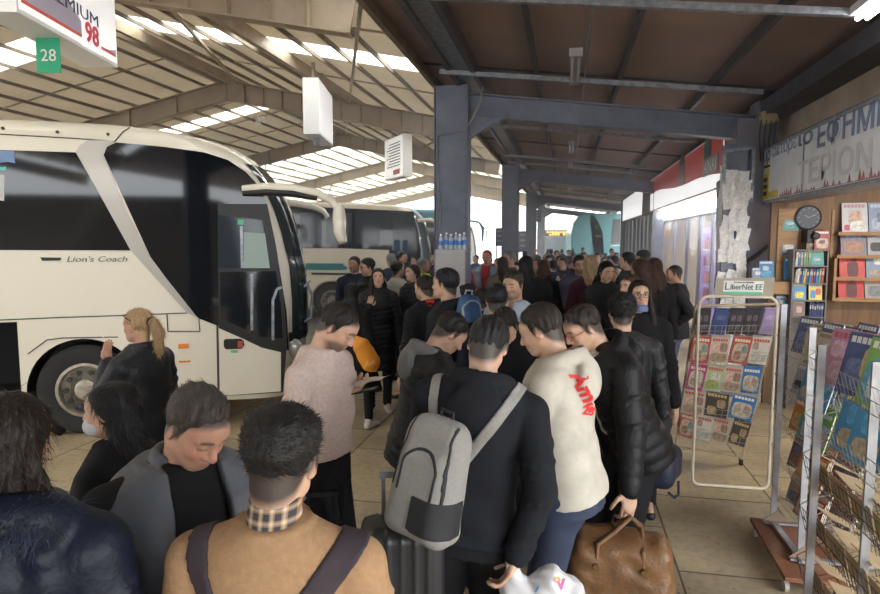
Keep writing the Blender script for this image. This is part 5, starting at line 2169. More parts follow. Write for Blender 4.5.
def hair_long(sk, P, hs, res):
    """crown, curtain of hair and loose strands; parted in the middle or to the side"""
    q = sk.hs
    HR, HC = sk.HR, sk.HC
    L = hs.get('len', .38)
    hn = sk.H((0, 0, 0))
    up = np.array([0, 0, 1.])
    bw = HR @ np.array([0, -1., 0])
    bw[2] = 0
    bw /= np.linalg.norm(bw) + 1e-6
    c = sk.H((0, -.01, .03))
    lo = c - np.array([.2, .2, L + .12])
    hi = c + np.array([.2, .2, .16])
    f = Fld(*[np.arange(lo[i], hi[i], res, dtype=np.float32) for i in range(3)])
    ph = np.random.RandomState(hs.get('seed', 1)).rand(8) * 6
    wave = hs.get('wave', 1.)
    vol = hs.get('vol', 1.)
    rt = np.array([bw[1], -bw[0], 0]) * -1
    back = hs.get('back', .07)
    fr = hs.get('front', .0)

    def fn(X, Y, Z):
        p = [X - HC[0], Y - HC[1], Z - HC[2]]
        u, v, w = [(p[0] * HR[0][i] + p[1] * HR[1][i] + p[2] * HR[2][i]) / q for i in range(3)]
        th = .011 * vol
        k0 = np.sqrt((u / (.078 + th)) ** 2 + ((v + .020) / (.096 + th)) ** 2 + ((w - .028) / (.087 + th)) ** 2)
        d = (k0 - 1) * .085
        an = np.arctan2(u, -(v + .02))
        d = d - .0022 * np.sin(an * 34 + 3 * np.sin(w * 20 + ph[0]))
        part = hs.get('part', 0)
        face = np.maximum(v - .018 - .55 * np.clip(w - .0, 0, .12) - .25 * np.abs(u - part) * (w > .03), 0)
        cutf = np.where(w > .088, -1, (v - (.020 + np.interp(w, [-.2, -.02, .03, .07, .10], [-.022, -.014, .006, .040, .12]))) * .8)
        d = np.maximum(d, cutf)
        # curtain in the world frame, hanging
        a_ = X - hn[0]
        b_ = Y - hn[1]
        s_ = (Z - hn[2]) / q
        uu = (a_ * rt[0] + b_ * rt[1]) / q
        vv = (a_ * bw[0] + b_ * bw[1]) / q
        t = np.clip(-s_ / L, 0, 1)
        wa = .080 * vol + .030 * np.sin(t * 2.6) - .030 * t ** 3 + 0 * uu
        wa = wa * (1 - .3 * np.clip((s_ + .09) / .11, 0, 1))
        cb = .046 + back * np.clip(t * 1.6, 0, 1)
        db = .058 * vol - .022 * t
        r_ = (np.abs(uu / wa) ** 2.3 + np.abs((vv - cb) / db) ** 2.3) ** (1 / 2.3)
        d2 = (r_ - 1) * .06
        an2 = np.arctan2(uu, vv - cb + .04)
        d2 = d2 - (.0035 * np.sin(an2 * 30 + wave * 2.2 * np.sin(s_ * 16 + ph[1]) + ph[2]) + .005 * wave * np.sin(an2 * 9 + s_ * 22 + ph[3]))
        d2 = np.maximum(d2, np.maximum(s_ - .02, -s_ - L + .02 * np.sin(an2 * 13 + ph[4]))) * .9
        h = np.clip(.5 + .5 * (d - d2) / .035, 0, 1)
        return (d * (1 - h) + d2 * h - .035 * h * (1 - h)) * q
    f.apply(fn, lo, hi, 0)
    if hs.get('locks'):
        for k in hs['locks']:       # locks falling in front of the shoulder
            a = sk.H((k * .072, .02, .02))
            b = sk.H((k * .084, .03, -.09))
            cc = b + np.array([0, 0, -.12]) + HR @ np.array([k * .01, .045, 0])
            dd = cc + np.array([0, 0, -(L - .2)])
            f.cap(a, b, .020, .026, .02)
            f.cap(b, cc, .026, .030, .02)
            f.cap(cc, dd, .030, .014, .02)
    me, V = f.mesh('hair')
    n = hs.get('strands', 0)
    if n and len(V):
        rs = np.random.RandomState(4)
        N = len(me.vertices)
        nor = np.zeros(N * 3, np.float32)
        me.vertices.foreach_get('normal', nor)
        nor = nor.reshape(-1, 3)
        ctr = np.array([hn[0], hn[1], 0])
        o = V - ctr
        o[:, 2] = 0
        outer = ((nor * o).sum(1) > -.2)
        cand = np.nonzero(outer)[0]
        idx = cand[rs.randint(0, len(cand), n)]
        add_strands(me, V[idx] - nor[idx] * .002, nor[idx], np.array([0, 0, -1.]) + bw * .2, .05, rs, .14, .0011)
    return me
SKINS = {'light': (.58, .36, .25), 'tan': (.48, .285, .185), 'ruddy': (.54, .29, .20)}
RES = {0: (.0052, .0085), 1: (.0075, .012), 2: (.012, .018)}
HAIRM = {}


def hair_mat(name, col):
    return mat('hair_' + name, tuple(v * .8 for v in col), .5, nv=.45, ns=14, aniso=(14, 14, 1.2), spec=.3, bump=.25, bs=300)


def cloth(name, col, kind='cotton', nv=.12):
    if kind == 'puffer':
        return mat(name, col, .5, nv=nv, ns=9, bump=.35, bs=45, spec=.25)
    if kind == 'leather':
        return mat(name, col, .46, nv=nv + .1, ns=8, bump=.5, bs=50, spec=.3)
    if kind == 'knit':
        return mat(name, col, .85, nv=nv, ns=60, bump=.35, bs=420, spec=.2)
    if kind == 'denim':
        return mat(name, col, .8, nv=nv + .2, ns=7, bump=.3, bs=350)
    return mat(name, col, .85, nv=nv, ns=12, bump=.3, bs=260, spec=.2)


def person(P):
    lod = P.get('lod', 1)
    rb, rc = RES[lod]
    sk = Skel(P)
    q = sk.q
    fine = lod < 2
    root = empty('person', (P['x'], P['y'], P.get('z', 0)), R(P['yaw']), P['label'], 'person', P.get('group'))
    sk.root = root
    skin = SKINS[P.get('skin', 'light')]
    # ---- body
    lo, hi = sk.bounds(.02)
    lo[2] = 0.02
    hd = .135
    dx = [(sk.HC[0], hd, rb)]
    dy = [(sk.HC[1], hd, rb)]
    dz = [(sk.HC[2], .16, rb)]
    hands = [k for k in (-1, 1) if P.get('fine' + ('L' if k < 0 else 'R'), False) and fine]
    for k in hands:
        c = sk.wr[k] + sk.hd[k] * .09
        for i, d in enumerate((dx, dy, dz)):
            d.append((c[i], .11, .0046 if lod == 0 else .0058))
    coarse = .018 if lod < 2 else .024
    f = Fld(axis(lo[0], hi[0], coarse, dx), axis(lo[1], hi[1], coarse, dy), axis(lo[2], hi[2], coarse, dz))
    sk.torso(f, -.012, -.04, k=.02)
    for k in (-1, 1):
        f.cap(sk.sh[k], sk.el[k], .048 * q, .036 * q, .03)
        f.cap(sk.el[k], sk.wr[k], .038 * q, .027 * q, .015)
        f.cap(sk.hip[k], sk.knee[k], .080 * q, .052 * q, .03)
        f.cap(sk.knee[k], sk.ank[k], .052 * q, .036 * q, .02)
        f.cap(sk.ank[k], sk.ank[k] + np.array([k * .03, .14, -.04]) * q, .036 * q, .028 * q, .02)
        sk.hand(f, k, P.get('curl' + ('L' if k < 0 else 'R'), .55), k in hands)
    sk.head(f, fine)
    if fine and P.get('eyes'):
        for k in (-1, 1):
            f.ell(sk.H((k * .0315, .089, .0085)), np.array((.0125, .009, .0052)) * sk.hs, sk.HR, .002, 's')
    me, V = f.mesh('body')
    P.setdefault('haircol', (.03, .02, .015))
    tint_body(me, V, sk, skin, P)
    body = link_mesh('body', me, mat('skin', skin, .5, attr=True, nv=.14, ns=16, bump=.12, bs=220, sss=.06), root)
    if fine and P.get('eyes'):
        for k in (-1, 1):
            b = MB()
            c = Vector(sk.H((k * .0315, .0742, .0095)))
            fw = Vector(sk.HR @ np.array([0, 1., 0]))
            vs, fs = [], []
            qq = fw.to_track_quat('Z', 'Y')
            r = .0128 * sk.hs
            for i in range(9):
                for j in range(12):
                    a, t = 2 * pi * j / 12, pi * i / 16
                    vs.append(c + qq @ Vector((r * sin(t) * cos(a), r * sin(t) * sin(a), r * cos(t))))
            g_ = grid_mesh(None, 12, 9, True)
            b.add(vs, g_[:36], 1)
            b.add(vs, g_[36:], 0)
            b.add(vs[:12], [tuple(range(12))], 1)
            b.build('eye', [mat('eye_white', (.62, .58, .55), .2), mat('eye_iris', (.05, .03, .02), .15)], root, smooth=True)
    # ---- trousers
    pm = P.get('pants', ('trousers_black', (.015, .015, .018), 'cotton'))
    pr = P.get('pr', (.090, .072, .058))
    lo, hi = sk.bounds(.06)
    f = Fld(axis(lo[0], hi[0], rc), axis(lo[1], hi[1], rc), axis(.03, 1.15 * q, rc))
    sk.torso(f, .012, -.13, .10, .02)
    for k in (-1, 1):
        f.cap(sk.hip[k] + np.array([0, 0, -.01]), sk.knee[k], pr[0] * q, pr[1] * q, .03)
        f.cap(sk.knee[k], sk.ank[k] + np.array([0, 0, -.015]), pr[1] * q, pr[2] * q, .02)
        f.cap(sk.hip[k] + np.array([-k * .012, -.038, .0]) * q, sk.hip[k] + np.array([-k * .005, -.030, -.06]) * q, .080 * q, .078 * q, .04)
    if fine:
        for k in (-1, 1):
            for j, tz in enumerate((.0, .045, .09, .14)):
                c = sk.ank[k] + np.array([0, 0, .03 + tz])
                f.cap(c + np.array([-.05 * k, .02, .0]) * q, c + np.array([.04 * k, .045, .02]) * q, .012, .008, .02)
    me, V = f.mesh('trousers')
    link_mesh('trousers', me, cloth(*pm), root)
    # ---- shoes
    sm_ = P.get('shoes', ('shoe_black', (.02, .02, .02)))
    lows = min(sk.ank[1][2], sk.ank[-1][2])
    for k in (-1, 1):
        a = sk.ank[k]
        d = np.array([k * .22, 1, 0])
        d /= np.linalg.norm(d)
        zb = a[2] - .085 * q
        f = Fld(*[np.arange(v0, v1, rc * .7, dtype=np.float32) for v0, v1 in zip(a + np.array([-.2, -.14, -.11]), a + np.array([.2, .28, .09]))])
        f.cap(a + np.array([0, -.035, -.045]) * q, a + d * .05 * q + np.array([0, 0, -.04]) * q, .042 * q, .042 * q, .01)
        f.cap(a + d * .05 * q + np.array([0, 0, -.045]) * q, a + d * .15 * q + np.array([0, 0, -.055]) * q, .043 * q, .032 * q, .015)
        f.cap(a + np.array([0, -.005, .02]), a + np.array([0, 0, -.03]), .045 * q, .047 * q, .02)
        f.apply(lambda X, Y, Z: (Z - zb - .004) + 0 * X + 0 * Y, a - .3, a + .3, 0, 's')
        me, V = f.mesh('shoe')
        link_mesh('shoe', me, mat(sm_[0], sm_[1], .5, nv=.1, ns=20), root)
    # ---- clothes
    sk.fields = {}
    for T in P.get('tops', []):
        infl = T.get('infl', .012)
        r = T.get('sr', (.062, .050, .040))
        hem = T.get('hem', -.10)
        lo, hi = sk.bounds(.07 + infl)
        tp = sk.T((0, 0, .62))
        f = Fld(axis(lo[0], hi[0], rc), axis(lo[1], hi[1], rc), axis(max(.1, sk.pel[2] + (hem - .12) * q - .1), hi[2], rc))
        rib = T.get('rib')
        kk = .035
        sk.torso(f, infl, hem, T.get('top', .545), .0, T.get('depth', 0), T.get('fat', P.get('fat', 1)), rib, T.get('wav', .004) if lod < 2 else 0, T.get('flare', 0), seed=P.get('seed', 1))
        if hem < -.2:                     # coat skirts reach down past the hips
            pass
        sl = T.get('sleeve', 1)
        for k in (-1, 1):
            if not sl:
                f.ell(sk.sh[k] - sk.TR @ np.array([k * .01, 0, .02]), (.05 * q, .062 * q, .06 * q), sk.TR, .04)
                continue
            s2 = (rib[0] * .9, rib[1]) if rib else None
            sh = sk.sh[k]
            f.cap(sk.T((k * .055, -.02, .500 + infl * .3)), sh + np.array([0, 0, .004]), .034 * q + infl * .6, r[0] * q * .96, .03)
            f.cap(sh, sk.el[k], r[0] * q, r[1] * q, .012, rib=s2)
            w = sk.el[k] + (sk.wr[k] - sk.el[k]) * T.get('slen', .97)
            f.cap(sk.el[k], w, r[1] * q, r[2] * q, .012, rib=s2)
            if lod < 2 and not rib:       # folds at the elbow and at the cuff
                rs = np.random.RandomState(3 + k)
                ax_ = (w - sk.el[k])
                ax_ = ax_ / (np.linalg.norm(ax_) + 1e-9)
                e1 = np.cross(ax_, [0.3, 1, 0.2])
                e1 /= np.linalg.norm(e1)
                e2 = np.cross(ax_, e1)
                for t in (.1, .3, .55, .74, .86, .93):
                    c = sk.el[k] + (w - sk.el[k]) * t
                    rr = (r[1] + (r[2] - r[1]) * t) * q
                    a0 = rs.rand() * 6
                    pts = [c + (e1 * cos(a0 + g_ * .6) + e2 * sin(a0 + g_ * .6)) * (rr + .000) + ax_ * .016 * (g_ - 2) for g_ in range(5)]
                    for u_, v_ in zip(pts[:-1], pts[1:]):
                        f.cap(u_, v_, .0075, .0075, .014)
                for t in (.35, .6, .85):
                    c = sk.sh[k] + (sk.el[k] - sk.sh[k]) * t
                    rr = (r[0] + (r[1] - r[0]) * t) * q
                    a0 = rs.rand() * 6
                    pts = [c + (e1 * cos(a0 + g_ * .5) + e2 * sin(a0 + g_ * .5)) * rr + ax_ * .012 * (g_ - 2) for g_ in range(5)]
                    for u_, v_ in zip(pts[:-1], pts[1:]):
                        f.cap(u_, v_, .007, .007, .016)
                if T.get('cuff', 1):
                    f.cap(w - ax_ * .05, w, (r[2] + .003) * q, (r[2] - .003) * q, .004)
        for z0, rr, fg in T.get('rings', []):            # hem bands: height, extra radius
            sk.torso(f, infl + rr, z0, z0 + fg, .006, T.get('depth', 0), T.get('fat', P.get('fat', 1)))
        col = T.get('collar')
        Tc = lambda u, v, w: sk.T((u, v, w))
        def ring(rx, ry, z, rad, a0=-180, a1=180, n=16, dz=0, oy=-.018, k=.012):
            pr_ = None
            for i in range(n + 1):
                a = R(a0 + (a1 - a0) * i / n)
                p = Tc(rx * sin(a), oy - ry * cos(a), z + dz * cos(a))
                if pr_ is not None:
                    f.cap(pr_, p, rad * q, rad * q, k)
                pr_ = p
        if col == 'crew':
            ring(.066, .060, .520, .009, dz=.012, k=.006)
        elif col == 'stand':
            for z in (.50, .52, .54, .555):
                ring(.074, .066, z, .014, -165, 165, dz=.01)
        elif col == 'fold':
            for z in (.50, .52, .535):
                ring(.076, .070, z, .014, -150, 150, dz=.012)
            ring(.092, .084, .505, .013, -150, 150, dz=.012)
        elif col == 'shirt':
            ring(.066, .062, .53, .010, -150, 150, dz=.02)
            ring(.076, .070, .515, .008, -160, 160, dz=.02)
        elif col == 'hood':
            e_ = infl
            ring(.078 + e_ * .3, .072 + e_ * .3, .512, .022, -150, 150, dz=.022, k=.02)
            ring(.092 + e_ * .4, .098 + e_ * .4, .520, .027, -85, 85, dz=.030, k=.025)
            f.ell(Tc(0, -.132 - e_, .440), np.array((.100, .040, .095)) * q, sk.TR, .035)
            f.ell(Tc(0, -.100, .570), np.array((.056, .036, .042)) * q, sk.TR, .008, 's')
        elif col == 'bighood':
            ring(.105, .095, .50, .034, -130, 130, dz=.03, k=.03)
            ring(.125, .125, .505, .045, -80, 80, dz=.05, k=.035)
            f.ell(Tc(0, -.16, .43), np.array((.14, .065, .12)) * q, sk.TR, .04)
            f.ell(Tc(0, -.095, .585), np.array((.075, .05, .06)) * q, sk.TR, .012, 's')
        op = T.get('open')
        if op:                             # open front: (half width at hem, at chest, at neck)
            def cutf(X, Y, Z, op=op):
                p = [X - sk.pel[0], Y - sk.pel[1], Z - sk.pel[2]]
                u, v, w = [(p[0] * sk.TR[0][i] + p[1] * sk.TR[1][i] + p[2] * sk.TR[2][i]) / q for i in range(3)]
                wd = np.interp(w, [-.3, .25, .40, .56], [op[0], op[1], (op[1] + op[2]) / 2, op[2]])
                return np.maximum(np.abs(u - op[3] if len(op) > 3 else u) - wd, .02 - v) * q
            f.apply(cutf, sk.pel - 1, sk.pel + 1, .008, 's')
        nm = T.get('name', 'jacket')
        me, V = f.mesh(nm)
        o = link_mesh(nm, me, cloth(*T['mat']), root)
        sk.fields[nm] = (f, o)
        if T.get('label'):
            o['label'] = T['label']
    # ---- hair
    hs = P.get('hair')
    if hs:
        hm = hair_mat(hs.get('name', 'black'), hs.get('col', (.014, .011, .010)))
        rh = {0: .0042, 1: .006, 2: .010}[lod]
        if hs['style'] == 'short':
            me = hair_short(sk, P, hs, rh)
        else:
            me = hair_long(sk, P, hs, rh if lod else .005)
        ho = link_mesh('hair', me, hm, root)
        sk.hair = ho
        if hs.get('bun'):
            c0 = sk.H(hs['bun'])
            f = Fld(*[np.arange(v - .09, v + .09, rh) for v in c0])
            f.ell(c0, (.035, .035, .033), None, 0)
            me, V = f.mesh('hair_bun')
            link_mesh('hair_bun', me, hm, root)
    # ---- glasses
    gl = P.get('glasses')
    if gl:
        b = MB()
        dy_, dz_ = (0, 0) if gl != 'up' else (-.018, .068)
        H = lambda u, v, w: Vector(sk.H((u, v, w)))
        for k in (-1, 1):
            pts = [H(k * (.033) + .023 * cos(a), .104 + dy_ - (.006 * abs(cos(a)) if k else 0), .008 + dz_ + .019 * sin(a)) for a in np.linspace(0, 2 * pi, 15)[:-1]]
            b.tube(pts, .0019, 5, closed=True)
            b.tube([H(k * .056, .098 + dy_, .014 + dz_), H(k * .080, .05 + dy_ * 2, .012 + dz_), H(k * .084, -.005 + dy_, .012 + dz_ * .6)], .0018, 5)
            if gl in ('sun', 'up'):
                b.add(pts, [tuple(range(14))], 1)
        b.tube([H(-.012, .108 + dy_, .012 + dz_), H(0, .111 + dy_, .015 + dz_), H(.012, .108 + dy_, .012 + dz_)], .0018, 5)
        fm = mat('glasses_frame_red', (.25, .03, .03), .3) if P.get('gred') else M_BLACK
        b.build('glasses', [fm, mat('sun_lens', (.03, .03, .035), .1)], root)
    if P.get('mask'):
        f = Fld(*[np.arange(v - .12, v + .12, .005 if lod < 2 else .01) for v in sk.HC])
        mz = P['mask'][1]
        f.ell(sk.H((0, .058, mz)), np.array((.060, .062, .050)) * sk.hs, sk.HR, 0)
        me, V = f.mesh('face_mask')
        o = link_mesh('face_mask', me, mat(*P['mask'][0]), root)
    if P.get('cap'):
        b = MB()
        vs = []
        H = lambda u, v, w: Vector(sk.H((u, v, w)))
        n = 20
        for j, (rr, z) in enumerate(((1.0, .045), (1.02, .075), (.9, .11), (.6, .135), (.2, .147))):
            for i in range(n):
                a = 2 * pi * i / n
                vs.append(H(.097 * rr * sin(a), -.012 + .115 * rr * cos(a), z))
        b.add(vs, grid_mesh(None, n, 5, True) + [tuple(range(80, 100))])
        b.prism([H(.075 * sin(a), .075 + .085 * cos(a), .048 - .02 * cos(a)) for a in np.linspace(-1.5, 1.5, 10)], Vector(sk.HR @ np.array([0, 0, .006])))
        b.build('cap', cloth(*P['cap']), root, smooth=True)
    return sk


def band(sk, top, name, m, parent, nrm, c, hw, thick=.007, wlim=(-.3, .6), vlim=None, res=None):
    """ribbon lying on a garment: shell of the garment cut by a slab nrm.p = c in torso coordinates"""
    f0, o = sk.fields[top]
    f = Fld(f0.x, f0.y, f0.z)
    X, Y, Z = f.x[:, None, None], f.y[None, :, None], f.z[None, None, :]
    q = sk.q
    p = [X - sk.pel[0], Y - sk.pel[1], Z - sk.pel[2]]
    u, v, w = [(p[0] * sk.TR[0][i] + p[1] * sk.TR[1][i] + p[2] * sk.TR[2][i]) / q for i in range(3)]
    g_ = f0.F
    d = np.maximum(g_ - thick, -g_ - .012)
    sl = np.abs(nrm[0] * u + nrm[1] * v + nrm[2] * w - c) - hw
    d = np.maximum(d, sl)
    d = np.maximum(d, np.maximum(wlim[0] - w, w - wlim[1]))
    if vlim:
        d = np.maximum(d, np.maximum(vlim[0] - v, v - vlim[1]))
    f.F = d.astype(np.float32)
    me, V = f.mesh(name)
    o = link_mesh(name, me, m, parent)
    return o


def put(P):
    """stand the figure so that its head is where px / top (crown) say at depth d"""
    px, top, d = P['at']
    Q = dict(P)
    Q['h'] = 1.75
    s0 = Skel(Q)
    hair = P.get('crown', .128)
    cz_ = s0.H((0, -.01, hair))[2]
    w = at_d(px, top, d)
    h = max(1.50, min(1.98, 1.75 * w.z / cz_))
    P['h'] = h
    s1 = Skel(P)
    a = R(P['yaw'])
    hx, hy = s1.HC[0], s1.HC[1]
    P['x'] = w.x - (hx * cos(a) - hy * sin(a))
    P['y'] = w.y - (hx * sin(a) + hy * cos(a))
    for s_ in 'LR':                        # hands given as a photograph point and a depth
        k = 'hpx' + s_
        if k in P:
            p = at_d(*P[k])
            l = to_local(P['x'], P['y'], P['yaw'], p)
            P['hand' + s_] = tuple(c / (h / 1.75) for c in l)
    return person(P)


def wpt(sk, p):
    """person frame to world"""
    return sk.root.matrix_basis @ Vector(p)


def to_local(rx, ry, yaw, w):
    a = R(yaw)
    dx, dy = w[0] - rx, w[1] - ry
    return (dx * cos(a) + dy * sin(a), -dx * sin(a) + dy * cos(a), w[2])
# ============================================================ THE PEOPLE NEAR THE CAMERA
BLK = (.012, .012, .015)
def top(name, mt, **k):
    d = dict(name=name, mat=mt)
    d.update(k)
    return d


def tee(c, nm='tshirt', **k):
    return top('tshirt', (nm, c, 'cotton'), infl=.006, hem=-.12, sr=(.055, .043, .034), slen=.5, collar='crew', **k)


def hoodie(nm, c, **k):
    a = dict(infl=.024, hem=-.08, sr=(.070, .060, .048), collar='hood', wav=.006, rings=[(-.08, -.004, .05)])
    a.update(k)
    return top('hoodie', (nm, c, 'cotton'), **a)


def puffer(nm, c, **k):
    a = dict(infl=.040, hem=-.13, sr=(.080, .068, .052), rib=(.009, .058), collar='stand', wav=.003)
    a.update(k)
    return top('jacket', (nm, c, 'puffer'), **a)


def jacket(nm, c, kind='cotton', **k):
    a = dict(infl=.026, hem=-.12, sr=(.070, .058, .046), collar='fold', wav=.005)
    a.update(k)
    return top('jacket', (nm, c, kind), **a)


def coat(nm, c, **k):
    a = dict(infl=.032, hem=-.42, sr=(.072, .060, .048), collar='fold', wav=.004, flare=.08)
    a.update(k)
    return top('coat', (nm, c, 'cotton'), **a)


def short(**k):
    d = dict(style='short', strands=1500, t=.010, top=.020, slen=.02)
    d.update(k)
    return d


def long_(**k):
    d = dict(style='long', strands=2500)
    d.update(k)
    return d


# -- brown sweater, back to the camera, very near
A1 = put(dict(at=(280, 410, 1.50), yaw=8, lod=0, hs=1.06, lean=0, hpitch=14, hroll=3, bw=1.06, seed=3,
    label='man in a tan sweater with dark bag straps, back turned, at the bottom edge', skin='light', fade=.75, haircol=(.05, .035, .03),
    tops=[top('sweater', ('sweater_tan', (.36, .22, .12), 'knit'), infl=.018, hem=-.10, sr=(.070, .056, .044), collar='crew', wav=.003)],
    hair=short(line='m', t=.006, top=.034, strands=5200, slen=.022, curl=.003, quiff=.012, comb=(.3, .7, .1), lift=.75, col=(.014, .012, .012), name='black_brown', seed=4, sw=.0009)))
f = Fld(*[np.arange(v - .12, v + .12, .004, dtype=np.float32) for v in A1.T((0, -.03, .55))])
f.cap(A1.T((0, -.022, .535)), A1.T((0, -.008, .582)), .0665 * A1.q, .0625 * A1.q, 0)
f.ell(A1.T((0, .01, .64)), (.085, .085, .052), None, .004, 's')
f.cap(A1.T((0, -.024, .50)), A1.T((0, .003, .60)), .055 * A1.q, .054 * A1.q, .004, 's')
me, V = f.mesh('shirt_collar')
pm = bpy.data.materials.new('plaid')
pm.use_nodes = True
n_, l_ = pm.node_tree.nodes, pm.node_tree.links
tc = n_.new('ShaderNodeTexCoord')
cols = []
for ax in ('X', 'Z'):
    wv = n_.new('ShaderNodeTexWave')
    wv.bands_direction = ax
    wv.inputs['Scale'].default_value = 12
    l_.new(tc.outputs['Object'], wv.inputs['Vector'])
    rp = n_.new('ShaderNodeValToRGB')
    rp.color_ramp.interpolation = 'CONSTANT'
    rp.color_ramp.elements[0].color = (.03, .035, .05, 1)
    rp.color_ramp.elements[1].position = .55
    rp.color_ramp.elements[1].color = (.42, .22, .07, 1)
    el = rp.color_ramp.elements.new(.9)
    el.color = (.5, .45, .38, 1)
    l_.new(wv.outputs['Fac'], rp.inputs[0])
    cols.append(rp)
mx = n_.new('ShaderNodeMix')
mx.data_type = 'RGBA'
mx.inputs[0].default_value = .45
l_.new(cols[0].outputs[0], mx.inputs[6])
l_.new(cols[1].outputs[0], mx.inputs[7])
l_.new(mx.outputs[2], n_['Principled BSDF'].inputs['Base Color'])
n_['Principled BSDF'].inputs['Roughness'].default_value = .8
o = link_mesh('shirt_collar', me, pm, A1.root)
o['label'] = 'plaid shirt collar'
M_STRAP = mat('strap_plum', (.035, .024, .032), .75, bump=.4, bs=500, nv=.1)
s1 = band(A1, 'sweater', 'shoulder_bag', M_STRAP, None, (.80, 0, -.60), -.150, .034, .008, wlim=(-.1, .56))
s1.location = A1.root.location
s1.rotation_euler = A1.root.rotation_euler
tag(s1, 'dark plum bag strap slanting across the back of the tan sweater', 'bag strap')
s2 = band(A1, 'sweater', 'shoulder_bag', M_STRAP, None, (1, 0, .30), -.02, .030, .008, wlim=(-.1, .56))
s2.location = A1.root.location
s2.rotation_euler = A1.root.rotation_euler
tag(s2, 'dark plum strap over the left shoulder of the tan sweater', 'bag strap')

# -- older man in a grey gilet
A2 = put(dict(at=(196, 394, 1.78), yaw=-128, lod=0, lean=4, hpitch=32, hyaw=14, hroll=-4, bw=1.10, fat=1.12, crown=.120, seed=8, skin='ruddy', beard=.22, haircol=(.07, .055, .05), browcol=(.06, .05, .045),
    label='older man with greying hair in a grey gilet over black, looking down, bottom left',
    tops=[top('sweater', ('sweater_black', (.008, .008, .009), 'knit'), infl=.014, hem=-.10, sr=(.072, .058, .044), collar='crew', wav=.004),
          top('gilet', ('gilet_grey', (.085, .09, .105), 'puffer'), infl=.044, hem=-.12, sleeve=0, collar='stand', open=(.055, .085, .07), wav=.006)],
    hair=short(line='m', t=.008, top=.016, strands=4200, slen=.02, recede=.022, comb=(.1, -.5, .2), lift=.5, col=(.065, .052, .045), name='greying', seed=2, sw=.0009)))
g_ = bpy.data.objects.get('gilet')

# -- woman in navy coat with fur hood, long brown hair
A3 = put(dict(at=(8, 396, 1.42), yaw=12, lod=0, hpitch=8, sex='f', bw=1.12, seed=5, crown=.112,
    label='woman with long brown hair in a navy coat with a fur hood, bottom left corner',
    tops=[top('coat', ('coat_navy', (.006, .009, .019), 'puffer'), infl=.05, hem=-.42, sr=(.085, .072, .056), collar='bighood', wav=.010, flare=.05)],
    hair=long_(len=.30, strands=5000, vol=1.12, wave=1.4, col=(.022, .014, .011), name='dark_brown', seed=3, back=.05)))
# fur trim on the hood
rs = np.random.RandomState(9)
pts, nrm = [], []
for i in range(5200):
    a = R(-100 + 200 * rs.rand())
    c = np.array([.130 * sin(a), -.045 - .155 * cos(a), .52 + .028 * cos(a)])
    b_ = rs.randn(3)
    b_ /= np.linalg.norm(b_)
    pts.append(A3.T(c + b_ * .028))
    nrm.append(A3.TR @ b_)
me = bpy.data.meshes.new('fur_trim')
me.vertices.add(0)
add_strands(me, np.array(pts), np.array(nrm), np.array([.1, -.3, -.2]), .036, rs, .9, .0010)
link_mesh('fur_trim', me, mat('fur_navy', (.022, .032, .062), .7, nv=.4, ns=30), A3.root)['kind'] = 'stuff'

# -- masked woman seen from behind
A4 = put(dict(at=(109, 386, 2.35), yaw=96, lod=0, hpitch=6, hyaw=8, sex='f', crown=.112, skin='light',
    label='woman with long black hair and a pale face mask looking left, behind the gilet man',
    tops=[coat('coat_black', (.010, .010, .012), infl=.035)], mask=(('mask_grey', (.50, .50, .54), .7), -.055),
    hair=long_(len=.40, strands=5000, vol=1.08, wave=.5, col=(.010, .009, .010), name='jet_black', back=.06)))

# -- blonde woman in leather
A5 = put(dict(at=(137, 311, 4.0), yaw=84, lod=0, hpitch=4, sex='f', crown=.112, skin='ruddy', fineR=1, fineL=1, bw=1.15, fat=1.12,
    label='blonde woman with a ponytail and black leather jacket smoking beside the coach wheel', hpxL=(108, 362, 3.95), hdirL=(.15, .2, 1), palmL=(0, -1, 0), poleL=(-.5, -.6, -1), curlL=.5,
    tops=[jacket('leather_black', (.012, .013, .016), 'leather', infl=.032, collar='stand', sr=(.074, .062, .048), wav=.007)],
    pants=('jeans_dark', (.02, .025, .04), 'denim'), browcol=(.2, .13, .08),
    hair=short(line='m', t=.012, top=.018, strands=3000, slen=.03, comb=(0, -1, -.1), lift=.25, col=(.44, .29, .15), name='blonde', seed=6)))
f = Fld(*[np.arange(v - .3, v + .2, .006, dtype=np.float32) for v in A5.H((0, -.1, 0))])
pp_ = [A5.H((0, -.10, .03)), A5.H((0, -.145, .02)), A5.H((.01, -.165, -.05)), A5.H((.02, -.15, -.16)), A5.H((.02, -.13, -.23))]
for a, b, r1, r2 in zip(pp_[:-1], pp_[1:], (.022, .030, .034, .026), (.030, .034, .026, .008)):
    f.cap(a, b, r1, r2, .02)
me, V = f.mesh('ponytail')
N = len(me.vertices)
nr = np.zeros(N * 3, np.float32)
me.vertices.foreach_get('normal', nr)
nr = nr.reshape(-1, 3)
ix = rs.randint(0, N, 1500)
add_strands(me, V[ix], nr[ix], np.array([0, 0, -1.]), .05, rs, .12, .001)
link_mesh('ponytail', me, MATS['hair_blonde'], A5.root)
b = MB()
b.tube([Vector(A5.H((.030 * cos(t), -.118, .028 + .030 * sin(t)))) for t in np.linspace(0, 2 * pi, 12)[:-1]], .010, 6, closed=True)
b.build('hair_tie', M_BLACK, A5.root, smooth=True)
b = MB()
for k in (-1, 1):
    b.tube([Vector(A5.H((k * .045, .075, .085))), Vector(A5.H((k * .085, .02, .075))), Vector(A5.H((k * .092, -.03, .05)))], .003, 6)
b.tube([Vector(A5.H((k * .045, .075 + .012 * (1 - k * k), .09))) for k in (-1, 0, 1)], .003, 6)
b.build('glasses', M_BLACK, A5.root)
cg = MB()
h_ = A5.wr[-1] + A5.hd[-1] * .17
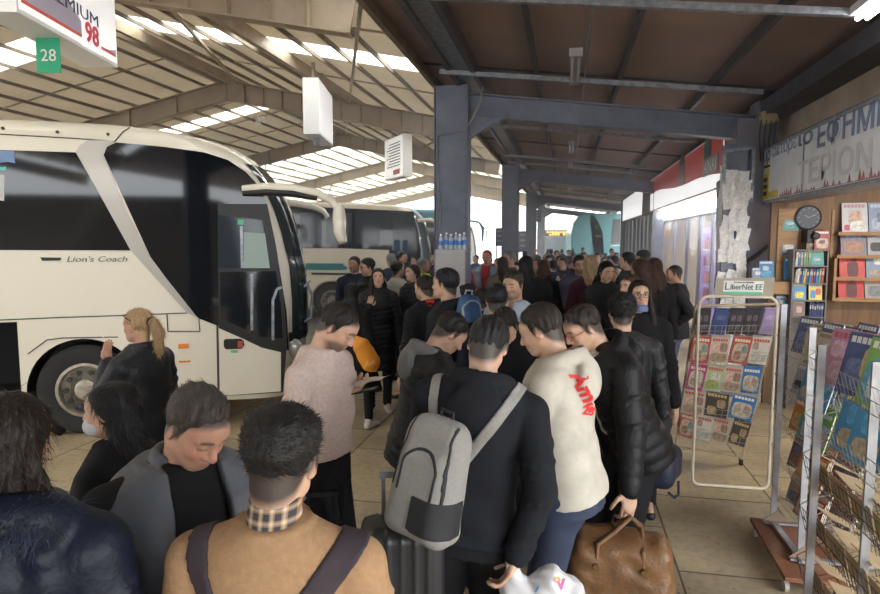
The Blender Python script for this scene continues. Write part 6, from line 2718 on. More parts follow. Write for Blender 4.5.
cg.tube([Vector(h_) + Vector((.0, .02, -.01)), Vector(h_) + Vector((.01, .07, .01))], .004, 6)
co = cg.build('cigarette', M_WHITE)
co.matrix_world = Matrix.Translation(A5.root.location) @ Matrix.Rotation(A5.root.rotation_euler.z, 4, 'Z')
tag(co, 'white cigarette held at the mouth by the blonde woman', 'cigarette')

# -- pale pink sweater, bearded, looking down at a paper
B1 = put(dict(at=(338, 306, 3.15), yaw=-98, lod=0, lean=3, hpitch=36, hyaw=6, beard=.7, haircol=(.03, .022, .018), fineL=1, fineR=1, seed=12,
    label='bearded man in a pale pink sweater looking down at a paper in his hand',
    hpxL=(345, 392, 3.25), hdirL=(.1, 1, .35), palmL=(.3, -.3, 1), curlL=.7, poleL=(-.3, -.6, -1), handR=(.285, .02, .80), curlR=.8,
    tops=[top('sweater', ('sweater_pale_pink', (.60, .47, .42), 'knit'), infl=.020, hem=.03, sr=(.068, .056, .044), collar='crew', wav=.009, rings=[(.03, -.004, .045)])],
    hair=short(line='m', t=.007, top=.014, strands=2600, slen=.014, comb=(.2, .6, .1), lift=.35, col=(.018, .014, .013), name='black_short', seed=2)))
w = B1.wr[-1] + B1.hd[-1] * .1
b = MB()
cpt = Vector(w)
fx = Vector((.0, 1, .25)).normalized()
vs = []
for i in range(6):
    for j in range(4):
        vs.append(cpt + Vector((.055 * (j - 1.0), .03 + .032 * (i - 1), .03 + .008 * i + .006 * sin(i * 1.2 + j))))
b.add(vs, grid_mesh(None, 4, 6))
b.add([v + Vector((0, 0, .002)) for v in vs], grid_mesh(None, 4, 6))
po = b.build('folded_paper', M_PAPER, smooth=True)
po.matrix_world = Matrix.Translation(B1.root.location) @ Matrix.Rotation(B1.root.rotation_euler.z, 4, 'Z')
tag(po, 'folded white paper held by the man in the pale pink sweater', 'paper')
b = MB()
b.box(cpt + Vector((.0, .02, -.015)), (.07, .145, .009), Matrix.Rotation(R(15), 3, 'X'))
po = b.build('phone', M_BLACK, bevel=.003)
po.matrix_world = Matrix.Translation(B1.root.location) @ Matrix.Rotation(B1.root.rotation_euler.z, 4, 'Z')
tag(po, 'black phone held under the paper by the man in the pale pink sweater', 'phone')

# -- the circle of young men
E1 = put(dict(at=(450, 318, 3.65), yaw=-62, lod=0, lean=12, hpitch=34, fade=.55, seed=4, skin='light', fineR=1,
    label='man in black puffer jacket with grey hood, leaning in from the left',
    handR=(.10, .36, 1.14), poleR=(1, -.9, -.5), bw=1.1,
    tops=[hoodie('hoodie_grey', (.16, .16, .165), infl=.03), puffer('puffer_black', (.012, .013, .017), collar=None, open=(.03, .05, .08))],
    hair=short(line='fade', t=.008, top=.020, strands=2600, slen=.016, comb=(0, .8, 0), col=(.018, .014, .013), name='black_short', seed=7)))
E2 = put(dict(at=(488, 318, 2.62), yaw=2, lod=0, side=7, lean=6, hpitch=22, hyaw=-8, bw=1.06, fineR=1, seed=2, fade=.4,
    label='man in a black hoodie carrying a light grey backpack, back turned, centre of the picture',
    hpxR=(516, 556, 2.42), curlR=1.0, poleR=(.8, -.6, -.2), handL=(-.18, .35, 1.0),
    tops=[hoodie('hoodie_black', (.012, .013, .017), infl=.030, sr=(.074, .062, .048))], pants=('sweatpants_black', (.010, .010, .012), 'cotton'), pr=(.11, .085, .07),
    hair=short(line='m', t=.008, top=.016, strands=3000, slen=.015, comb=(0, .2, -.6), lift=.4, col=(.014, .013, .016), name='jet_short', seed=3)))
E3 = put(dict(at=(505, 312, 4.1), yaw=172, lod=0, lean=14, hpitch=26, glasses='up', seed=7, crown=.125,
    label='smiling man with sunglasses on his head, facing us inside the circle',
    tops=[jacket('jacket_black_a', (.012, .012, .015))], haircol=(.04, .028, .02),
    hair=short(line='m', t=.010, top=.022, strands=2200, col=(.028, .02, .016), name='dark_brown_short', seed=5)))
E4 = put(dict(at=(541, 305, 2.95), yaw=70, lod=0, bw=.95, lean=9, hpitch=17, hyaw=6, fineL=1, seed=6,
    label='tall man in a cream hoodie with red lettering, looking down left',
    handL=(-.06, .36, 1.16), poleL=(-.25, -.5, -1), handR=(.10, .36, 1.14), poleR=(.3, -.4, -1),
    tops=[hoodie('hoodie_cream', (.49, .455, .39), infl=.028, sr=(.072, .062, .048), wav=.009)], pants=('jeans_navy', (.022, .032, .065), 'denim'), pr=(.102, .078, .066),
    hair=short(line='m', t=.012, top=.020, strands=3200, slen=.018, comb=(0, .4, -.5), lift=.3, col=(.024, .017, .014), name='dark_brown_short', seed=8)))
E5 = put(dict(at=(583, 308, 3.35), yaw=118, lod=0, lean=25, hpitch=8, hyaw=-4, fade=.5, glasses=1, gred=1, seed=9, skin='light', crown=.118,
    label='man with red framed glasses and a black puffer jacket over white, right of the circle',
    hpxL=(630, 500, 3.1), fineL=1, curlL=1.1, poleL=(-.6, -.9, .1), handR=(.1, .42, 1.1),
    tops=[tee((.55, .53, .50), 'tee_white'), puffer('puffer_black_b', (.010, .010, .012), rib=(.008, .07), collar=None, open=(.06, .07, .085), infl=.045, hem=-.10),
          top('hood', ('puffer_black_b', BLK, 'puffer'), infl=.046, hem=.38, sleeve=1, slen=.01, sr=(.082, .07, .01), collar='hood', open=(.06, .07, .085), cuff=0)],
    hair=short(line='fade', t=.006, top=.012, strands=2600, slen=.011, comb=(0, .6, .2), lift=.6, col=(.030, .022, .017), name='dark_brown_short', seed=9)))
# red lettering on the back of the cream hoodie, laid onto the cloth along the view
def print_on(sk, topn, name, texts, m):
    f0, o = sk.fields[topn]
    bvh = BVHTree.FromPolygons([v.co for v in o.data.vertices], [tuple(p.vertices) for p in o.data.polygons])
    mi = (Matrix.Translation(sk.root.location) @ Matrix.Rotation(sk.root.rotation_euler.z, 4, 'Z')).inverted()
    c0 = mi @ CAM
    for s, px, py, size, rot, shear in texts:
        me = text_mesh(s, 1., extrude=0, shear=shear, bold=.035)
        bm = bmesh.new()
        bm.from_mesh(me)
        bmesh.ops.subdivide_edges(bm, edges=bm.edges[:], cuts=1)
        bmesh.ops.triangulate(bm, faces=bm.faces[:])
        dead = []
        for v in bm.verts:
            x, y = v.co.x * size, v.co.y * size
            x, y = x * cos(rot) - y * sin(rot), x * sin(rot) + y * cos(rot)
            d = (mi.to_3x3() @ ray(px + x, py - y)).normalized()
            h, n, i_, d_ = bvh.ray_cast(c0, d)
            if h is None:
                dead.append(v)
            else:
                v.co = h + n * .0035
        bmesh.ops.delete(bm, geom=dead, context='VERTS')
        bm.to_mesh(me)
        bm.free()
        link_mesh(name, me, m, o)


print_on(E4, 'hoodie', 'red_lettering', [('Amu', 585, 391, 22, R(-62), .2), ('23', 588, 411, 12, R(-10), 0)], mat('print_red', (.62, .03, .03), .7))

F1 = put(dict(at=(497, 283, 4.7), yaw=4, lod=1, hpitch=4, label='short-haired man in dark jacket, back turned, in front of the pale shirt man',
    tops=[jacket('jacket_navy_b', (.015, .017, .028))], fade=.5, hair=short(line='fade', t=.010, top=.018, strands=1600, col=(.016, .014, .015), name='jet_short')))
F2 = put(dict(at=(513, 270, 5.3), yaw=158, lod=0, hpitch=10, beard=.35, skin='tan', haircol=(.05, .04, .035), seed=4, bw=1.1, eyes=0,
    label='man with short hair in a pale blue shirt, facing us behind the circle',
    tops=[top('shirt', ('shirt_pale_blue', (.36, .43, .50), 'cotton'), infl=.022, hem=-.12, sr=(.068, .056, .044), collar='shirt', wav=.007, open=(.004, .004, .03))],
    hair=short(line='m', t=.006, top=.014, recede=.03, strands=1400, slen=.012, col=(.035, .028, .025), name='dark_grey')))
G1 = put(dict(at=(622, 293, 4.15), yaw=6, lod=0, hpitch=8, label='man with curly black hair and a black leather jacket, back turned, near the book stand', bw=1.05, crown=.135, fineL=1,
    handL=(-.20, .30, 1.15), poleL=(-1, -.4, -.6), tops=[jacket('leather_black_b', (.014, .014, .017), 'leather', infl=.03, collar='fold', wav=.007)],
    hair=short(line='m', t=.022, top=.034, curl=.007, strands=3500, slen=.022, lift=1.0, col=(.014, .012, .012), name='jet_curly')))
G2 = put(dict(at=(640, 281, 4.75), yaw=170, lod=0, sex='f', eyes=1, glasses=1, crown=.112, label='woman with glasses, long dark hair and a lowered blue mask, facing us',
    tops=[coat('coat_black_b', (.012, .012, .014), infl=.034)], mask=(('mask_blue', (.12, .16, .30), .6), -.105), hyaw=14,
    hair=long_(len=.44, strands=3500, locks=(-1, 1), vol=1.05, part=.02, col=(.020, .013, .012), name='dark_brown')))
G3 = put(dict(at=(630, 276, 5.7), yaw=130, lod=1, sex='f', label='woman with brown hair tied in a bun, half hidden behind the woman with glasses', crown=.112,
    tops=[jacket('jacket_brown_a', (.10, .06, .05))], hair=short(line='m', t=.014, top=.02, bun=(0, -.11, .06), col=(.07, .035, .02), name='brown')))
# -- people between the coaches
C1 = put(dict(at=(353, 284, 6.9), yaw=-12, lod=1, sex='f', crown=.112, label='woman with long black hair and white trainers, back turned, carrying an orange bag', ankL=(-.10, -.10, .085), ankR=(.12, .12, .085),
    tops=[coat('coat_black_c', (.010, .010, .012), infl=.035, hem=-.20)], shoes=('shoe_white', (.62, .60, .58)), pr=(.085, .060, .045),
    hair=long_(len=.42, strands=2200, wave=.4, vol=1.06, col=(.012, .010, .011), name='jet_black')))
C2 = put(dict(at=(378, 269, 7.6), yaw=196, lod=0, sex='f', crown=.112, label='woman with long dark hair in a long black puffer coat, hand raised to her shoulder', fineR=1, eyes=1,
    handR=(.10, .20, 1.30), hdirR=(-.2, .1, 1), palmR=(0, 1, 0), poleR=(1, -.2, -1), shoes=('shoe_white', (.62, .60, .58)), pr=(.085, .060, .045), skin='light',
    tops=[puffer('puffer_coat_black', (.010, .011, .014), hem=-.42, infl=.036)],
    hair=long_(len=.36, strands=2500, locks=(1,), vol=1.05, part=-.02, col=(.018, .012, .012), name='dark_brown')))
C3 = put(dict(at=(354, 256, 9.4), yaw=172, lod=1, skin='ruddy', bw=1.1, fat=1.15, label='man in a navy jacket with arms folded in front of the second coach', handR=(-.06, .24, 1.12), handL=(.06, .26, 1.08), poleR=(1, .1, -1), poleL=(-1, .1, -1),
    tops=[jacket('jacket_navy', (.015, .022, .045))], hair=short(strands=500, recede=.015, col=(.02, .016, .015), name='black_short')))
C4 = put(dict(at=(367, 258, 8.7), yaw=128, lod=1, glasses=1, hpitch=10, label='man with glasses and a black puffer jacket behind the woman with raised hand', beard=.3,
    tops=[puffer('puffer_black', BLK)], hair=short(line='m', t=.012, top=.028, strands=900, col=(.018, .015, .015), name='black_short')))
C5 = put(dict(at=(391, 253, 11), yaw=30, lod=1, label='man with grey hair behind the man in the cream shirt', tops=[jacket('jacket_blue_d', (.03, .05, .10))], hair=short(strands=600, col=(.22, .22, .22), name='grey')))
C6 = put(dict(at=(398, 261, 9.3), yaw=-40, lod=1, skin='tan', label='man in a cream overshirt and dark trousers, seen from behind by the second coach', beard=.4,
    tops=[jacket('overshirt_cream', (.45, .42, .36))], hair=short(line='fade', fade=.5, strands=600, col=(.02, .016, .015), name='black_short')))
C7 = put(dict(at=(424, 257, 10.3), yaw=-72, lod=1, skin='ruddy', label='grey haired man in a yellow high visibility vest beside the electrical cabinet',
    tops=[jacket('jacket_dark_e', (.03, .04, .06)), top('vest', ('vest_hi_vis', (.55, .75, .02), 'cotton'), infl=.042, hem=-.12, sleeve=0, open=(.01, .015, .05))], hair=short(strands=500, t=.004, top=.008, recede=.03, col=(.25, .23, .22), name='grey')))
MATS['vest_hi_vis'].node_tree.nodes['Principled BSDF'].inputs['Emission Strength'].default_value = 0
C8 = put(dict(at=(412, 265, 8.3), yaw=140, lod=1, sex='f', crown=.112, label='dark-haired woman in black jacket, left of the red printed hoodie', tops=[puffer('puffer_black', BLK)],
    hair=long_(len=.26, strands=1000, vol=1.05, col=(.018, .013, .013), name='dark_brown')))
C9 = put(dict(at=(402, 251, 12.5), yaw=-100, lod=1, skin='ruddy', label='dark haired man at the windscreen of the second coach', tops=[jacket('jacket_navy', BLK)], hair=short(strands=300, name='black_short')))
C10 = put(dict(at=(434, 252, 13), yaw=175, lod=1, label='person in a white face mask left of the electrical cabinet', mask=(('mask_white', (.6, .6, .6), .7), -.045), tops=[jacket('jacket_navy', BLK)], hair=short(strands=300, name='black_short')))
D1 = put(dict(at=(424, 275, 6.0), yaw=62, lod=0, hpitch=6, seed=5, bw=1.05, fineL=0, label='man in a black hoodie with a red print and a dark backpack strap, facing left', beard=.3,
    tops=[hoodie('hoodie_black_b', (.013, .014, .018), infl=.03)], hair=short(line='m', t=.010, top=.020, strands=1600, col=(.020, .017, .017), name='black_short', seed=9)))
D2 = put(dict(at=(438, 280, 7.2), yaw=95, lod=1, skin='ruddy', label='person looking left between the black hoodie man and the man with the blue backpack', tops=[jacket('jacket_dark_e', BLK)], hair=short(strands=500, col=(.03, .02, .018), name='dark_brown_short')))
D3 = put(dict(at=(445, 268, 5.1), yaw=78, lod=1, hpitch=4, seed=2, label='young man with thick black hair wearing a blue backpack, facing left', tops=[hoodie('hoodie_black_b', BLK)],
    hair=short(line='m', t=.018, top=.028, strands=1800, slen=.03, comb=(0, .4, -.6), col=(.013, .012, .014), name='jet_short', seed=4)))
F3 = put(dict(at=(470, 285, 6.6), yaw=-50, lod=1, sex='f', crown=.112, label='woman with a dark bun below the electrical cabinet', h=1.5, tops=[jacket('jacket_dark_e', BLK)], hair=short(t=.012, top=.018, strands=700, bun=(0, -.10, .08), col=(.015, .012, .014), name='jet_short')))
F4 = put(dict(at=(482, 290, 6.0), yaw=10, lod=1, sex='f', crown=.112, label='short person with dark hair behind the back of the black haired man', tops=[puffer('puffer_navy', (.015, .02, .045))], hair=short(t=.014, top=.02, strands=700, col=(.025, .018, .018), name='dark_brown_short')))
G4 = put(dict(at=(607, 262, 7.1), yaw=205, lod=1, sex='f', crown=.112, hpitch=14, label='woman with black hair in a dark grey coat looking at her hands, centre right', handR=(.05, .32, 1.0), handL=(-.05, .30, 1.0), fineR=1,
    tops=[coat('coat_charcoal', (.022, .024, .030), infl=.04)], hair=long_(len=.24, strands=1300, vol=1.1, col=(.013, .011, .013), name='jet_black')))
G5 = put(dict(at=(590, 254, 7.7), yaw=18, lod=1, sex='f', crown=.112, label='blonde woman in a burgundy coat, back turned', tops=[coat('coat_burgundy', (.055, .014, .028), infl=.036)], pants=('trousers_burgundy', (.04, .012, .022), 'cotton'), hpitch=4,
    hair=long_(len=.27, strands=1800, wave=1.6, vol=1.12, col=(.36, .25, .15), name='blonde_long')))
G6 = put(dict(at=(580, 255, 8.6), yaw=190, lod=1, skin='tan', beard=.6, hroll=8, label='bearded man in a mauve hoodie left of the burgundy coat', tops=[hoodie('hoodie_mauve', (.085, .075, .13))], hair=short(strands=600, name='black_short'), lean=8, handR=(.05, .3, 1.0)))
G7 = put(dict(at=(640, 258, 6.5), yaw=38, lod=1, sex='f', crown=.112, label='woman with long chestnut hair in front of the shop pillar, seen from behind', tops=[coat('coat_black_b', BLK)], hair=long_(len=.30, strands=1800, wave=1.5, vol=1.15, col=(.06, .028, .02), name='chestnut')))
G8 = put(dict(at=(654, 258, 7.5), yaw=20, lod=1, sex='f', crown=.112, label='second woman with long auburn hair, right of the chestnut haired woman', tops=[coat('coat_black_b', BLK)], hair=long_(len=.32, strands=1500, vol=1.08, col=(.055, .024, .02), name='chestnut')))
G9 = put(dict(at=(627, 249, 9.2), yaw=72, lod=1, label='dark haired man in profile holding a white bottle near the shops', tops=[jacket('jacket_dark_e', BLK)], hair=short(strands=700, t=.016, top=.026, name='jet_short', col=(.014, .012, .012)), handR=(.1, .3, 1.2)))
G10 = put(dict(at=(643, 245, 10.6), yaw=66, lod=1, label='man in a black baseball cap and black jacket by the shopfront', tops=[jacket('jacket_black_a', BLK)], cap=('cap_black', (.012, .012, .014), 'cotton'), hair=short(strands=100, t=.004, top=.005, name='black_short'), crown=.145))
G11 = put(dict(at=(674, 265, 8.2), yaw=92, lod=0, skin='ruddy', bw=1.1, fat=1.2, hpitch=6, beard=.4, haircol=(.04, .032, .03), fineL=1, crown=.118, label='balding man in dark jacket and jeans, hand on hip, beside the paper-covered pillar',
    handL=(-.22, .02, 1.02), hdirL=(.3, .6, -.5), poleL=(-.8, -.9, 0), tops=[jacket('jacket_charcoal', (.028, .028, .033), infl=.036, collar='shirt')], pants=('jeans_blue', (.07, .10, .16), 'denim'), pr=(.10, .08, .068),
    hair=short(line='m', t=.004, top=.003, recede=.045, strands=300, slen=.01, col=(.04, .032, .03), name='dark_grey')))
H1 = put(dict(at=(487, 246, 11.2), yaw=176, lod=1, skin='ruddy', label='person in a red hooded top and pale denim jacket beyond the column', handR=(.03, .28, 1.05), handL=(-.03, .26, 1.05), crown=.12,
    tops=[hoodie('hoodie_red', (.35, .03, .05)), jacket('denim_pale', (.16, .22, .28), 'denim', open=(.06, .06, .07), collar=None, infl=.034)], hair=short(t=.014, top=.02, strands=200, col=(.30, .03, .05), name='red_hood')))
H2 = put(dict(at=(509, 248, 10.2), yaw=130, lod=1, skin='ruddy', glasses='sun', label='grey haired man with dark glasses and a brown jacket left of the second column', tops=[jacket('jacket_taupe', (.12, .10, .09))], hair=short(strands=500, col=(.26, .25, .24), name='grey')))
H3 = put(dict(at=(502, 257, 9.4), yaw=28, lod=1, sex='f', crown=.112, label='woman with straight brown hair in a beige coat, seen from behind', tops=[coat('coat_beige', (.26, .22, .17))], hair=long_(len=.30, strands=1300, col=(.07, .05, .045), name='mousy')))
H4 = put(dict(at=(526, 256, 7.9), yaw=8, lod=1, sex='f', crown=.112, bw=1.3, fat=1.3, label='broad person with long black hair in a black coat, back turned', tops=[coat('coat_black_b', BLK)], hair=long_(len=.34, strands=1300, vol=1.1, name='jet_black')))
H5 = put(dict(at=(544, 260, 9.0), yaw=6, lod=1, sex='f', crown=.112, label='woman with a dark bob and a black jacket and bag, back turned', tops=[jacket('jacket_black_a', BLK)], hair=long_(len=.16, strands=1000, vol=1.1, col=(.04, .02, .018), name='chestnut')))
H6 = put(dict(at=(516, 262, 10.8), yaw=170, lod=1, label='person in a bright red jacket half hidden behind the broad black coat', tops=[jacket('jacket_red', (.40, .03, .05))], hair=short(strands=200, name='black_short')))
# ============================================================ BAGS
def frame_of(px, py, d, rz):
    p = at_d(px, py, d)
    return p, R(rz)


def rbox(f, c, h, r, k=0., mode='u', rot=None, taper=0.):
    """rounded box in a field: centre, half sizes, corner radius"""
    c = np.array(c, float)
    Rm = np.array(rot) if rot is not None else np.eye(3)
    m = max(h) * 1.8 + .02

    def fn(X, Y, Z):
        p = [X - c[0], Y - c[1], Z - c[2]]
        q = [(p[0] * Rm[0][i] + p[1] * Rm[1][i] + p[2] * Rm[2][i]) for i in range(3)]
        s = 1 - taper * np.clip(q[2] / h[2], -1, 1)
        a = [np.abs(q[0]) / s - h[0] + r, np.abs(q[1]) / s - h[1] + r, np.abs(q[2]) - h[2] + r]
        return np.sqrt(sum(np.maximum(v, 0) ** 2 for v in a)) + np.minimum(np.maximum(np.maximum(a[0], a[1]), a[2]), 0) - r
    f.apply(fn, c - m, c + m, k, mode)


def bag_field(ext, res):
    return Fld(*[np.arange(-e, e, res, dtype=np.float32) for e in ext])


def wavy(amp, fr, ph=0):
    return lambda X, Y, Z: amp * (np.sin(X * fr + 2 * np.sin(Z * fr * .6 + ph)) * .5 + np.sin(Z * fr * 1.3 + 2 * np.sin(Y * fr + X * fr * .5 + ph)) * .5)


# light grey backpack
def backpack(loc, rot, label, m, md, size=(.155, .095, .27), pockets=True, name='backpack'):
    e = empty(name, loc, 0, label, 'backpack')
    e.rotation_euler = rot
    f = bag_field((.26, .22, .40), .006)
    rbox(f, (0, 0, 0), size, .075, 0, taper=.14)
    rbox(f, (0, -size[1] * .55, -.045), (size[0] * .86, size[1] * .75, size[2] * .72), .06, .02, taper=.10)
    f.apply(wavy(.003, 24), (-1, -1, -1), (1, 1, 1), mode='add')
    me, V = f.mesh('bag_body')
    bo = link_mesh('bag_body', me, m, e)
    yb = -size[1] * 1.32
    if pockets:
        b = MB()
        pts = [(size[0] * .15, -.02), (size[0] * .85, .0), (size[0] * .9, -size[2] * .62), (size[0] * .5, -size[2] * .80), (size[0] * .12, -size[2] * .62)]
        f2 = Fld(f.x, f.y, f.z)
        X, Y, Z = f.x[:, None, None], f.y[None, :, None], f.z[None, None, :]
        d = np.maximum(f.F - .006, -f.F - .01)
        hw = np.maximum(np.maximum(-X - .00, X - .3), np.maximum(Z + .045, -Z - .20 + .4 * np.clip(-X + .03, 0, 1)))
        f2.F = np.maximum(np.maximum(d, hw), Y - .03).astype(np.float32)
        me, V = f2.mesh('side_pocket')
        link_mesh('side_pocket', me, md, e)
        # zips follow the surface
        for name_, fnc in (('zip', lambda X, Y, Z: np.abs(np.sqrt((X * 1.0) ** 2 + (np.minimum(Z - .06, 0) * 0 + np.maximum(Z - .06, 0)) ** 2) - .085) - .007 + 0 * Y),
                           ('zip', lambda X, Y, Z: np.abs(np.abs(X) - .125 + .10 * np.clip(Z, 0, 1)) - .006 + 0 * Y)):
            f3 = Fld(f.x, f.y, f.z)
            f3.F = np.maximum(np.maximum(np.maximum(f.F - .005, -f.F - .008), fnc(X, Y, Z)), np.maximum(Y + .02, -Z - .05)).astype(np.float32)
            me, V = f3.mesh(name_)
            if len(V):
                link_mesh(name_, me, md, e)
    b = MB()
    b.tube([(-.03, .03, size[2] - .01), (-.03, .02, size[2] + .03), (.03, .02, size[2] + .03), (.03, .03, size[2] - .01)], .008, 8)
    b.build('carry_loop', md, e, smooth=True)
    return e, f


M_BPG = mat('backpack_grey', (.27, .26, .245), .85, nv=.08, ns=60, bump=.5, bs=420)
M_BPD = mat('backpack_trim_black', (.015, .015, .018), .7, bump=.3, bs=300)
pb = at_d(431, 478, 2.36)
e1, _ = backpack(pb, (R(-6), R(10), R(-22)), 'light grey backpack with black zips on the back of the black hoodie man', M_BPG, M_BPD)
e1.scale = (.88, .9, .88)
bd_ = band(E2, 'hoodie', 'shoulder_strap', M_BPG, None, (.86, 0, -.5), -.135, .022, .010, wlim=(.20, .60))
bd_.parent = E2.root
bpy.context.view_layer.update()
mw = bd_.matrix_world.copy()
bd_.parent = e1
bd_.matrix_parent_inverse = (Matrix.Translation(e1.location) @ Euler(e1.rotation_euler).to_matrix().to_4x4() @ Matrix.Diagonal((.88, .9, .88, 1))).inverted() @ (Matrix.Translation(E2.root.location) @ Matrix.Rotation(E2.root.rotation_euler.z, 4, 'Z'))
b2_ = band(E2, 'hoodie', 'shoulder_strap', M_BPG, None, (1, 0, .1), -.125, .020, .010, wlim=(.25, .60))
b2_.parent = e1
b2_.matrix_parent_inverse = bd_.matrix_parent_inverse
# blue backpack
pb = at_d(468, 318, 4.98)
e2, _ = backpack(pb, (R(0), R(6), R(40)), 'bright blue backpack worn by the thick haired young man near the cabinet', mat('backpack_blue', (.03, .09, .22), .6, nv=.2), mat('backpack_pale', (.35, .38, .42), .6), size=(.11, .07, .19), pockets=True)
# dark shoulder bag strap across the black hoodie man
bs1 = band(D1, 'hoodie', 'bag_strap', M_BPD, None, (.75, 0, -.62), -.10, .022, .008, wlim=(.05, .56))
bs1.location = D1.root.location
bs1.rotation_euler = D1.root.rotation_euler
tag(bs1, 'dark bag strap across the back of the man facing left by the red print', 'bag strap')
print_on(D1, 'hoodie', 'red_print', [('*', 430, 307, 18, 0, 0)], mat('print_red', (0, 0, 0)))

# black suitcase
ps = at_d(402, 545, 2.45)
e = empty('suitcase', (ps.x, ps.y, 0), R(14), 'black ribbed hard suitcase standing under the grey backpack', 'suitcase')
zt = ps.z + .10
f = Fld(np.arange(-.28, .28, .007), np.arange(-.2, .2, .007), np.arange(.0, zt + .06, .007))
rbox(f, (0, 0, zt / 2 + .03), (.165, .115, zt / 2 - .03), .05)
X, Y, Z = f.x[:, None, None], f.y[None, :, None], f.z[None, None, :]
f.F = (f.F + .005 * (np.abs(np.sin(X * 62)) > .35) * (np.abs(Y) > .06) * (np.abs(X) < .15)).astype(np.float32)
me, V = f.mesh('shell')
link_mesh('shell', me, mat('suitcase_black', (.016, .016, .018), .4, nv=.1), e)
b = MB()
for x in (-.075, .075):
    b.bar((x, .07, zt - .02), (x, .07, zt + .16), .016, .016, up=(0, 1, 0))
b.bar((-.09, .07, zt + .165), (.09, .07, zt + .165), .03, .025)
b.build('telescopic_handle', M_GALV, e)
b = MB()
b.tube([(-.06, 0, zt - .005), (-.05, 0, zt + .03), (.05, 0, zt + .03), (.06, 0, zt - .005)], .011, 8)
b.build('top_handle', M_BLACK, e, smooth=True)
for x in (-.12, .12):
    for y in (-.08, .08):
        b = MB()
        b.lathe((x, y, .028), [(.028, -.012), (.028, .012)], 14, 'x')
        b.build('wheel', M_RIMD, e, smooth=True)
# the slim black trolley handle beside the pale pink sweater man
pt = at_d(322, 540, 3.0)
e = empty('suitcase', (pt.x, pt.y, 0), R(20), 'small black trolley case with raised handle beside the bearded man', 'suitcase')
f = Fld(np.arange(-.24, .24, .01), np.arange(-.18, .18, .01), np.arange(.0, .62, .01))
rbox(f, (0, 0, .32), (.18, .10, .27), .04)
me, V = f.mesh('shell')
link_mesh('shell', me, mat('suitcase_black', (0, 0, 0)), e)
b = MB()
hz_ = at_d(322, 497, 3.0).z
for x in (-.07, .07):
    b.bar((x, .06, .58), (x, .06, hz_), .012, .012, up=(0, 1, 0))
b.bar((-.08, .06, hz_), (.08, .06, hz_), .03, .022)
b.build('telescopic_handle', M_BLACK, e)
for x in (-.13, .13):
    b = MB()
    b.lathe((x, 0, .028), [(.028, -.012), (.028, .012)], 14, 'x')
    b.build('wheel', M_RIMD, e, smooth=True)

# white carrier bag
pw = at_d(541, 603, 2.42)
e = empty('carrier_bag', (pw.x, pw.y, pw.z - .08), R(10), 'white plastic carrier bag with pink and orange print, held by the black hoodie man', 'bag')
f = bag_field((.24, .2, .30), .006)
rbox(f, (0, 0, -.02), (.16, .08, .18), .035, 0, taper=.04)
f.cap((-.10, 0, .16), (-.125, 0, .27), .05, .012, .05)
f.cap((.10, 0, .13), (.04, 0, .17), .05, .06, .05)
f.apply(wavy(.006, 34, 1), (-1, -1, -1), (1, 1, 1), mode='add')
f.apply(wavy(.004, 95, 3), (-1, -1, -1), (1, 1, 1), mode='add')
me, V = f.mesh('bag_body')
bo = link_mesh('bag_body', me, mat('bag_film_white', (.62, .61, .62), .35, nv=.05), e)
skb = type('S', (), {})()
skb.root = e
skb.fields = {'b': (f, bo)}
mpk, mor = mat('print_pink', (.70, .06, .32), .5), mat('print_orange', (.80, .25, .03), .5)
print_on(skb, 'b', 'pink_print', [('V', 560, 586, 13, R(20), .3)], mpk)
print_on(skb, 'b', 'orange_print', [('o', 557, 579, 12, 0, 0)], mor)
print_on(skb, 'b', 'blue_print', [('l', 537, 590, 9, R(-30), 0)], mat('print_blue', (.05, .35, .65), .5))

# brown leather holdall
pd = at_d(620, 560, 3.0)
e = empty('holdall', (pd.x, pd.y, pd.z - .01), R(-4), 'brown leather holdall with two handles, held by the man in the black puffer jacket', 'bag')
f = bag_field((.32, .24, .30), .007)
rbox(f, (0, 0, -.03), (.245, .13, .18), .07, 0, taper=.10)
f.cap((-.17, 0, .11), (.16, 0, .10), .045, .045, .05)
f.apply(wavy(.005, 19, 2), (-1, -1, -1), (1, 1, 1), mode='add')
f.apply(wavy(.004, 47, 4), (-1, -1, -1), (1, 1, 1), mode='add')
me, V = f.mesh('bag_body')
M_LEA = mat('leather_brown', (.15, .072, .028), .42, nv=.35, ns=9, bump=.3, bs=70)
link_mesh('bag_body', me, M_LEA, e)
hl = e.location
gp = at_d(629, 513, 3.06) - hl
for y in (-.075, .06):
    b = MB()
    pts = [(-.11, y * 1.6, .02), (-.105, y * 1.55, .13), (-.03, y * .6, gp.z * .8), (gp.x, gp.y * .5 + y * .1, gp.z), (gp.x + .05, gp.y * .5 + y * .3, gp.z * .8), (.10, y * 1.5, .12), (.105, y * 1.6, .01)]
    b.tube(pts, .011, 8)
    b.build('handle', M_LEA, e, smooth=True)
b = MB()
for x in (-.11, .105):
    b.lathe((x, -.128, .03), [(.018, 0), (.014, -.012)], 10, 'y')
b.build('rivet', mat('brass', (.30, .2, .08), .3, metal=.9), e)
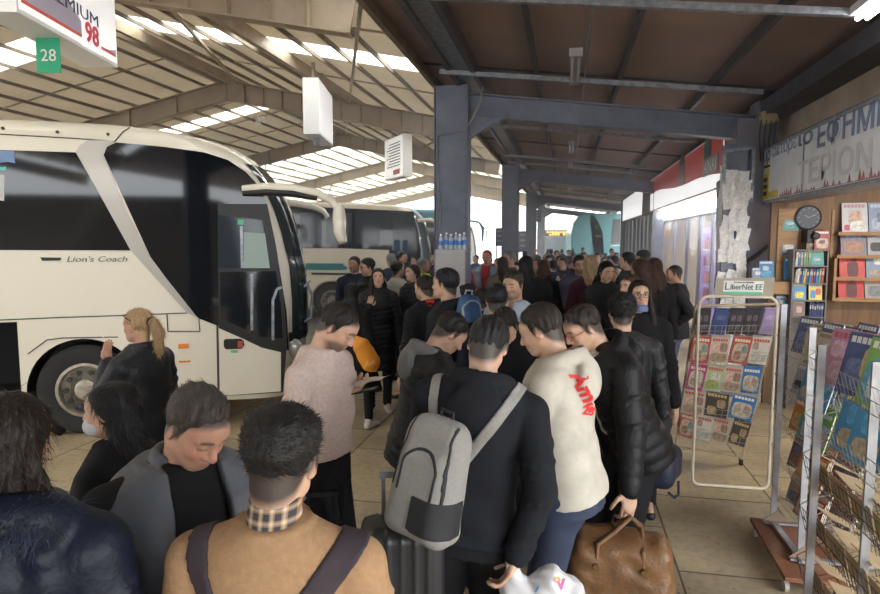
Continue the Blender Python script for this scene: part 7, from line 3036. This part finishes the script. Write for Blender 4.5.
# navy sports bag behind
pn_ = at_d(662, 465, 4.6)
e = empty('sports_bag', (pn_.x, pn_.y, pn_.z), R(70), 'navy blue sports bag with a dangling strap at the right of the black puffer jacket', 'bag')
f = bag_field((.3, .2, .2), .009)
rbox(f, (0, 0, 0), (.21, .115, .13), .08)
f.apply(wavy(.006, 22, 2), (-1, -1, -1), (1, 1, 1), mode='add')
me, V = f.mesh('bag_body')
link_mesh('bag_body', me, mat('bag_navy', (.010, .016, .038), .6, nv=.2), e)
b = MB()
b.tube([(-.15, 0, .1), (-.08, 0, .28), (.05, 0, .42), (.12, 0, .28), (.15, 0, .1)], .012, 8)
b.build('strap', mat('bag_navy', (0, 0, 0)), e, smooth=True)
b = MB()
b.tube([(.0, -.12, -.1), (-.1, -.14, -.16), (-.2, -.13, -.15), (-.25, -.1, -.1)], .009, 8)
b.build('strap', mat('bag_navy', (0, 0, 0)), e, smooth=True)
# orange drawstring bag
po_ = at_d(366, 354, 6.6)
e = empty('drawstring_bag', po_, 0, 'bright orange drawstring bag hanging at the side of the woman with long black hair', 'bag')
e.rotation_euler = (0, R(-28), YAW)
f = bag_field((.16, .16, .26), .007)
f.cap((0, 0, -.10), (0, 0, .09), .105, .095, 0)
f.cap((0, 0, .12), (0, 0, .20), .06, .022, .04)
f.apply(wavy(.004, 40, 2), (-1, -1, -1), (1, 1, 1), mode='add')
me, V = f.mesh('bag_body')
link_mesh('bag_body', me, mat('bag_orange', (.80, .30, .02), .5, nv=.1), e)
b = MB()
b.tube([(0, 0, .19), (-.02, -.01, .26), (-.05, .0, .34)], .006, 6)
b.tube([(.03 * cos(a), .03 * sin(a), .175) for a in np.linspace(0, 6.28, 11)[:-1]], .006, 6, closed=True)
b.build('drawstring', mat('cord_red', (.35, .05, .03), .6), e)
lettering('mont', (0, -.108, -.10), (1, 0, .1), (0, 0, 1), .06, mat('print_gold', (.85, .6, .25), .5), e, width=.13)
# small dark suitcase by the burgundy coat
p = at_z(572, 316, 0)
p = at_d(573, 240, 7.9)
e = empty('suitcase', (p.x, p.y, 0), R(8), 'small black suitcase standing left of the burgundy coat', 'suitcase')
f = Fld(np.arange(-.24, .24, .012), np.arange(-.18, .18, .012), np.arange(.0, .72, .012))
rbox(f, (0, 0, .37), (.17, .11, .31), .035)
me, V = f.mesh('shell')
link_mesh('shell', me, mat('suitcase_black', (0, 0, 0)), e)
b = MB()
for x in (-.07, .07):
    b.bar((x, .06, .66), (x, .06, 1.0), .014, .014, up=(0, 1, 0))
b.bar((-.08, .06, 1.0), (.08, .06, 1.0), .03, .022)
b.build('telescopic_handle', M_GALV, e)

# ============================================================ BOOK STANDS ON THE RIGHT
M_CREAMT = mat('tube_cream', (.56, .50, .40), .4, nv=.12, ns=12)
M_WIRE = mat('wire_pale', (.42, .40, .36), .4, metal=.3)
M_ALU = mat('alu_flat', (.34, .34, .36), .42, metal=.5, nv=.25, ns=9)
# stand with LiberNet header
gl_, gr_ = at_z(692, 484, .02), at_z(768, 489, .02)
tl, tr = at_d(701, 296, 5.30), at_d(783, 294, 5.22)
e = empty('book_stand', ((gl_.x + gr_.x) / 2, (gl_.y + gr_.y) / 2, 0), 0, 'cream tube book stand with a LiberNet header and wire rows of puzzle magazines', 'rack')
OFF = Matrix.Translation(e.location)
b = MB()
gl2, gr2 = Vector((gl_.x, gl_.y, tl.z - .06)), Vector((gr_.x, gr_.y, tr.z - .06))
def corner(a, c, b_, n=5):
    a, c, b_ = Vector(a), Vector(c), Vector(b_)
    return [a.lerp(c, t).lerp(c.lerp(b_, t), t) for t in np.linspace(0, 1, n)]
zT = gl2.z + .06
zB = .02
P_ = lambda t, z: Vector((gl_.x + (gr_.x - gl_.x) * t, gl_.y + (gr_.y - gl_.y) * t, z))
loop = corner(P_(0, zT - .10), P_(0, zT), P_(.13, zT)) + corner(P_(.87, zT), P_(1, zT), P_(1, zT - .10)) + corner(P_(1, zB + .08), P_(1, zB), P_(.9, zB)) + corner(P_(.1, zB), P_(0, zB), P_(0, zB + .08))
b.tube(loop, .0135, 10, closed=True)
b.build('front_frame', M_CREAMT, e, smooth=True, local=OFF)
TL, TR_ = at_d(696, 306, 5.42), at_d(779, 304, 5.36)
BR, BL = at_z(741, 462, .03), at_z(675, 449, .03)
b = MB()
b.tube([TL, BL], .012, 8)
b.tube([TR_, BR], .012, 8)
b.tube([TL, TR_], .012, 8)
for t in (.97,):
    b.tube([TL.lerp(BL, t), TR_.lerp(BR, t)], .010, 8)
b.build('rear_frame', mat('tube_tan', (.42, .34, .22), .45, nv=.2), e, smooth=True, local=OFF)
for p in (BL, BR):
    b = MB()
    b.tube([p + Vector((0, 0, -.03)), p + Vector((0, 0, .03))], .02, 10)
    b.build('rubber_foot', M_BLACK, e, local=OFF)
vdn = (BL - TL).normalized()
udr = (TR_ - TL).normalized()
nrm = udr.cross(vdn).normalized()
if nrm.dot(CAM - TL) < 0:
    nrm = -nrm
tv = [.165, .345, .53, .705, .875]
Lh = (BL - TL).length
row_books = [['black grid diary', 'navy diary', 'black grid diary', 'black grid diary', 'lilac diary'], ['red bordered puzzle magazine', 'crossword magazine with portraits', 'red bordered puzzle magazine', 'white crossword magazine with red edge'],
             ['magenta edged puzzle magazine', 'green and cream word puzzle magazine', 'crossword magazine with portraits', 'blue bordered puzzle magazine'], ['crossword magazine with portraits', 'black and gold puzzle magazine', 'blue bordered puzzle magazine'],
             ['red bordered puzzle magazine', 'white crossword magazine with red edge', 'crossword magazine with portraits', 'black and gold puzzle magazine']]
rown = ['top row', 'second row', 'third row', 'fourth row', 'lowest row']
for ri, t in enumerate(tv):
    A, B = TL.lerp(BL, t), TR_.lerp(BR, t)
    ud = (B - A).normalized()
    up_ = -((BL - TL).lerp(BR - TR_, .5)).normalized()
    nn = ud.cross(up_).normalized()
    if nn.dot(CAM - A) < 0:
        nn = -nn
    w_ = (B - A).length
    hh = .11
    b = MB()
    fr0, fr1 = A + nn * .07, B + nn * .07
    for k in (0, .5, 1):
        b.tube([fr0 + up_ * hh * k, fr1 + up_ * hh * k], .0024, 5)
    b.tube([A, fr0, fr0 + up_ * hh, A + up_ * hh], .0028, 5)
    b.tube([B, fr1, fr1 + up_ * hh, B + up_ * hh], .0028, 5)
    for k in np.linspace(0, 1, 13):
        b.tube([A.lerp(B, k), fr0.lerp(fr1, k), fr0.lerp(fr1, k) + up_ * hh], .0018, 4)
    b.build('wire_row', M_WIRE, e, local=OFF)
    n_ = len(row_books[ri])
    # cover frame: x along the row, z up the slope, front towards the viewer
    z_ = up_
    y_2 = -nn
    x_ = y_2.cross(z_).normalized()
    rot = Matrix((x_, y_2, z_)).transposed()
    if x_.dot(ud) < 0:
        pass
    for j, dn in enumerate(row_books[ri]):
        p = A.lerp(B, (j + .5) / n_) + nn * .045 + up_ * .006
        for st in range(2):
            if st and ri in (3,):
                continue
            o = book(dn, p - nn * .014 * st + up_ * .012 * st, (0, 0, 0), '', .92, 'magazines in the LiberNet stand')
            o.rotation_euler = (rot @ Matrix.Rotation(R((j * 5 + ri * 3) % 7 - 3), 3, 'Y')).to_euler()
            o['label'] = "%s in cream stand's %s, %s%s" % (dn, rown[ri], ['first', 'second', 'third', 'fourth', 'fifth'][j] + ' from left', ', rear copy' if st else '')
            s_x = w_ / n_ / .205 * .98
            o.scale = (s_x, 1, 1.0 if ri else .85)
# header board
h0, h1, h2, h3 = at_d(714, 296, 5.26), at_d(773, 297, 5.2), at_d(775, 277.5, 5.2), at_d(716, 278.5, 5.26)
cx = (h0 + h1 + h2 + h3) / 4
b = MB()
b.prism([h0, h1, h2, h3], (0, .012, 0))
hb = b.build('header_board', mat('board_tan', (.33, .29, .22), .7, nv=.1), e, local=OFF)
xd = (h1 - h0).normalized()
ud = (h3 - h0).normalized()
nd = xd.cross(ud)
ww, hh = (h1 - h0).length, (h3 - h0).length
c0 = (h0 + h1 + h2 + h3) / 4 + nd * .003
def hp(u, v, o_=0.):
    return c0 + xd * u * ww + ud * v * hh + nd * o_
b = MB()
b.prism([hp(-.36, -.38, .0), hp(.32, -.38), hp(.32, .36), hp(-.36, .36)], nd * .002)
b.build('header_label', M_PAPER, hb, local=OFF)
b = MB()
b.prism([hp(-.36, -.40, .003), hp(.31, -.40, .003), hp(.31, -.26, .003), hp(-.36, -.26, .003)], nd * .002)
b.build('green_line', mat('sign_green', (0, 0, 0)), hb, local=OFF)
lettering('L', hp(-.30, .03, .006), xd, ud, hh * .62, mat('ink_green_dark', (.03, .10, .04), .5), hb, width=ww * .075, local=OFF)
lettering('iberNet EE', hp(.03, .0, .006), xd, ud, hh * .46, mat('ink_green_dark', (0, 0, 0)), hb, width=ww * .54, local=OFF)
lettering('ΝΕΑ ΒΙΒΛΙΑ ΚΑΙ ΠΕΡΙΟΔΙΚΑ', hp(-.02, .27, .006), xd, ud, hh * .10, M_INK, hb, width=ww * .34, local=OFF)


def basket(b, y0, y1, x0, dep, z, h, tilt=.25, n=14):
    """wire tray along y: floor between x0 and x0+dep, front side on the -x side"""
    def pt(x, y, zz):
        return Vector((x0 + x + zz * -tilt, y, z + zz + x * .35))
    for zz in (0, h * .5, h):
        b.tube([pt(0, y0, zz), pt(0, y1, zz)], .0022, 5)
    b.tube([pt(dep, y0, 0), pt(dep, y1, 0)], .0022, 5)
    b.tube([pt(dep, y0, h * 1.3), pt(dep, y1, h * 1.3)], .0022, 5)
    for y in (y0, y1):
        b.tube([pt(0, y, h), pt(0, y, 0), pt(dep, y, 0), pt(dep, y, h * 1.3), pt(0, y, h)], .0028, 5)
    for y in np.linspace(y0, y1, n):
        b.tube([pt(0, y, h), pt(0, y, 0), pt(dep, y, 0), pt(dep, y, h * 1.3)], .0016, 4)


# -- trolley stand on a brown castor board
c_ = [at_z(750, 517, .12), at_z(785, 577, .12), at_z(847, 585, .12), at_z(832, 527, .12)]
pa_, pb_ = at_z(773, 523, .13), at_z(800, 560, .13)
e = empty('trolley_stand', ((c_[0].x + c_[2].x) / 2, (c_[0].y + c_[2].y) / 2, 0), 0, 'metal trolley stand with wire trays of books on a brown castor board', 'rack')
OFF = Matrix.Translation(e.location)
b = MB()
b.prism([c_[0], c_[1], c_[2], c_[3]], (0, 0, -.03))
b.build('base_board', mat('board_brown', (.22, .085, .040), .5, nv=.3, ns=4), e, local=OFF, bevel=.003)
for p in c_:
    q = p.lerp((c_[0] + c_[2]) / 2, .14)
    b = MB()
    b.lathe((q.x, q.y, .035), [(.035, -.012), (.035, .012)], 14, 'x')
    b.box((q.x, q.y, .075), (.03, .03, .03))
    b.build('castor', mat('castor_grey', (.35, .33, .3), .5), e, local=OFF)
for p, h_ in ((pa_, at_d(773, 300, 4.6).z), (pb_, at_d(799, 322, 4.05).z)):
    b = MB()
    b.bar((p.x, p.y, .12), (p.x, p.y, h_), .038, .016, up=(0, 1, 0))
    b.build('upright', M_ALU, e, local=OFF)
b = MB()
dxy = (pb_ - pa_).normalized()
b.bar(pa_ + Vector((0, 0, .01)) - dxy * .05, pb_ + Vector((0, 0, .01)) + dxy * .05, .04, .02)
for p in (pa_, pb_):
    b.bar(p + Vector((-.06, 0, .005)), p + Vector((.42, .0, .005)), .04, .016)
b.build('foot_bar', M_ALU, e, local=OFF)
for p in (pa_, pb_):
    b = MB()
    b.prism([p + Vector((-.07, -.012, .02)), p + Vector((.12, -.012, .02)), p + Vector((.02, -.012, .10))], (0, .006, 0))
    b.build('gusset', mat('gusset_rust', (.22, .15, .1), .6), e, local=OFF)
random.seed(31)
tiers = [1.36, 1.08, .82, .56, .30]
Bx = (pa_.x + pb_.x) / 2 + .03
By0, By1 = pb_.y - .06, pa_.y + .12
setB = [['cream exercise book', 'navy children picture book', 'cream exercise book'], ['light blue children picture book', 'silver car magazine', 'cream exercise book'], ['green and blue children picture book', 'orange children book', 'cream exercise book'],
        ['orange children book', 'dark sunset magazine', 'cream exercise book'], ['red and white comic book', 'grey harbour magazine', 'orange children book']]
tn = ['top tray', 'second tray', 'third tray', 'fourth tray', 'lowest tray']
for ti, z in enumerate(tiers):
    b = MB()
    basket(b, By0, By1, Bx, .13, z, .12)
    basket(b, By0, By1, Bx + .20, .13, z - .03, .12)
    b.build('wire_tray', M_WIRE, e, local=OFF)
    for colm in range(2):
        for j in range(7):
            dn = setB[ti][(j // 2 + colm) % 3]
            y = By0 + .10 + (By1 - By0 - .2) * ((j * .37 + .1 * colm) % 1)
            o = book(dn, (Bx + .02 + colm * .20 + .014 * j, y, z + .012 + .006 * j - .03 * colm), (R(-14), 0, R(-90 + 32 + (j % 3) * 3)), '', .72, 'books in the trolley stand', 'book', 'book')
            o['label'] = "%s, trolley stand's %s, %s side, %s leaf" % (dn, tn[ti], ['left', 'right'][colm], ['front', 'second', 'third', 'fourth', 'fifth', 'sixth', 'rear'][j])
            o.rotation_euler = (Matrix.Rotation(R(-77 + 3 * (j % 3)), 3, 'Z') @ Matrix.Rotation(R(-16), 3, 'X')).to_euler()

# -- nearest stand at the right edge
pc_, pd_ = at_d(822, 345, 3.0), at_d(877, 362, 2.6)
e = empty('wire_stand', (pc_.x + .15, (pc_.y + pd_.y) / 2, 0), 0, 'tall aluminium wire stand at the right edge with children books and cardboard spacers', 'rack')
OFF = Matrix.Translation(e.location)
for p in (pc_, pd_):
    b = MB()
    b.bar((p.x, p.y, 0), (p.x, p.y, p.z), .036, .016, up=(0, 1, 0))
    b.build('upright', M_ALU, e, local=OFF)
b = MB()
b.bar((pc_.x, pc_.y + .1, .02), (pd_.x, pd_.y - .1, .02), .04, .02)
for p in (pc_, pd_):
    b.bar((p.x - .05, p.y, .04), (p.x + .55, p.y, .04), .04, .02)
b.build('foot_bar', M_ALU, e, local=OFF)
Cx = pc_.x + .05
Cy0, Cy1 = pd_.y - .30, pc_.y + .22
M_CARD = mat('cardboard', (.40, .29, .17), .8, nv=.15, ns=8)
for ti, (z, nb) in enumerate(((1.42, 7), (1.12, 4), (.90, 0), (.62, 0), (.34, 0))):
    b = MB()
    for c2_ in (0, .22):
        basket(b, Cy0, Cy1, Cx + c2_, .14, z - .02 * (c2_ > 0), .13, n=22)
    b.build('wire_tray', M_WIRE if nb else mat('wire_dark', (.05, .05, .05), .5), e, local=OFF)
    if not nb:
        b = MB()
        for j in range(4):
            y = Cy0 + .09 + j * (Cy1 - Cy0) / 4.2
            b.box((Cx + .10, y + .05, z + .10 + .02 * (j % 2)), (.16, (Cy1 - Cy0) / 4.6, .004), Matrix.Rotation(R(18 + 6 * (j % 2)), 3, 'Y') @ Matrix.Rotation(R(5 * (j % 3 - 1)), 3, 'X'))
            b.box((Cx + .02, y + .05, z + .06), (.004, (Cy1 - Cy0) / 4.6, .12), Matrix.Rotation(R(-12), 3, 'Y'))
        b.build('cardboard_spacer', M_CARD, e, local=OFF)
        continue
    seq = ['pink children picture book', 'pink children picture book', 'pink children picture book', 'navy children picture book', 'navy children picture book', 'green and blue children picture book', 'green and blue children picture book'] if ti == 0 else ['light blue children picture book', 'light blue children picture book', 'cream exercise book', 'light blue children picture book']
    for j, dn in enumerate(seq):
        y = [Cy1 - .16, Cy1 - .18, Cy1 - .20, Cy1 - .36, Cy1 - .38, Cy1 - .55, Cy1 - .57][j] if ti == 0 else Cy1 - .30 - .05 * j
        o = book(dn, (Cx + .035 + .018 * (j % 3) + (.02 if ti else 0), y, z + .012), (0, 0, 0), '', .84, 'books in the stand at the right edge', 'book', 'book')
        o.rotation_euler = (Matrix.Rotation(R(-70), 3, 'Z') @ Matrix.Rotation(R(-15), 3, 'X')).to_euler()
        o['label'] = '%s, %s tray of the right edge wire stand, %s' % (dn, ['top', 'second'][ti], ['frontmost', 'second', 'third', 'fourth', 'fifth', 'sixth', 'last'][j])

# -- green tube stand with piles behind
pg = at_z(835, 500, 0)
gx, gy = 2.42, 5.3
e = empty('green_stand', (gx, gy, 0), 0, 'green tube magazine table between the trolley stand and the kiosk', 'rack')
M_GREEN = mat('tube_green', (.10, .36, .06), .4)
b = MB()
for y in (-.35, .35):
    b.tube(corner((-.42, y, 0.02), (-.42, y, .02), (-.42, y, .1)) + [(-.42, y, 1.3)] + corner((-.42, y, 1.35), (-.42, y, 1.42), (-.34, y, 1.42)) + corner((.4, y, 1.42), (.48, y, 1.42), (.48, y, 1.34)) + [(.48, y, .02)], .014, 8)
b.tube([(-.42, -.35, .12), (-.42, .35, .12)], .012, 8)
b.tube(corner((-.42, -.35, .12), (-.4, -.45, .12), (-.2, -.45, .12)) + corner((.3, -.45, .12), (.48, -.45, .12), (.48, -.35, .12)), .012, 8)
b.build('frame', M_GREEN, e, smooth=True)
for z in (1.40, 1.0, .6):
    b = MB()
    b.box2((-.42, -.35, z), (.48, .35, z + .01))
    b.build('shelf', M_WIRE, e)
random.seed(17)
kk = list(pc)
cnt = 0
for z0 in (1.41, 1.01, .61):
    for gx_ in range(3):
        for gy_ in range(2):
            z = z0
            for j in range(3 if z0 > 1.2 else 2):
                cn = kk[(cnt * 7 + j * 3) % 10]
                b = MB()
                b.box((0, 0, .008), (.21, .28, .014))
                b.box((.02, .03, .0158), (.14, .12, .002), mi=1)
                b.box((0, -.09, .0158), (.16, .04, .002), mi=2)
                o = b.build('magazine', [mat('pile_' + cn, pc[cn], .45, nv=.2, ns=30), mat('pile_' + kk[(cnt + j * 5 + 3) % 10], pc[kk[(cnt + j * 5 + 3) % 10]], .45, nv=.2, ns=30), M_PAPER])
                o.location = (gx - .28 + gx_ * .28, gy - .17 + gy_ * .33, z)
                o.rotation_euler = (0, 0, random.uniform(-.12, .12))
                tag(o, '%s magazine, %s shelf of the green stand, %s %s, %s of pile' % (cn, {1.41: 'top', 1.01: 'middle', .61: 'lower'}[z0], ['near', 'far'][gy_], ['left', 'centre', 'right'][gx_], ['bottom', 'middle', 'top'][j]), 'magazine', 'magazines lying on the green stand')
                z += .0175
            cnt += 1

# ============================================================ FLAG, PANELS, CROWD
pf = at_d(598, 240, 31)
e = empty('feather_flag', (pf.x, pf.y, 0), YAW, 'dark feather flag with a green claw mark in front of the turquoise coach', 'flag')
s_ = 31 / FPX
z_of = lambda py: CAMH + (240 - py) * s_
b = MB()
out = [(589.5, 214), (594, 217), (599, 224), (602.5, 234), (604, 246), (604.5, 262), (594.5, 263), (594, 250), (592, 236), (590, 224)]
b.prism([((x - 598) * s_, 0, z_of(y)) for x, y in out], (0, .02, 0))
fl = b.build('flag_cloth', mat('flag_slate', (.045, .045, .06), .7), e)
b = MB()
for k in range(3):
    x = 594.8 + k * 1.5
    b.prism([((x - 598) * s_, -.01, z_of(225 + .4 * k)), ((x + 1 - 598) * s_, -.01, z_of(224.6)), ((x + .9 - 598) * s_, -.01, z_of(229)), ((x + .4 - 598) * s_, -.01, z_of(232 - abs(k - 1)))], (0, .005, 0))
b.build('claw_mark', mat('claw_green', (.30, .65, .05), .5), fl)
b = MB()
for x0, x1, y in ((595, 601, 235), (596, 601, 236.5)):
    b.prism([((x0 - 598) * s_, -.01, z_of(y)), ((x1 - 598) * s_, -.01, z_of(y)), ((x1 - 598) * s_, -.01, z_of(y + .9)), ((x0 - 598) * s_, -.01, z_of(y + .9))], (0, .005, 0))
b.prism([((596 - 598) * s_, -.01, z_of(256)), ((604 - 598) * s_, -.01, z_of(254)), ((604 - 598) * s_, -.01, z_of(258)), ((596 - 598) * s_, -.01, z_of(259))], (0, .005, 0))
b.build('flag_print', M_WHITE, fl)
b = MB()
b.tube([((594 - 598) * s_, .02, 0), ((592 - 598) * s_, .02, z_of(236)), ((589.5 - 598) * s_, .02, z_of(214))], .02, 6)
b.lathe(((594 - 598) * s_, .02, 0), [(.25, 0), (.25, .05)], 16)
b.build('pole', M_GALV, e)
for px, py0, py1, d, w_, lab in ((500, 228, 246, 27, 9, 'dark blue information panel between the second column and the blue coach'), (523, 231, 252, 36, 8, 'dark information board left of the third column'), (538, 210, 222, 35, 6, 'hanging destination board under the far canopy')):
    p = at_d(px, (py0 + py1) / 2, d)
    e = empty('information_panel', (p.x, p.y, 0), YAW, lab, 'sign', 'far information panels')
    s_ = d / FPX
    z0, z1 = CAMH + (240 - py1) * s_, CAMH + (240 - py0) * s_
    b = MB()
    b.box2((-w_ * s_ / 2, 0, z0), (w_ * s_ / 2, .08, z1))
    b.build('board', mat('panel_blue', (.03, .05, .16), .5), e)
    b = MB()
    for k in range(3):
        b.box2((-w_ * s_ * .35, -.012, z1 - (.22 + .26 * k) * (z1 - z0)), (w_ * s_ * .3, 0, z1 - (.14 + .26 * k) * (z1 - z0)))
    b.build('panel_text', mat('panel_text', (.5, .35, .25), .5), e)
    b = MB()
    for x in (-.35, .35):
        b.tube([(x * w_ * s_, .04, z1 if z0 > 3 else 0), (x * w_ * s_, .04, cz(p.x) - .06 if z0 > 3 else z0)], .03, 6)
    b.build('post', M_STEEL, e)

CT = {'black': (.012, .012, .015), 'charcoal': (.03, .032, .04), 'navy': (.015, .024, .055), 'brown': (.07, .045, .035), 'beige': (.26, .21, .16), 'grey': (.12, .12, .135), 'blue': (.05, .10, .22), 'red': (.30, .03, .04), 'olive': (.06, .065, .04), 'white': (.42, .42, .42), 'burgundy': (.08, .015, .03), 'pink': (.35, .18, .22)}
HT = {'black': (.012, .010, .011), 'brown': (.05, .028, .02), 'blonde': (.34, .24, .15), 'grey': (.24, .23, .23), 'dark': (.025, .018, .016)}
protos = {}


def proto(key, i, **kw):
    P = dict(lod=2, x=0, y=0, yaw=0, label='x', h=1.72)
    P.update(kw)
    protos[key] = (person(P).root, P['h'])


proto('man_jacket', 0, tops=[jacket('c_navy', CT['navy'])], hair=short(strands=0), h=1.77)
proto('man_hood', 1, tops=[hoodie('c_grey', CT['grey'])], hair=short(strands=0, t=.014), h=1.75, handR=(.1, .3, 1.1))
proto('woman_coat', 2, sex='f', tops=[coat('c_black', CT['black'])], hair=long_(strands=0, len=.34), h=1.66)
proto('woman_jacket', 3, sex='f', tops=[jacket('c_olive', CT['olive'])], hair=long_(strands=0, len=.24, vol=1.1), h=1.64, handL=(-.1, .3, 1.1))
proto('man_puffer', 4, tops=[puffer('c_black', CT['black'])], hair=short(strands=0), h=1.79, hyaw=30)
proto('woman_short', 5, sex='f', tops=[puffer('c_black', CT['black'], hem=-.2)], hair=short(strands=0, t=.02, top=.03, bun=(0, -.1, .05)), h=1.62)
for r_, h_ in protos.values():
    r_['category'] = 'person'
used_ = set()
CROWD = [  # px, depth, yaw, kind, garment colour, hair, trousers
    (481, 12.5, 160, 'woman_jacket', 'burgundy', 'brown', 'black'), (498, 12.2, 175, 'man_jacket', 'navy', 'black', 'black'), (530, 12.8, 20, 'woman_coat', 'charcoal', 'black', 'black'),
    (536, 15.0, 170, 'woman_jacket', 'beige', 'brown', 'blue'), (541, 14.0, 200, 'man_jacket', 'beige', 'black', 'black'), (549, 14.2, 190, 'man_hood', 'charcoal', 'black', 'black'),
    (553, 12.2, 12, 'man_puffer', 'navy', 'black', 'blue'), (560, 14.6, 175, 'man_puffer', 'black', 'black', 'grey'), (563, 12.6, 150, 'man_jacket', 'navy', 'brown', 'white'), (572, 12.0, 8, 'woman_coat', 'black', 'dark', 'black'),
    (557, 19.5, 180, 'man_jacket', 'grey', 'dark', 'blue'), (566, 20.5, 10, 'woman_jacket', 'brown', 'brown', 'black'), (575, 18.4, 170, 'woman_coat', 'pink', 'blonde', 'black'), (580, 16.8, 5, 'woman_coat', 'black', 'brown', 'black'),
    (585, 20.0, 190, 'man_hood', 'blue', 'black', 'blue'), (589, 14.2, 175, 'woman_jacket', 'brown', 'dark', 'black'), (594, 13.0, 200, 'woman_jacket', 'pink', 'brown', 'black'), (598, 15.8, 160, 'man_jacket', 'white', 'brown', 'blue'),
    (601, 11.6, 10, 'woman_coat', 'brown', 'brown', 'black'), (605, 17.5, 178, 'woman_short', 'grey', 'brown', 'black'), (609, 13.4, 5, 'man_jacket', 'navy', 'grey', 'black'), (615, 14.4, 20, 'man_puffer', 'navy', 'black', 'black'), (617, 18.5, 170, 'man_jacket', 'charcoal', 'black', 'black'),
    (507, 15.5, 185, 'man_jacket', 'brown', 'dark', 'black'), (514, 18.0, 12, 'woman_coat', 'red', 'blonde', 'black'), (520, 16.0, 170, 'woman_short', 'olive', 'grey', 'black'), (525, 20.0, 5, 'man_hood', 'grey', 'black', 'blue'),
    (545, 22.0, 175, 'woman_coat', 'beige', 'blonde', 'black'), (551, 24.5, 8, 'man_puffer', 'charcoal', 'black', 'black'), (569, 24.0, 185, 'man_jacket', 'navy', 'black', 'blue'), (592, 24.0, 10, 'woman_jacket', 'white', 'dark', 'blue'),
    (612, 22.5, 165, 'man_puffer', 'blue', 'black', 'black'), (606, 27.0, 5, 'woman_coat', 'charcoal', 'brown', 'black'), (583, 28.0, 180, 'man_jacket', 'brown', 'grey', 'black'), (562, 30.0, 0, 'man_hood', 'black', 'black', 'black'),
    (535, 27.0, 175, 'man_jacket', 'grey', 'dark', 'black'), (489, 15.0, 10, 'man_hood', 'charcoal', 'black', 'black'), (476, 17.5, 160, 'man_jacket', 'blue', 'brown', 'black'), (621, 11.6, 30, 'woman_short', 'charcoal', 'brown', 'black'),
    (635, 8.0, 60, 'woman_short', 'brown', 'black', 'black'), (573, 33.0, 0, 'woman_coat', 'grey', 'brown', 'black'), (600, 34.0, 170, 'man_jacket', 'navy', 'black', 'black'), (548, 35.0, 0, 'woman_jacket', 'beige', 'brown', 'blue'),
    (414, 14.6, 170, 'man_jacket', 'charcoal', 'black', 'black'), (382, 10.4, 190, 'woman_short', 'black', 'dark', 'black'), (540, 10.4, 190, 'woman_jacket', 'grey', 'blonde', 'black'), (562, 10.6, 100, 'woman_jacket', 'burgundy', 'brown', 'black'), (616, 9.9, 120, 'woman_coat', 'pink', 'blonde', 'black'),
]
gm = {'man_jacket': ('man', 'jacket'), 'man_hood': ('man', 'hooded top'), 'woman_coat': ('woman', 'long coat'), 'woman_jacket': ('woman', 'jacket'), 'man_puffer': ('man', 'padded jacket'), 'woman_short': ('person', 'padded jacket')}
zones = [(395, 'by the second coach'), (455, 'beside the grey cabinet'), (490, 'right of nearest column'), (505, 'left of the second column'), (532, 'left of third column'), (548, 'near farthest column'), (562, 'below orange bus display'), (578, 'right of city bus'), (593, 'below turquoise coach'), (606, 'below feather flag'), (625, 'at far shopfront'), (700, 'beside shop pillar')]
for i, (px, d, yaw, kd, c_t, c_h, c_p) in enumerate(CROWD):
    src, h_ = protos[kd]
    if kd in used_:
        o = copy_tree(src)
    else:
        o = src
        used_.add(kd)
    p = at_d(px, 240, d)
    o.location = (p.x, p.y, 0)
    o.rotation_euler = (0, 0, R(yaw))
    sc_ = 1 + .035 * sin(i * 2.7)
    o.scale = (sc_, sc_, sc_)
    for ch in o.children:
        nm = ch.name.split('.')[0]
        mm = None
        if nm in ('jacket', 'hoodie', 'coat'):
            mm = cloth('c_' + c_t, CT[c_t])
        elif nm == 'trousers':
            mm = cloth('p_' + c_p, CT[c_p])
        elif nm in ('hair', 'hair_bun'):
            mm = hair_mat('c_' + c_h, HT[c_h])
        if mm:
            ch.material_slots[0].link = 'OBJECT'
            ch.material_slots[0].material = mm
    who, ga = gm[kd]
    zn = [z for lim, z in zones if px <= lim][0]
    face = 'facing us' if 120 < yaw < 240 else 'back turned'
    far = 'far off' if d > 19 else ('midway' if d > 13.2 else 'near')
    o['label'] = '%s-haired %s in %s %s %s, %s, %s' % (c_h, who, c_t, ga, zn, face, far)
    o['group'] = 'travellers in the crowd on the platform'

# ============================================================ ADDED VOLUME imitating lens glare in the deep end of the station
hz_m = bpy.data.materials.new('glare_veil')
hz_m.use_nodes = True
n, l = hz_m.node_tree.nodes, hz_m.node_tree.links
n.remove(n['Principled BSDF'])
vs_ = n.new('ShaderNodeVolumeScatter')
vs_.inputs['Color'].default_value = (.93, .95, 1, 1)
vs_.inputs['Density'].default_value = .018
vs_.inputs['Anisotropy'].default_value = .55
l.new(vs_.outputs[0], n['Material Output'].inputs['Volume'])
b = MB()
b.box2((-24.5, 7.0, .01), (8, 75, 7.0))
o = b.build('glare_veil', hz_m)
tag(o, 'added scattering volume imitating lens glare over the far half of the station', 'glare_veil', kind='stuff')
SC.cycles.volume_bounces = 0
SC.cycles.volume_step_rate = 4
